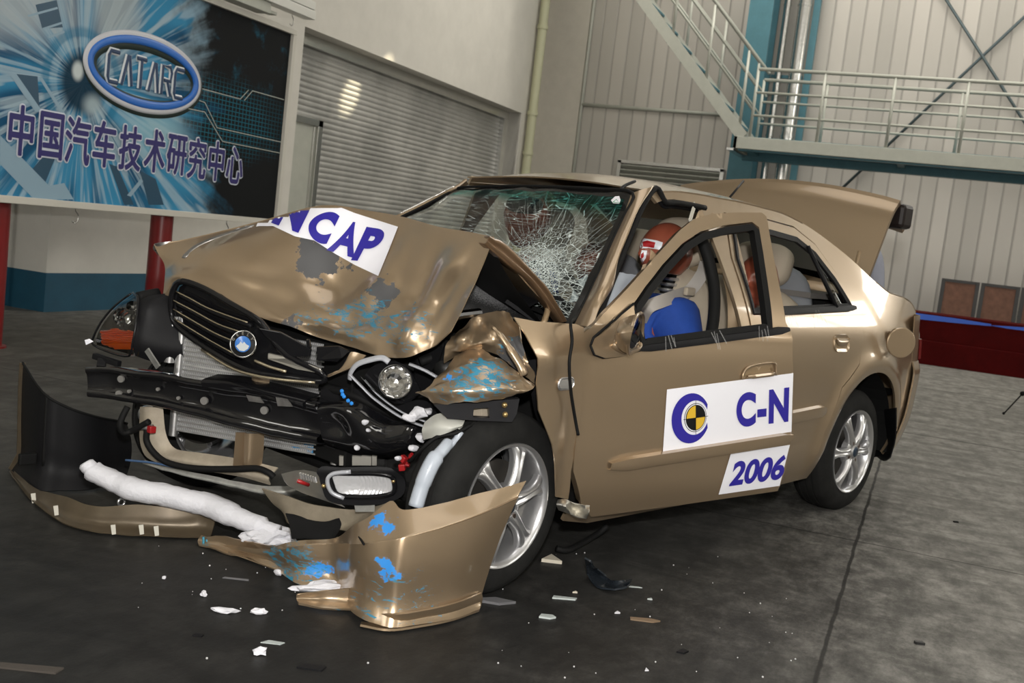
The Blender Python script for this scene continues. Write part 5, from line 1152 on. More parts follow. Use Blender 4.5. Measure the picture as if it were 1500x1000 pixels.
cpart('lower_lip', sheet(G, 4, .003, 20), mat('bare_grey_steel', (.34, .34, .32), .45, .5, var=.25, vscale=18), fp, smooth=True, solid=.004)
for L, r, n in ((((193, 594), (185, 610), (182, 622), (187, 632), (198, 630), (210, 624), (224, 616)), .011, 'hose'), (((221, 628), (221, 645), (232, 662), (252, 676), (290, 684), (345, 685), (380, 684), (398, 690), (406, 697)), .011, 'hose'), (((190, 672), (230, 676), (270, 684)), .004, 'brake_pipe')):
    bm = BM(); tube(bm, spline([onC(x, y, 1, yX(x))+V((-.02, -.01, 0)) for x, y in L], 6), r, 10); cpart(n, bm, M_rubber if n == 'hose' else mat('blue_pipe', (.05, .10, .2), .4), fp, smooth=True)
bm = BM(); tube(bm, [PX(212, 625, -.04), PX(226, 626, -.04), PX(232, 624, -.04)], [.008, .010, .008], 10); sw = cpart('horn_switch', bm, M_alu, fp, smooth=True)
bm = BM(); bmesh.ops.create_cube(bm, size=.024, matrix=Matrix.Translation(PX(234, 628, -.05))); cpart('red_connector', bm, mat('red_plastic', (.30, .01, .012), .35), sw, bevel=.004)
bm = BM(); bmesh.ops.create_uvsphere(bm, u_segments=20, v_segments=12, radius=.032, matrix=Matrix.Translation(PX(188, 608, .05))); cpart('horn', bm, M_alu, fp, smooth=True)
# far headlamp, intact, hanging in its black housing
G = [PY(r) for r in (((192, 430, .62), (197, 431, .56), (202, 436, .50)), ((168, 448, .66), (185, 452, .55), (201, 458, .47)), ((149, 470, .69), (176, 476, .56), (198, 482, .455)), ((137, 493, .71), (164, 500, .58), (194, 503, .455)), ((137, 505, .71), (164, 517, .59), (189, 521, .47)))]
yH = lambda px: lin(px, [(137, .70), (165, .60), (200, .48), (255, .42)])
hl = empty('headlamp', (0, 0, 0)); hl.parent = car; hl['label'] = 'intact headlamp with orange indicator in black housing'
cpart('headlamp_lens', sheet(G, 4), glass_mat('lamp_lens', (.85, .86, .85)), hl, smooth=True)
GB = [[p+V((.012, .0, 0)), q+V((.05, -.01, 0)), r_+V((.03, 0, 0))] for p, q, r_ in G]
cpart('headlamp_bowl', sheet(GB, 4), mat('smoked_reflector', (.035, .028, .018), .2, .5), hl, smooth=True, solid=.003)
for x, y, r in ((172, 464, .034), (193, 466, .026), (184, 448, .018)):
    bm = BM(); c = onC(x, y, 1, yH(x))+V((.022, 0, 0)); lathe(bm, [(r, .0), (r*.8, -.012), (r*.4, -.02), (0, -.022)], 20, Matrix.Translation(c) @ (CAMC-c).to_track_quat('Z', 'Y').to_matrix().to_4x4()); cpart('reflector', bm, M_chrome, hl, smooth=True)
bm = BM(); poly = [(142, 484), (165, 482), (193, 486), (189, 512), (165, 511), (145, 504)]
bm = patch(poly, lambda x, y: onC(x, y, 1, yH(x))+V((.012+.003*math.sin(y*2.2), 0, 0)), 1.6); ind = cpart('indicator', bm, mat('amber_plastic', (1.0, .15, .006), .15, coat=1), hl, smooth=True, solid=.004); ind['label'] = 'orange indicator'
bm = BM(); tube(bm, spline([r[0] for r in G]+G[-1][1:]+[r[-1] for r in G[::-1]][1:]+[G[0][1]], 3, True), .004, 8); cpart('lens_rim', bm, M_black, hl, smooth=True)
G = [[onC(x, y, 1, yy)+V((dx, 0, 0)) for x, y, yy, dx in r] for r in (((202, 432, .50, .04), (215, 428, .46, .08), (236, 424, .44, .12)), ((202, 445, .49, 0), (220, 447, .45, 0), (248, 455, .42, .04)), ((200, 480, .465, 0), (222, 485, .44, -.01), (256, 490, .40, .03)), ((195, 505, .47, 0), (220, 510, .44, -.01), (256, 515, .39, .03)), ((190, 521, .48, .02), (215, 530, .45, .03), (252, 530, .40, .05)))]
cpart('headlamp_housing', sheet(G, 4), M_plastic, hl, smooth=True, solid=.006)
bm = BM(); tube(bm, spline([onC(x, y, 1, yH(x)) for x, y in ((205, 470), (203, 490), (200, 508), (197, 520), (186, 521))], 4), .004, 6); cpart('chrome_edge', bm, M_alu, hl, smooth=True)
bm = BM(); tube(bm, spline(PY(((202, 436, .54), (215, 433, .54), (232, 430, .54))), 3), .02, 10); cpart('rubber_sleeve', bm, M_rubber, hl, smooth=True)
bm = BM(); bm.faces.new([bm.verts.new(p) for p in PY(((212, 436, .5), (220, 435, .5), (223, 438, .5), (216, 438, .5)))]); cpart('warning_tag', bm, M_yellow, hl, solid=.002)
bm = BM(); bar(bm, onC(215, 512, 1, .44), onC(232, 538, 1, .40), .024, .006, (-1, 0, 0)); cpart('lamp_bracket', bm, bpy.data.materials['bare_grey_steel'], hl)
bm = BM(); bar(bm, onC(138, 521, 1, .66), onC(175, 533, 1, .55), .022, .02); bar(bm, onC(150, 526, 1, .62), onC(148, 538, 1, .60), .03, .02); cpart('lamp_support', bm, M_plastic, hl, bevel=.003)
bm = BM(); bm.faces.new([bm.verts.new(p) for p in PY(((124, 498, .71), (131, 496, .71), (137, 500, .70), (126, 505, .71)))]); t = cpart('white_tab', bm, M_white, hl, solid=.004)
# near headlamp, smashed: chrome reflector, torn housing shards
h2 = empty('headlamp', (0, 0, 0)); h2.parent = car; h2['label'] = 'smashed headlamp with bare chrome reflector'
c = onC(579, 559, 1, -.50); Mr = Matrix.Translation(c) @ ((CAMC-c).normalized().lerp(V((-.3, -.9, .5)), .3)).to_track_quat('Z', 'Y').to_matrix().to_4x4()
bm = BM(); lathe(bm, [(.050, .006), (.047, .004), (.040, -.012), (.028, -.026), (.014, -.034), (0, -.036)], 12, Mr); cpart('reflector', bm, M_chrome, h2, smooth=False)
bm = BM(); lathe(bm, [(.05, .008), (.052, .004), (.049, -.002)], 32, Mr); cpart('reflector_rim', bm, M_alu, h2, smooth=True)
yS = lambda px: lin(px, [(505, -.33), (580, -.47), (640, -.58), (700, -.66)])
def PS(x, y, dx=0): return onC(x, y, 1, yS(x))+V((dx, 0, 0))
for L, rr, m, n in ((((512, 556), (514, 545), (524, 533), (545, 526), (560, 524), (570, 530)), .010, 'torn_grey', 'housing_edge'), (((600, 533), (622, 542), (640, 552)), .012, 'torn_grey', 'housing_edge'), (((512, 548), (530, 566), (550, 585), (590, 612), (632, 628)), .010, 'torn_grey', 'lens_shard'), (((534, 556), (556, 580), (590, 604), (625, 618)), .007, 'torn_grey', 'lens_shard')):
    m_ = bpy.data.materials.get(m) or mat(m, (.36, .37, .40), .3, .1, .3)
    bm = BM(); tube(bm, spline([PS(*q) for q in L], 6), rr, 8, True, .4); cpart(n, bm, m_, h2, smooth=True)
bm = BM(); G = [[PS(x, y, .05) for x, y in r] for r in (((514, 552), (530, 535), (560, 528)), ((530, 570), (548, 560), (580, 540)), ((560, 592), (580, 590), (600, 575)))]; cpart('lamp_bowl', sheet(G, 4), M_black, h2, smooth=True, solid=.004)
G = [[PS(x, y, -.02) for x, y in r] for r in (((535, 551), (540, 550)), ((556, 573), (562, 568)), ((582, 585), (588, 580)))]
cpart('lens_shard', sheet(G, 3), glass_mat('shard_plastic', (.75, .76, .76)), h2, smooth=True, solid=.003)
bm = BM(); G = [[PS(x, y, 0) for x, y in r] for r in (((580, 596), (610, 586), (630, 590), (640, 604)), ((595, 610), (615, 608), (632, 610), (640, 615)))]; cpart('lamp_motor', sheet(G, 3), M_black, h2, smooth=True, solid=.01)
bm = BM()
for x, y in ((516, 572), (519, 580), (525, 586), (530, 590), (517, 577)):
    bmesh.ops.create_icosphere(bm, subdivisions=1, radius=.007, matrix=Matrix.Translation(PS(x, y, -.04)))
cpart('blue_paint_flakes', bm, mat('bright_blue_paint', (.02, .24, .72), .5), h2)
# white reservoir, filler pipe, connectors
M_milky = mat('milky_plastic', (.40, .44, .50), .35, 0, .2)
G = [[onC(x, y, 1, yy) for x, y, yy in r] for r in (((622, 618, -.62), (640, 606, -.66), (664, 606, -.70), (682, 612, -.72)), ((618, 630, -.64), (640, 622, -.70), (662, 624, -.74), (678, 622, -.75)), ((620, 644, -.63), (636, 640, -.69), (655, 634, -.73), (670, 628, -.74)))]
rv = cpart('washer_reservoir', sheet(G, 4), mat('grey_white_plastic', (.46, .46, .42), .4), smooth=True, solid=.02)
bm = BM(); tube(bm, spline(PY(((657, 648, -.73), (651, 656, -.74), (637, 672, -.745), (627, 690, -.745), (617, 715, -.74), (609, 742, -.74))), 6), [.013]+[.018]*10+[.024]*12+[.022]*8, 12); cpart('filler_pipe', bm, M_milky, rv, smooth=True)
bm = BM(); tube(bm, spline(PY(((674, 632, -.74), (668, 645, -.74), (653, 656, -.74))), 4), .012, 8); cpart('filler_pipe', bm, M_milky, rv, smooth=True)
bm = BM(); tube(bm, spline(PY(((690, 622, -.75), (668, 634, -.74), (640, 640, -.70), (615, 660, -.66), (600, 676, -.60))), 5), .006, 8); cpart('wiring', bm, M_rubber, rv, smooth=True)
for i, (x, y, s) in enumerate(((591, 672, .020), (589, 684, .020), (603, 668, .016), (597, 680, .014))):
    bm = BM(); bmesh.ops.create_cube(bm, size=s, matrix=Matrix.Translation(onC(x, y, 1, -.55)) @ Matrix.Rotation(.5+i, 4, (1, .3, .5))); cpart('red_connector', bm, bpy.data.materials['red_plastic'], rv, bevel=.003)
for i, (x, y, s) in enumerate(((612, 606, .03), (600, 612, .022), (625, 602, .020), (606, 655, .016), (618, 640, .022), (535, 618, .012), (540, 630, .010), (524, 656, .012), (583, 670, .012))):
    bm = BM(); bmesh.ops.create_icosphere(bm, subdivisions=2, radius=s, matrix=Matrix.Translation(onC(x, y, 1, yB(x)-.05 if x < 560 else -.58)) @ Matrix.Diagonal((1, .8, .6, 1)))
    for v in bm.verts: v.co += noise.noise_vector(v.co*40)*s*.5
    cpart('foam_crumb', bm, M_foam, rv if x > 570 else beam)
# fog lamp
yF = lambda px: lin(px, [(465, -.36), (600, -.56)])
def PF(x, y, dx=0): return onC(x, y, 1, yF(x))+V((dx, 0, 0))
fo = [(472, 683), (500, 684), (540, 683), (575, 685), (590, 697), (594, 712), (588, 727), (565, 737), (530, 740), (498, 738), (479, 731), (472, 715), (468, 698)]
fi = [(488, 694), (520, 693), (550, 693), (574, 697), (580, 708), (577, 722), (550, 727), (520, 727), (497, 724), (489, 710)]
fg = empty('fog_lamp', (0, 0, 0)); fg.parent = car
bm = patch(arcpoly(fo, 3), lambda x, y: PF(x, y, -.012*math.exp(-((y-690)/6)**2)), 6, [arcpoly(fi, 3)]); cpart('lamp_frame', bm, M_plastic, fg, smooth=True, solid=.02)
bm = BM(); tube(bm, spline([PF(x, y, -.006) for x, y in fi], 3, True)+[PF(*fi[0], -.006)], .008, 8); cpart('lamp_surround', bm, M_black, fg, smooth=True)
bm = BM(); tube(bm, spline([PF(*q, -.016) for q in ((520, 690), (494, 693), (486, 703), (492, 720), (510, 729))], 4), .007, 6); cpart('scuffed_edge', bm, bpy.data.materials['torn_grey'], fg, smooth=True)
bm = patch(arcpoly(fi, 3), lambda x, y: PF(x, y, .020*(1-((x-534)/48)**2)*(1-((y-710)/18)**2)+.0022*math.sin(x*1.1)*(x > 522)+.001*noise.noise(V((x*.3, y*.3, 0)))), 1.6); cpart('reflector', bm, mat('fog_reflector', (.75, .75, .76), .2, .3), fg, smooth=True)
bm = patch(arcpoly(fi, 3), lambda x, y: PF(x, y, -.004), 6); cpart('lens', bm, glass_mat('fog_lens', (.9, .9, .9)), fg, smooth=True)
for x, y in ((478, 711), (580, 704)):
    bm = BM(); bmesh.ops.create_uvsphere(bm, u_segments=10, v_segments=6, radius=.007, matrix=Matrix.Translation(PF(x, y, -.01))); cpart('screw', bm, bpy.data.materials['brass_bolt'], fg, smooth=True)
for x0_, x1_ in ((493, 499), (512, 526), (526, 540), (541, 548)):
    bm = BM(); box(bm, (0, 0, 0), (.001, .001, .001)); bm.clear(); flat(bm, [(x0_, 668), (x1_, 669), (x1_, 682), (x0_, 682)], lambda x, y: PF(x, y, .01)); cpart('lamp_tab', bm, M_steel, fg, solid=.01)
bm = BM(); flat(bm, [(515, 738), (545, 740), (545, 750), (517, 750)], lambda x, y: PF(x, y, .01)); cpart('lamp_tab', bm, bpy.data.materials['bare_grey_steel'], fg, solid=.015)
G = [[PF(x, y, .04) for x, y in r] for r in (((396, 696), (430, 690), (470, 700)), ((405, 712), (440, 715), (472, 726)), ((430, 725), (460, 735), (490, 745)))]
cpart('splash_shield', sheet(G, 3), M_steel, fg, smooth=True, solid=.004)
bm = BM()
for k in range(7): tube(bm, [PF(444+k*3.6, 692+k*1.0, -.01), PF(446+k*3.6, 700+k*1.0, -.01)], .004, 6)
cpart('spring_clip', bm, M_alu, fg)
bm = BM(); tube(bm, [PF(436, 704), PF(452, 710)], .006, 8); cpart('red_wire', bm, bpy.data.materials['red_plastic'], fg, smooth=True)
# dark engine, hoses and cowl behind everything
eng = empty('engine', (.2, 0, .5)); eng.parent = car; eng.matrix_parent_inverse = Matrix.Identity(4)
def ebox(n, a, b, m, bev=.02):
    bm = BM(); box(bm, a, b); q = cpart(n, bm, m, eng, bevel=bev); q.matrix_parent_inverse = Matrix.Translation((-.2, 0, -.5)); return q
M_eng = mat('oily_engine_metal', (.03, .03, .03), .45, .5, var=.5, vscale=15)
ebox('engine_block', (.02, -.30, .28), (.45, .35, .72), M_eng); ebox('air_box', (.06, -.62, .50), (.30, -.36, .74), M_plastic); ebox('gearbox', (.05, -.56, .25), (.42, -.28, .5), M_eng); ebox('battery', (.05, .36, .42), (.3, .60, .72), M_plastic)
ebox('sub_frame', (.04, -.50, .20), (.4, .55, .26), M_dark); ebox('fan_shroud', (-.06, -.22, .28), (.02, .36, .70), M_dark, .005)
for i, L in enumerate((((655, 505, -.50), (640, 520, -.45), (615, 530, -.42)), ((660, 500, -.56), (650, 530, -.54), (640, 545, -.5)), ((500, 575, -.15), (540, 590, -.2), (580, 610, -.3)), ((470, 565, -.1), (520, 580, -.22), (560, 600, -.3), (600, 618, -.4)))):
    bm = BM(); tube(bm, spline(PY(L), 5), .016, 8); q = cpart('engine_hose', bm, M_rubber, eng, smooth=True); q.matrix_parent_inverse = Matrix.Translation((-.2, 0, -.5))
for a, b, r in (((648, 542, -.55), (690, 530, -.5), .03), ((620, 520, -.4), (660, 495, -.4), .035)):
    bm = BM(); tube(bm, PY((a, b)), r, 10); q = cpart('engine_hose', bm, M_eng, eng, smooth=True); q.matrix_parent_inverse = Matrix.Translation((-.2, 0, -.5))
# strut and dusty cowl seen under the raised bonnet
G = [PY(r) for r in (((686, 416, -.45), (700, 413, -.35), (725, 422, -.25)), ((676, 430, -.52), (712, 432, -.45), (770, 448, -.38)), ((672, 445, -.56), (720, 450, -.56), (800, 468, -.52)), ((672, 455, -.57), (730, 462, -.62), (826, 476, -.62)))]
def cowl_mat():
    m = mat('dusty_cowl', (.03, .03, .03), .6); nt = m.node_tree; p = nt.nodes['Principled BSDF']; tc = nd(nt, 'ShaderNodeTexCoord').outputs['Object']
    d = mth(nt, 'SUBTRACT', 1.0, step(nt, dist3(nt, tc, tuple(onC(705, 425, 1, -.42)), (4, 4, 8)), .2, 1.2)); f = step(nt, mth(nt, 'ADD', noi(nt, tc, 230, 3, .7), mth(nt, 'MULTIPLY', d, .28)), .70, .76)
    nt.links.new(mix(nt, f, (.025, .025, .025), (.45, .45, .46)), p.inputs['Base Color']); return m
cpart('scuttle_panel', sheet(G, 4), cowl_mat(), smooth=True, solid=.004)
bm = BM(); tube(bm, PY(((660, 464, -.60), (676, 461, -.60), (702, 458, -.60))), [.016, .015, .015], 10); cpart('gas_strut', bm, mat('dark_chrome', (.09, .09, .09), .25, 1), smooth=True, angle=.6)
bm = BM(); bar(bm, onC(740, 440, 1, -.55), onC(790, 474, 1, -.62), .03, .012); cpart('wiper_arm', bm, M_plastic)
bm = BM(); tube(bm, spline(PY(((742, 412, -.5), (754, 417, -.5), (768, 420, -.5))), 4), .005, 6); cpart('bonnet_wire', bm, M_goldin, smooth=True)
# black lead hanging down over the front wing
bm = BM(); tube(bm, spline(PY(((850, 452, -.73), (842, 466, -.80), (836, 474, -.86), (838, 500, -.875), (834, 530, -.88), (836, 570, -.875), (842, 610, -.86), (847, 637, -.865))), 8), .005, 8)
o = obj('cable', bm, M_rubber, smooth=True); o.rotation_euler = (0, 0, -W); tag(o, 'thin black cable hanging from the windscreen corner down the front wing', 'cable')
# ============================================================ torn bumper cover lying on the floor
def above(px, py, b, off=V((0, 0, 0))):
    """point of the pixel ray nearest to the upright line over floor point b"""
    d = CQ @ rayR(px, py); t = ((b.x+off.x-CAMC.x)*d.x+(b.y+off.y-CAMC.y)*d.y)/(d.x*d.x+d.y*d.y); return CAMC+d*t
bc = empty('bumper_cover', (0, 0, 0), -W, 'torn gold front bumper cover lying on the floor before the car', 'bumper cover')
def colm(px_list, floor_px, off=(0, 0, 0)):
    b = floorC(*floor_px); o = V(off); n = len(px_list)
    return [above(x, y, b, o*(1-i/(n-1))) for i, (x, y) in enumerate(px_list[:-1])]+[floorC(px_list[-1][0], px_list[-1][1], .012)]
b5 = [tuple(floorC(*q)) for q in ((575, 919), (490, 872), (650, 905))]
bl_ = [('blue', b5[0], (2.6, 2.6, 2.6), .3, 1.2, .80), ('bright', tuple(above(465, 835, floorC(465, 865))), (8, 8, 14), .25, 1.0, .70), ('bright', tuple(above(556, 834, floorC(560, 918))), (9, 9, 13), .25, 1.0, .68), ('bright', tuple(above(560, 768, floorC(560, 916), V((.03, .04, 0)))), (9, 9, 14), .25, 1.0, .70), ('blue', tuple(above(420, 820, floorC(430, 850))), (3.5, 3.5, 7), .3, 1.15, .74)]
M_bump = gold_mat('scuffed_bumper_paint', bl_, .28)
def bcol(top, edge, mid, low, bot, inn, hgt=1):
    b = floorC(*bot); i_ = V((.55, .83, 0))*inn
    e0, e1 = (edge[0]+(top[0]-edge[0])*.06, edge[1]+(top[1]-edge[1])*.06), (edge[0], edge[1]+2.5)
    t = above(top[0], top[1], b, i_); p0 = above(*e0, b, i_*.10); p1 = above(*e1, b)
    return [t, t.lerp(p0, .5), p0, p1, above(*mid, b, -i_*.15), above(*low, b, -i_*.1), floorC(bot[0], bot[1], .012)]
C = [bcol(*q) for q in (
    ((326, 798), (328, 800), (330, 802), (332, 805), (334, 808), .0),
    ((384, 803), (386, 809), (388, 816), (392, 824), (396, 830), .01),
    ((432, 792), (434, 799), (436, 814), (437, 832), (438, 856), .02),
    ((490, 788), (490, 796), (490, 818), (491, 840), (492, 868), .03),
    ((516, 770), (514, 796), (513, 822), (513, 855), (512, 892), .05),
    ((540, 757), (536, 796), (535, 828), (533, 868), (531, 906), .065),
    ((572, 733), (566, 792), (562, 830), (556, 876), (552, 914), .085),
    ((592, 746), (594, 787), (590, 830), (584, 880), (578, 919), .07),
    ((648, 737), (650, 772), (643, 822), (632, 876), (625, 913), .06),
    ((708, 721), (704, 753), (690, 812), (674, 868), (668, 905), .055),
    ((771, 704), (757, 729), (730, 795), (707, 866), (703, 892), .045))]
bcv = cpart('bumper_skin', sheet(C, 7, .002, 9, 4), M_bump, bc, smooth=True, solid=.004)
bm = BM(); tube(bm, [p+(CAMC-p).normalized()*.004 for p in (above(519, 776, floorC(512, 892), V((.03, .04, 0))), above(526, 786, floorC(522, 900), V((.02, .02, 0))), above(533, 797, floorC(531, 906)))], .0035, 6); cpart('crack', bm, M_dark, bc)
C = [colm(L, f, o) for L, f, o in ((((531, 895), (531, 902), (530, 908), (528, 914)), (531, 906), (-.01, -.005, 0)), (((578, 900), (577, 910), (574, 917), (570, 921)), (575, 919), (-.02, -.02, 0)), (((628, 893), (627, 903), (623, 911), (618, 915)), (625, 913), (-.02, -.03, 0)), (((672, 882), (671, 892), (668, 900), (664, 906)), (668, 905), (-.02, -.03, 0)), (((706, 868), (707, 876), (705, 886), (702, 893)), (703, 892), (-.01, -.02, 0)))]
cpart('lower_lip', sheet(C, 5), M_gold, bc, smooth=True, solid=.006)
C = [colm(L, f) for L, f in ((((434, 872), (434, 878), (437, 884)), (437, 884)), (((470, 866), (472, 878), (474, 890)), (474, 890)), (((512, 862), (514, 878), (514, 892)), (514, 892)))]
cpart('lower_lip', sheet(C, 5, .004, 14), M_bump, bc, smooth=True, solid=.006)
# inner upper flap, turned back
C = [[above(x, y, floorC(*f)) for x, y in L] for L, f in ((((383, 716), (400, 738), (418, 750)), (440, 800)), (((420, 728), (425, 748), (424, 768)), (450, 810)), (((470, 742), (472, 760), (474, 775)), (490, 820)), (((520, 746), (515, 765), (502, 776)), (520, 830)), (((560, 738), (545, 755), (510, 778)), (555, 850)), (((572, 733), (566, 748), (532, 780)), (570, 860)))]
cpart('upper_flap', sheet(C, 5, .004, 10), mat('dull_gold_backside', (.27, .23, .17), .5, .2, var=.2, vscale=14), bc, smooth=True, solid=.005)
C = [[above(x, y, floorC(*f)) for x, y in L] for L, f in ((((418, 752), (424, 770), (428, 790)), (452, 840)), (((470, 762), (474, 775), (480, 788)), (490, 845)), (((498, 760), (500, 770), (490, 788)), (505, 845)))]
cpart('torn_inner_face', sheet(C, 5, .006, 14), M_dark, bc, smooth=True, solid=.004)
# twisted middle, low front face
C = [colm(L, f, o) for L, f, o in (
    (((16, 684), (15, 686), (14, 688), (15, 690)), (15, 690), (0, 0, 0)),
    (((50, 714), (48, 718), (44, 723), (42, 728)), (42, 728), (.03, 0, 0)),
    (((98, 727), (94, 738), (88, 750), (84, 760)), (84, 760), (.04, 0, 0)),
    (((140, 742), (136, 755), (130, 766), (126, 776)), (126, 776), (.04, 0, 0)),
    (((200, 739), (196, 756), (186, 770), (180, 782)), (180, 782), (.03, 0, 0)),
    (((262, 743), (258, 758), (250, 772), (244, 785)), (244, 785), (.03, 0, 0)),
    (((300, 735), (298, 752), (294, 772), (290, 786)), (290, 786), (.02, 0, 0)),
    (((322, 728), (318, 752), (312, 776), (306, 790)), (306, 790), (.02, 0, 0)))]
cpart('front_face', sheet(C, 5, .004, 9, 3), mat('dusty_gold_back', (.11, .085, .055), .4, .4, var=.15, vscale=12), bc, smooth=True, solid=.004)
bm = BM()
C = [colm(L, f) for L, f in ((((296, 782), (290, 790), (292, 796)), (292, 796)), (((330, 786), (330, 798), (332, 808)), (332, 808)), (((360, 792), (364, 806), (366, 818)), (366, 818)), (((400, 800), (408, 820), (414, 838)), (414, 838)))]
cpart('twisted_strip', sheet(C, 5, .008, 12, 7), M_bump, bc, smooth=True, solid=.005)
# tall far wing of the cover, black inside
cA = floorC(16, 690); 
C = [colm(L, f) for L, f in (
    (((33, 531), (31, 570), (30, 620), (29, 665), (16, 688)), (20, 690)),
    (((62, 574), (60, 605), (58, 640), (56, 680), (50, 716)), (52, 716)),
    (((98, 596), (97, 625), (96, 660), (95, 690), (92, 718)), (95, 719)),
    (((140, 610), (140, 635), (140, 665), (138, 690), (136, 716)), (138, 716)),
    (((172, 616), (174, 640), (174, 665), (172, 685), (168, 706)), (170, 706)),
    (((186, 620), (192, 642), (193, 662), (190, 682), (184, 700)), (186, 700)))]
cpart('cover_wing', sheet(C, 6), M_plastic, bc, smooth=True, solid=.005)
e = [p+(CAMC-p).normalized()*.006 for p in C[0]]
G = [[p, p+V((-.02, .012, 0))] for p in e]; bm = BM(); 
for a, b in zip(e, e[1:]): bar(bm, a, b, .022, .006, (0, 1, 0))
cpart('gold_edge', bm, bpy.data.materials['dusty_gold_back'], bc)
bm = BM(); tube(bm, spline([C[0][0], C[1][0], C[2][0], C[3][0], C[4][0], C[5][0]], 4), .005, 6); cpart('edge_fold', bm, M_rubber, bc, smooth=True)
for k in (1,):
    bm = BM(); L = [p.lerp(q, .2)+(CAMC-p).normalized()*.01 for p, q in zip(C[1][:4], C[2][:4])]; tube(bm, spline(L, 4), .007, 6); cpart('stiffening_rib', bm, M_rubber, bc, smooth=True)
bm = BM(); c = above(40, 672, floorC(48, 716)); box(bm, c-V((.03, .01, .02)), c+V((.03, .01, .02))); cpart('mounting_clip', bm, M_rubber, bc, bevel=.004)
for x, y, f in ((49, 730, (46, 735)), (82, 748, (82, 760)), (166, 776, (168, 784)), (207, 776, (206, 786)), (229, 778, (228, 788))):
    bm = BM(); b = floorC(*f)+V((-.02, -.012, 0)); p = [above(x+dx, y+dy, b) for dx, dy in ((-4, -7), (3, -8), (4, 6), (-2, 7))]; bm.faces.new([bm.verts.new(q) for q in p]); cpart('tape_piece', bm, bpy.data.materials['masking_tape'], bc, solid=.002)
bm = BM(); tube(bm, spline([above(x, y, floorC(300, 800)) for x, y in ((298, 786), (298, 800), (296, 816), (291, 830), (298, 838))], 4), .004, 6); tube(bm, spline([above(x, y, floorC(305, 800)) for x, y in ((302, 790), (308, 800), (316, 806), (318, 800))], 4), .003, 6); cpart('torn_thread', bm, mat('blue_thread', (.04, .22, .32), .5), bc, smooth=True)
for x, y in ((178, 735), (275, 733)):
    bm = BM(); c = above(x, y, floorC(x, 772)); tube(bm, [c+V((.012*math.cos(a), 0, .012*math.sin(a))) for a in [k*math.tau/10 for k in range(11)]], .004, 6); cpart('mounting_eye', bm, M_alu, bc, smooth=True)
# foam energy absorber, broken in two
fm = lambda x, y, z: onC(x, y, 2, z)
bm = BM(); tube(bm, spline([fm(x, y, z) for x, y, z in ((126, 676, .20), (140, 691, .17), (170, 706, .15), (205, 718, .14), (240, 725, .13), (275, 734, .12), (306, 740, .11), (345, 756, .10), (380, 769, .09), (408, 779, .08))], 6), [.020]+[.030]*4+[.040]*10+[.046]*15+[.046]*12+[.040]*8+[.026]*5, 12, True, .8, (0, 0, 1))
for v in bm.verts: v.co += noise.noise_vector(v.co*7)*.006+noise.noise_vector(v.co*45)*.004
o = obj('foam_absorber', bm, M_foam, smooth=True); o.rotation_euler = (0, 0, -W); tag(o, 'long white foam bar lying inside the torn bumper cover', 'foam')
def lump(name, c, dims, seed, label, cat, m=M_foam, group=None, sub=3, rz=0, k=.5):
    bm = BM(); bmesh.ops.create_icosphere(bm, subdivisions=sub, radius=1)
    for v in bm.verts:
        n = noise.noise(v.co*1.4+V((seed*5.3, 0, seed)))*k+noise.noise(v.co*4+V((0, seed, 0)))*.25; v.co *= 1+n; v.co = V((v.co.x*dims[0], v.co.y*dims[1], max(-dims[2]*.8, v.co.z*dims[2])))
    z = min(v.co.z for v in bm.verts)
    o = obj(name, bm, m, smooth=False); o.location = Matrix.Rotation(-W, 3, 'Z') @ V((c.x, c.y, c.z-z)); o.rotation_euler = (0, 0, rz-W); return tag(o, label, cat, group)
c = fm(395, 786, .06); c.z = .035
o = lump('foam_chunk', c, (.085, .05, .03), 3, 'big white foam chunk at the torn middle of the bumper cover', 'foam', rz=-.35)
c = floorC(482, 872); c.z = .012
lump('foam_sliver', c, (.09, .028, .016), 5, 'white foam sliver stuck in the lower slot of the bumper cover', 'foam', rz=-.5)
# ============================================================ debris on the floor
def deb(name, px, dims, seed, label, cat, m, group=None, rz=0, sub=2, k=.5): return lump(name, floorC(*px), dims, seed, label, cat, m, group, sub, rz, k)
deb('foam_sliver', (328, 897), (.034, .012, .008), 11, 'longest white foam sliver lying alone before the bumper cover', 'foam', M_foam, rz=-.72)
deb('foam_scrap', (378, 899), (.022, .012, .009), 12, 'small oval white foam scrap right of the long sliver', 'foam', M_foam, rz=-.7)
deb('foam_scrap', (298, 873), (.009, .009, .009), 13, 'tiny round white foam ball left of the foam slivers', 'foam', M_foam)
deb('foam_scrap', (381, 958), (.018, .012, .012), 14, 'jagged white foam crumb near the bottom edge left of centre', 'foam', M_foam, k=.9)
deb('foam_scrap', (407, 843), (.008, .014, .012), 15, 'white foam crumb at the foot of the bumper cover', 'foam', M_foam)
deb('foam_scrap', (240, 848), (.006, .006, .006), 16, 'tiny white speck on the floor left of the hanging blue thread', 'foam', M_foam)
M_clear = glass_mat('clear_glass_shard', (.80, .86, .84), rough=.08)
def shard(px, poly, label, m, h=.008, group='glass shards on the floor', name='glass_shard', tilt=0, cat='glass'):
    h *= .4; c = floorC(*px); bm = BM(); bm.faces.new([bm.verts.new((x*.0011, y*.0011, h+.001*tilt*x)) for x, y in poly]); bm.faces.ensure_lookup_table()
    r = bmesh.ops.extrude_face_region(bm, geom=bm.faces[:]); 
    for g in r['geom']:
        if isinstance(g, bmesh.types.BMVert): g.co.z = .0003
    o = obj(name, bm, m); o.location = Matrix.Rotation(-W, 3, 'Z') @ V((c.x, c.y, 0)); o.rotation_euler = (0, 0, -1.15); return tag(o, label, cat, group)
M_pale = mat('frosted_glass_edge', (.50, .55, .54), .25, coat=1)
shard((827, 877), [(-36, -9), (30, -6), (36, 8), (-30, 10)], 'long clear glass shard on the floor below the black plastic piece', M_pale, .012, None)
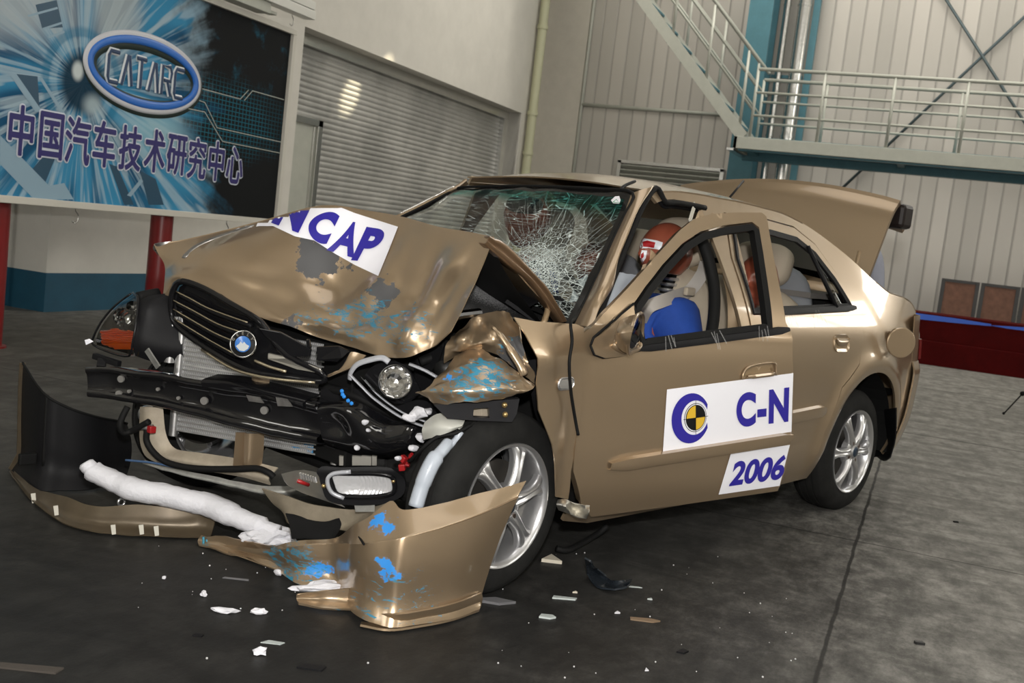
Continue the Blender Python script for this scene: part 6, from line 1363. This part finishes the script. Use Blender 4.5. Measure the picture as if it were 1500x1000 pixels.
shard((801, 904), [(-22, -10), (8, -14), (24, -2), (16, 12), (-14, 12)], 'clear pentagonal glass shard nearest the bumper cover tip', M_pale, .014, None)
shard((930, 860), [(-20, -5), (22, -2), (12, 6), (-14, 5)], 'thin clear glass sliver right of the black plastic piece', M_pale, .006, None)
shard((944, 909), [(-40, -6), (20, -12), (44, 2), (20, 12), (-38, 10)], 'brown topped broken shard with pale edges on the open floor', mat('brown_shard', (.20, .14, .09), .4), .012, None, 'broken_shard')
shard((904, 898), [(-8, -6), (8, -2), (2, 9)], 'small white chip between the clear shard and the brown shard', M_foam, .012, None, 'white_chip', cat='chip')
shard((842, 868), [(-7, -4), (7, -3), (3, 7)], 'small cream chip above the long clear shard', mat('cream_chip', (.6, .55, .45), .5), .012, None, 'white_chip', cat='chip')
shard((806, 821), [(-30, -22), (34, -26), (6, 38)], 'pale triangular plastic flake leaning by the front tyre', bpy.data.materials['cream_chip'], .03, None, 'plastic_flake', cat='flake')
shard((952, 878), [(-8, -3), (6, -5), (5, 6)], 'pale pointed chip beside the brown shard', M_pale, .012, None, 'white_chip', cat='chip')
shard((946, 981), [(-4, -9), (6, -6), (2, 9)], 'white pointed chip near the bottom edge of the photo', M_foam, .008, None, 'white_chip', cat='chip')
shard((399, 941), [(-26, -8), (20, -10), (28, 4), (-10, 10)], 'clear curved glass sliver near the bottom edge', M_pale, .005, None)
shard((720, 880), [(-60, -14), (20, -30), (66, -4), (10, 16)], 'grey broken plate sticking out from under the bumper cover tip', mat('grey_plate', (.18, .18, .19), .35, .3), .02, None, 'metal_plate', cat='plate')
shard((1346, 943), [(-12, -6), (14, -8), (12, 8), (-12, 7)], 'small dark block alone on the open floor at lower right', M_eng, .02, None, 'debris_block', cat='debris')
shard((1400, 765), [(-10, -5), (10, -5), (10, 5), (-10, 5)], 'tiny black block on the grey floor at right', M_dark, .015, None, 'debris_block', cat='debris')
shard((1000, 955), [(-18, -8), (0, -14), (16, 4), (4, 16)], 'black crumpled scrap on the crack in the floor', M_plastic, .012, None, 'plastic_scrap', cat='scrap')
shard((455, 978), [(-30, -10), (26, -16), (34, 8), (-20, 14)], 'black rubber scrap at the bottom edge left of centre', M_plastic, .012, None, 'plastic_scrap', cat='scrap')
shard((290, 931), [(-12, -5), (10, -7), (12, 5), (-8, 8)], 'small black scrap below the foam slivers', M_plastic, .008, None, 'plastic_scrap', cat='scrap')
shard((345, 848), [(-34, -4), (36, -6), (34, 4), (-30, 5)], 'thin grey metal strip on the oily floor', bpy.data.materials['grey_plate'], .006, None, 'metal_strip', cat='strip')
shard((45, 980), [(-70, -10), (55, -14), (62, 14), (-70, 12)], 'flat brown strip at the bottom left corner of the photo', mat('brown_strip', (.05, .042, .035), .7), .012, None, 'flat_strip', cat='strip')
# bent black plastic piece
G = [[floorC(x, y, z) for x, y, z in r] for r in (((856, 818, .10), (866, 824, .09), (870, 830, .06)), ((862, 840, .03), (876, 842, .012), (890, 846, .01)), ((876, 858, .012), (896, 858, .008), (902, 850, .03)), ((900, 862, .02), (918, 858, .03), (926, 848, .03)))]
o = obj('plastic_trim', sheet(G, 4), mat('blue_black_plastic', (.015, .019, .024), .25, coat=.5), smooth=True, solid=.006); o.rotation_euler = (0, 0, -W); tag(o, 'bent glossy black plastic trim piece on the floor behind the front wheel', 'trim piece')
bm = BM(); tube(bm, spline([floorC(x, y, z) for x, y, z in ((815, 803, .02), (830, 806, .012), (850, 797, .012), (875, 782, .03), (890, 770, .06))], 5), .012, 8); o = obj('rubber_hose', bm, M_rubber, smooth=True); o.rotation_euler = (0, 0, -W); tag(o, 'black rubber hose trailing on the floor behind the front wheel', 'hose')
for i in range(70):   # crumbs of glass and foam scattered round the wreck
    px = (rnd.uniform(180, 1180), rnd.uniform(800, 995)); s = rnd.uniform(.001, .0032)
    bm = BM(); bmesh.ops.create_icosphere(bm, subdivisions=1, radius=s); c = Matrix.Rotation(-W, 3, 'Z') @ floorC(*px)
    if i == 0: cm = bm
    else:
        me = bpy.data.meshes.new('t'); bmesh.ops.transform(bm, matrix=Matrix.Translation(c+V((0, 0, s))), verts=bm.verts); bm.to_mesh(me); bm.free(); cm.from_mesh(me); bpy.data.meshes.remove(me)
tag(obj('glass_crumbs', cm, mat('crumb_grey', (.5, .5, .5), .6)), 'tiny white crumbs of glass and foam scattered on the dark floor', 'crumbs', kind='stuff')
# ============================================================ cabin: seats, dash, crash test dummies
def cush(n, par, pts, m, sub=5, solid=.0, ends=True):
    bm = sheet(pts, sub); return cpart(n, bm, m, par, smooth=True, solid=solid)
def blob(par, n, c, dims, m, rot=(0, 0, 0), p=2.6, seg=24):
    """soft box (superellipsoid)"""
    bm = BM(); bmesh.ops.create_uvsphere(bm, u_segments=seg, v_segments=seg*2//3, radius=1)
    f = lambda v: math.copysign(abs(v)**(2/p), v)
    for v in bm.verts:
        q = v.co; a = math.atan2(q.y, q.x); b = math.asin(max(-1, min(1, q.z)))
        v.co = V((f(math.cos(b))*f(math.cos(a))*dims[0], f(math.cos(b))*f(math.sin(a))*dims[1], f(math.sin(b))*dims[2]))
    M = Matrix.Translation(c)
    for ax, r in zip('XYZ', rot):
        if r: M = M @ Matrix.Rotation(r, 4, ax)
    bmesh.ops.transform(bm, matrix=M, verts=bm.verts); return cpart(n, bm, m, par, smooth=True)
def seat(x, y, lab, hb=True):
    s = empty('front_seat', (0, 0, 0)); s.parent = car; s['label'] = lab
    blob(s, 'seat_cushion', V((x-.28, y, .44)), (.27, .24, .09), M_beige, (0, .12, 0))
    blob(s, 'backrest', V((x+.03, y, .72)), (.085, .235, .33), M_beige, (0, .24, 0))
    blob(s, 'headrest', V((x+.115, y, 1.135)), (.055, .135, .105), M_beige, (0, .2, 0))
    for dy in (-.07, .07):
        bm = BM(); tube(bm, [(x+.09, y+dy, 1.0), (x+.11, y+dy, 1.08)], .006, 8); cpart('headrest_rod', bm, M_chrome, s, smooth=True)
    return s
SX = 1.35
seat(SX, -.36, 'driver seat'); seat(SX, .36, 'passenger seat')
rs = empty('rear_seat', (0, 0, 0)); rs.parent = car
blob(rs, 'rear_cushion', V((1.82, 0, .42)), (.22, .62, .10), M_beige, (0, .1, 0)); blob(rs, 'rear_backrest', V((2.06, 0, .74)), (.09, .64, .28), M_beige, (0, .35, 0), 3.5)
for y in (-.36, .36):
    blob(rs, 'headrest', V((2.14, y, 1.085)), (.06, .15, .10), M_beige, (0, .25, 0), 3.2)
    for dy in (-.06, .06):
        bm = BM(); tube(bm, [(2.11, y+dy, .95), (2.13, y+dy, 1.03)], .006, 8); cpart('headrest_rod', bm, M_chrome, rs, smooth=True)
bm = BM(); box(bm, (2.15, -.62, .96), (2.65, .62, .985)); cpart('parcel_shelf', bm, mat('grey_carpet', (.16, .15, .14), .9))
G = [[V((x, u*.60, z+.06*(1-u*u))) for u in (-1, -.5, 0, .5, 1)] for x, z in ((.30, .86), (.42, .90), (.55, .86), (.60, .74), (.58, .5))]
cpart('dashboard', sheet(G, 4), M_plastic, smooth=True, solid=.01)
st_ = empty('steering_wheel', (0, 0, 0)); st_.parent = car
MS = Matrix.Translation((.72, -.36, .84)) @ Matrix.Rotation(math.radians(62), 4, 'Y'); bm = BM(); tube(bm, [MS @ V((.18*math.cos(a), .18*math.sin(a), 0)) for a in [k*math.tau/40 for k in range(41)]], .015, 10); cpart('wheel_rim', bm, M_rubber, st_, smooth=True)
bm = BM(); lathe(bm, [(0, .02), (.06, .02), (.08, -.01), (0, -.04)], 24, MS); tube(bm, [MS @ V((-.17, 0, 0)), MS @ V((.17, 0, 0))], .015, 8); tube(bm, [MS @ V((0, 0, 0)), MS @ V((0, -.17, 0))], .015, 8); cpart('wheel_hub', bm, M_plastic, st_, smooth=True)
bm = BM(); tube(bm, [MS @ V((0, 0, 0)), MS @ V((0, 0, -.22))], .03, 10); cpart('steering_column', bm, M_plastic, st_, smooth=True)
# deflated airbags
def bag(lab, rows, seed, par=None):
    bm = sheet([PY(r) for r in rows], 6, .012, 9, seed); q = cpart('airbag', bm, mat('airbag_cloth', (.50, .55, .62), .8, bump=.2, bscale=30) if 'airbag_cloth' not in bpy.data.materials else bpy.data.materials['airbag_cloth'], par, smooth=True, solid=.006); q['label'] = lab
bag('deflated airbag hanging by the driver', (((898, 405, -.50), (912, 400, -.46), (934, 404, -.42)), ((896, 420, -.52), (908, 420, -.50), (922, 418, -.44)), ((890, 448, -.54), (902, 445, -.50), (912, 440, -.46)), ((884, 470, -.52), (896, 470, -.50), (906, 468, -.46))), 3)
bag('deflated airbag under the cracked windscreen', (((840, 415, -.40), (850, 408, -.36), (862, 402, -.34)), ((838, 428, -.42), (848, 424, -.40), (858, 420, -.38)), ((836, 444, -.46), (845, 440, -.44), (852, 436, -.42))), 5)
# sun visor and mirror behind the glass
blob(None, 'rear_view_mirror', onC(768, 300, 1, .02), (.02, .12, .035), M_plastic, (0, 0, -.2))
M_vis = mat('visor_vinyl', (.36, .31, .18), .6)
bm = BM(); G = [PY(r) for r in (((762, 300, .25), (775, 290, .20), (800, 282, .05)), ((752, 305, .25), (770, 300, .20), (812, 296, .03)), ((755, 311, .25), (775, 312, .18), (800, 308, .05)))]
cpart('sun_visor', sheet(G, 4), M_vis, smooth=True, solid=.015)
G = [[V((x, y, z)) for y in (-.50, 0, .50)] for x, z in ((1.05, 1.29), (1.5, 1.32), (1.95, 1.30), (2.1, 1.24))]
cpart('headlining', sheet(G, 4), M_beige, smooth=True)
for sgn in (1,):
    G = [[V((x, sgn*(SWd(z)-.05), z)) for x in (.6, 1.0, 1.4, 1.8, 2.1)] for z in (.25, .5, .8, .89)]; cpart('door_trim', sheet(G, 3), M_beige, smooth=True, solid=.02)
# ---- dummies
M_skin = mat('dummy_vinyl', (.30, .075, .042), .34, 0, .25, var=.08, vscale=9); M_skind = mat('dummy_vinyl_dark', (.13, .035, .02), .4)
M_shirt = mat('blue_cotton', (.012, .06, .33), .85, bump=.35, bscale=28, var=.12, vscale=14)
M_belt = mat('webbing', (.40, .37, .34), .7); M_facep = mat('red_face_paint', (.42, .01, .015), .5)
def skin(name, joints, edges, m, par, lev=2):
    """one continuous body grown over a jointed skeleton"""
    me = bpy.data.meshes.new(name); me.from_pydata([j[0] for j in joints], edges, []); o = link(name, me, m, par, False)
    s = o.modifiers.new('skin', 'SKIN'); s.use_smooth_shade = True
    for i, j in enumerate(joints):
        r = j[1]; me.skin_vertices[0].data[i].radius = (r, r) if not isinstance(r, tuple) else r
    me.skin_vertices[0].data[0].use_root = True
    u = o.modifiers.new('sub', 'SUBSURF'); u.levels = lev; u.render_levels = lev; return o
def head_bm(c, s, yaw, tilt=0, face=True, base=None):
    """crash dummy head: skull, brow, nose, jaw; faces -X before the turn"""
    bm = BM(); bmesh.ops.create_uvsphere(bm, u_segments=40, v_segments=28, radius=1)
    for v in bm.verts:
        x, y, z = v.co
        X, Y, Z = x*.098, y*.077, z*.105
        if z < -.05: X *= 1-.25*(-z); Y *= 1-.28*(-z)
        if x > .1 and z < -.3: X *= 1-.5*(-z-.3)
        if x < -.2:
            n = math.exp(-((y)/.16)**2-((z+.12)/.20)**2); X -= .026*n if face else .006*n          # nose
            X -= .008*math.exp(-(y/.5)**2-((z-.22)/.10)**2)                                          # brow
            X += .010*math.exp(-((abs(y)-.34)/.16)**2-((z-.06)/.12)**2)                              # eye sockets
            X -= .012*math.exp(-(y/.30)**2-((z+.62)/.13)**2); X += .006*math.exp(-(y/.32)**2-((z+.43)/.05)**2)   # lips, mouth line
            X -= .020*math.exp(-(y/.3)**2-((z+.88)/.14)**2)                                          # chin
        e = math.exp(-((x-.12)/.14)**2-((z+.05)/.22)**2)*(abs(y) > .85); Y += math.copysign(.010*e, y)   # ear swell
        if base: Z = max(Z, -base if X > -.03 else -base-.03*min(1, (-.03-X)/.03))
        v.co = V((X, Y, Z))*s
    bmesh.ops.transform(bm, matrix=Matrix.Translation(c) @ Matrix.Rotation(yaw, 4, 'Z') @ Matrix.Rotation(tilt, 4, 'Y'), verts=bm.verts); return bm
def hand(par, base, dirn, up, m, s=1):
    d = V(dirn).normalized(); u = (V(up)-d*V(up).dot(d)).normalized(); w = d.cross(u)
    blob_ = [(base, .020*s), (base+d*.045*s, .030*s), (base+d*.085*s, .032*s)]
    J = [(b[0], b[1]) for b in blob_]; E = [(0, 1), (1, 2)]
    for k, (off, ln) in enumerate(((-.030, .070), (-.010, .082), (.010, .078), (.029, .060))):
        a = base+d*.08*s+w*off*s; i = len(J); J += [(a, .0105*s), (a+(d*.55-u*.30)*ln*s, .0095*s), (a+(d*.75-u*.85)*ln*s, .0080*s)]; E += [(2, i), (i, i+1), (i+1, i+2)]
    a = base+d*.03*s-w*.026*s; i = len(J); J += [(a, .012*s), (a+(d*.3-w*.5-u*.2)*.055*s, .0105*s), (a+(d*.9-w*.5-u*.5)*.060*s, .009*s)]; E += [(1, i), (i, i+1), (i+1, i+2)]
    return skin('hand', J, E, m, par, 1)
def dummy(name, hip, label, hc, yaw, tilt, sy, group=None, neck=True):
    d = empty(name, (0, 0, 0), -W, label, 'crash test dummy', group)
    sh = V((hip.x+.10, hip.y, hip.z+.44)); nk = V((hc.x+.03, hc.y, hc.z-.15))
    J = [(hip, .12), (hip+V((.03, 0, .16)), .125), (hip+V((.07, 0, .30)), .135), (sh, .10), (nk+V((.01, 0, -.03)), .045)]
    E = [(0, 1), (1, 2), (2, 3), (3, 4)]
    if not neck: J.pop(); E.pop()
    for s in (-1, 1):
        i = len(J); J += [(sh+V((0, s*.17, -.02)), .062), (sh+V((-.07, s*.24, -.22)), .047), (sh+V((-.26, s*.19, -.30)), .036), (sh+V((-.31, s*.17, -.29)), .026)]; E += [(3, i), (i, i+1), (i+1, i+2), (i+2, i+3)]
        i = len(J); J += [(hip+V((-.08, s*.09, .0)), .085), (hip+V((-.42, s*.12, .06)), .062), (hip+V((-.58, s*.12, -.28)), .042), (hip+V((-.66, s*.12, -.29)), .035)]; E += [(0, i), (i, i+1), (i+1, i+2), (i+2, i+3)]
    skin('body', J, E, M_skin, d)
    for s in (-1, 1): hand(d, sh+V((-.31, s*.17, -.29)), V((-1, 0, -.1)), V((0, 0, 1)), M_skin, .95)
    # blue shirt over trunk and upper arms
    J2 = [(hip+V((0, 0, .02)), .145), (hip+V((.03, 0, .16)), .15), (hip+V((.07, 0, .30)), .16), (sh+V((0, 0, .0)), .122)]; E2 = [(0, 1), (1, 2), (2, 3)]
    for s in (-1, 1):
        i = len(J2); J2 += [(sh+V((0, s*.13, -.03)), .115), (sh+V((-.03, s*.215, -.13)), .082), (sh+V((-.05, s*.235, -.20)), .074)]; E2 += [(3, i), (i, i+1), (i+1, i+2)]
    sh_ = skin('shirt', J2, E2, M_shirt, d)
    J3 = [(hip+V((0, 0, -.02)), .14)]; E3 = []
    for s in (-1, 1):
        i = len(J3); J3 += [(hip+V((-.10, s*.09, .0)), .098), (hip+V((-.36, s*.12, .05)), .080)]; E3 += [(0, i), (i, i+1)]
    skin('shorts', J3, E3, M_shirt, d)
    cpart('head', head_bm(hc, sy, yaw, tilt, True, None if neck else .06), M_skin, d, smooth=True)
    return d, sh, nk
# driver: head turned to the camera side, segmented neck showing
HC = onC(975, 373, 1, -.40)
dd, sh, nk = dummy('crash_test_dummy', V((1.17, -.39, .425)), 'crash test dummy in blue shirt with red and white face marks in the driver seat', HC, math.radians(-12), .05, 1.22, None, False)
bm = BM(); blob_c = HC
nb, nt_ = onC(973, 440, 1, -.40), onC(981, 408, 1, -.40)
for k in range(5):
    p = nb.lerp(nt_, k/4); bm = BM(); lathe(bm, [(0, -.006), (.038, -.006), (.041, 0), (.038, .006), (0, .006)], 28, Matrix.Translation(p)); cpart('neck_disc', bm, M_alu, dd, smooth=True, angle=.6)
bm = BM(); tube(bm, [nb-V((0, 0, .04)), nt_+V((0, 0, .03))], .028, 16); cpart('neck_core', bm, M_rubber, dd, smooth=True)
RH = Matrix.Rotation(math.radians(20), 3, 'Z')
def on_head(px, py, lift=.002):
    h = HBV.ray_cast(CAMC, (CQ @ rayR(px, py)).normalized()); return None if h[0] is None else h[0]-(CQ @ rayR(px, py)).normalized()*lift
hb_ = head_bm(HC, 1.22, math.radians(-12), .05, True, .06); HBV = BVHTree.FromBMesh(hb_); hb_.free()
for n, m, poly, lift in (('face_mask_paint', M_white, [(937, 352), (944, 349), (962, 352), (971, 355), (968, 366), (950, 363), (938, 364)], .002), ('face_red_paint', M_facep, [(941, 354), (948, 352), (960, 355), (958, 363), (942, 361)], .004), ('nose_paint', M_white, [(940, 366), (948, 367), (946, 378), (941, 385), (936, 383)], .002), ('nose_red_paint', M_facep, [(939, 372), (943, 369), (943, 376), (938, 381)], .004),
                        ('head_target', M_yellow, [(985, 369), (991, 365), (998, 370), (999, 377), (993, 384), (986, 381)], .002), ('head_target_quarter', M_inkblack, [(985, 369), (991, 365), (992, 375), (985, 376)], .004), ('head_target_quarter', M_inkblack, [(992, 375), (999, 374), (998, 380), (993, 384)], .004)):
    bm = patch(poly, lambda x, y: V((x, y, 0)), 2); cpart(n, clip_bm(bm, lambda x, y: on_head(x, y, lift)), m, dd, smooth=True)
# seat belt across the driver
def belt(par, L, w=.05):
    P = [onC(x, y, 1, yy) for x, y, yy in L]; bm = BM(); S_ = spline(P, 5); R = []
    for i, p in enumerate(S_):
        t = (S_[min(i+1, len(S_)-1)]-S_[max(i-1, 0)]).normalized(); s = t.cross((CAMC-p).normalized()).normalized(); R.append([p-s*w/2, p+s*w/2])
    grid(bm, R); return cpart('seat_belt', bm, M_belt, par, smooth=True, solid=.003)
belt(None, ((938, 470, -.47), (950, 450, -.53), (972, 440, -.55), (995, 432, -.53), (1012, 424, -.52), (1028, 402, -.55), (1034, 385, -.58)))
bm = BM(); c = onC(1010, 427, 1, -.56); box(bm, c-V((.03, .01, .016)), c+V((.03, .01, .016))); cpart('belt_adjuster', bm, M_beige, bevel=.006)
# front passenger, seen through the cracked screen; rear children
dp, _, _ = dummy('crash_test_dummy', V((1.17, .36, .48)), 'crash test dummy in the passenger seat behind the cracked windscreen', onC(772, 322, 1, .12), 0, .25, 1.15)
for pos, hpx, lab in ((-.36, (1110, 410, -.42), 'smaller crash test dummy with glossy red head on the rear seat behind the driver'), (.36, None, 'smaller crash test dummy on the far side of the rear seat')):
    hcx = onC(hpx[0], hpx[1], 1, hpx[2]) if hpx else V((1.82, .36, .98))
    c = empty('child_dummy', (0, 0, 0), -W, lab, 'crash test dummy')
    hip = V((hcx.x+.02, hcx.y, hcx.z-.44)); shc = hip+V((.03, 0, .26))
    J = [(hip, .09), (hip+V((.01, 0, .13)), .10), (shc, .075), (V((hcx.x+.02, hcx.y, hcx.z-.10)), .04)]; E = [(0, 1), (1, 2), (2, 3)]
    for s in (-1, 1):
        i = len(J); J += [(shc+V((0, s*.11, -.01)), .045), (shc+V((-.05, s*.16, -.14)), .034), (shc+V((-.17, s*.14, -.18)), .026), (shc+V((-.20, s*.13, -.18)), .02)]; E += [(2, i), (i, i+1), (i+1, i+2), (i+2, i+3)]
        i = len(J); J += [(hip+V((-.06, s*.06, 0)), .06), (hip+V((-.26, s*.08, .04)), .045), (hip+V((-.32, s*.08, -.12)), .033)]; E += [(0, i), (i, i+1), (i+1, i+2)]
    skin('body', J, E, M_skin, c)
    for s in (-1, 1): hand(c, shc+V((-.20, s*.13, -.18)), V((-1, 0, -.1)), V((0, 0, 1)), M_skin, .7)
    J2 = [(hip, .11), (hip+V((.01, 0, .13)), .118), (shc+V((0, 0, -.02)), .09)]; E2 = [(0, 1), (1, 2)]
    for s in (-1, 1): i = len(J2); J2 += [(shc+V((0, s*.11, -.01)), .058), (shc+V((-.04, s*.15, -.11)), .05)]; E2 += [(2, i), (i, i+1)]
    skin('shirt', J2, E2, M_shirt if hpx else M_white, c)
    cpart('head', head_bm(hcx, 1.12, .2, 0), M_skin, c, smooth=True)
    cs = empty('child_restraint', (0, 0, 0), -W, 'grey child restraint holding the '+('dummy behind the driver' if hpx else 'dummy on the far rear side'), 'child restraint')
    M_cs = bpy.data.materials.get('child_seat_grey') or mat('child_seat_grey', (.20, .21, .23), .7)
    blob(cs, 'seat_shell', V((hip.x+.13, hip.y, hip.z+.22)), (.05, .20, .30), M_cs, (0, .15, 0)); blob(cs, 'seat_base', V((hip.x-.10, hip.y, hip.z-.13)), (.22, .20, .06), M_cs); 
    for s in (-1, 1): blob(cs, 'side_wing', V((hip.x+.04, hip.y+s*.20, hip.z+.05)), (.12, .025, .18), M_cs)
# ============================================================ person bending into the boot
P0 = onR(1284, 400, 0, 3.25)
pe = empty('person', (P0.x+.10, P0.y+.10, 0), -W, 'person in a grey shirt bending behind the open boot lid', 'person')
def L_(x, y, z): return V((x, y, z))
M_sk = mat('skin', (.42, .24, .16), .5); M_gs = mat('grey_blue_shirt', (.24, .25, .30), .8, bump=.5, bscale=25); M_tr = mat('dark_trousers', (.03, .035, .05), .8)
J = [(L_(0, 0, .90), .115), (L_(-.05, 0, 1.04), .11), (L_(-.15, 0, 1.16), .125), (L_(-.26, 0, 1.23), .09), (L_(-.36, 0, 1.26), .048), (L_(-.40, 0, 1.265), .045)]; E = [(0, 1), (1, 2), (2, 3), (3, 4), (4, 5)]
ARM = {}
for s in (-1, 1):
    i = len(J); q = [L_(-.25, s*.18, 1.20), L_(-.27, s*.23, .97), L_(-.42, s*.20, .80), L_(-.46, s*.19, .77)]; ARM[s] = q; J += list(zip(q, (.055, .043, .033, .025))); E += [(3, i), (i, i+1), (i+1, i+2), (i+2, i+3)]
    i = len(J); J += [(L_(.02, s*.095, .84), .085), (L_(.0, s*.10, .48), .058), (L_(.03, s*.10, .09), .042), (L_(-.10, s*.10, .045), .036)]; E += [(0, i), (i, i+1), (i+1, i+2), (i+2, i+3)]
skin('body', J, E, M_sk, pe)
for s in (-1, 1): hand(pe, ARM[s][3], V((-.6, 0, -.6)), V((-.3, 0, 1)), M_sk, .95)
J2 = [(L_(.0, 0, .93), .14), (L_(-.05, 0, 1.04), .138), (L_(-.15, 0, 1.16), .15), (L_(-.26, 0, 1.23), .105)]; E2 = [(0, 1), (1, 2), (2, 3)]
for s in (-1, 1): i = len(J2); q = ARM[s]; J2 += [(q[0], .074), (q[1], .062), (q[1].lerp(q[2], .8), .048)]; E2 += [(3, i), (i, i+1), (i+1, i+2)]
skin('shirt', J2, E2, M_gs, pe)
J3 = [(L_(.01, 0, .88), .135)]; E3 = []
for s in (-1, 1): i = len(J3); J3 += [(L_(.02, s*.095, .82), .10), (L_(.0, s*.10, .48), .078), (L_(.03, s*.10, .10), .065)]; E3 += [(0, i), (i, i+1), (i+1, i+2)]
skin('trousers', J3, E3, M_tr, pe)
hc_ = V((-.49, 0, 1.27)); cpart('head', head_bm(hc_, 1.08, 0, -.55), M_sk, pe, smooth=True)
bm = head_bm(V((0, 0, .006)), 1.13, 0, 0); bmesh.ops.delete(bm, geom=[v for v in bm.verts if (v.co.z < .02-v.co.x*.9 and v.co.x < .03) or v.co.z < -.05], context='VERTS'); bmesh.ops.transform(bm, matrix=Matrix.Translation(hc_) @ Matrix.Rotation(-.55, 4, 'Y'), verts=bm.verts); cpart('hair', bm, mat('black_hair', (.01, .009, .008), .5), pe, smooth=True)
for s in (-1, 1):
    bm = BM(); bmesh.ops.create_uvsphere(bm, u_segments=16, v_segments=10, radius=1, matrix=Matrix.Translation((-.03, s*.10, .045)) @ Matrix.Diagonal((.135, .05, .045, 1))); cpart('shoe', bm, M_rubber, pe, smooth=True)
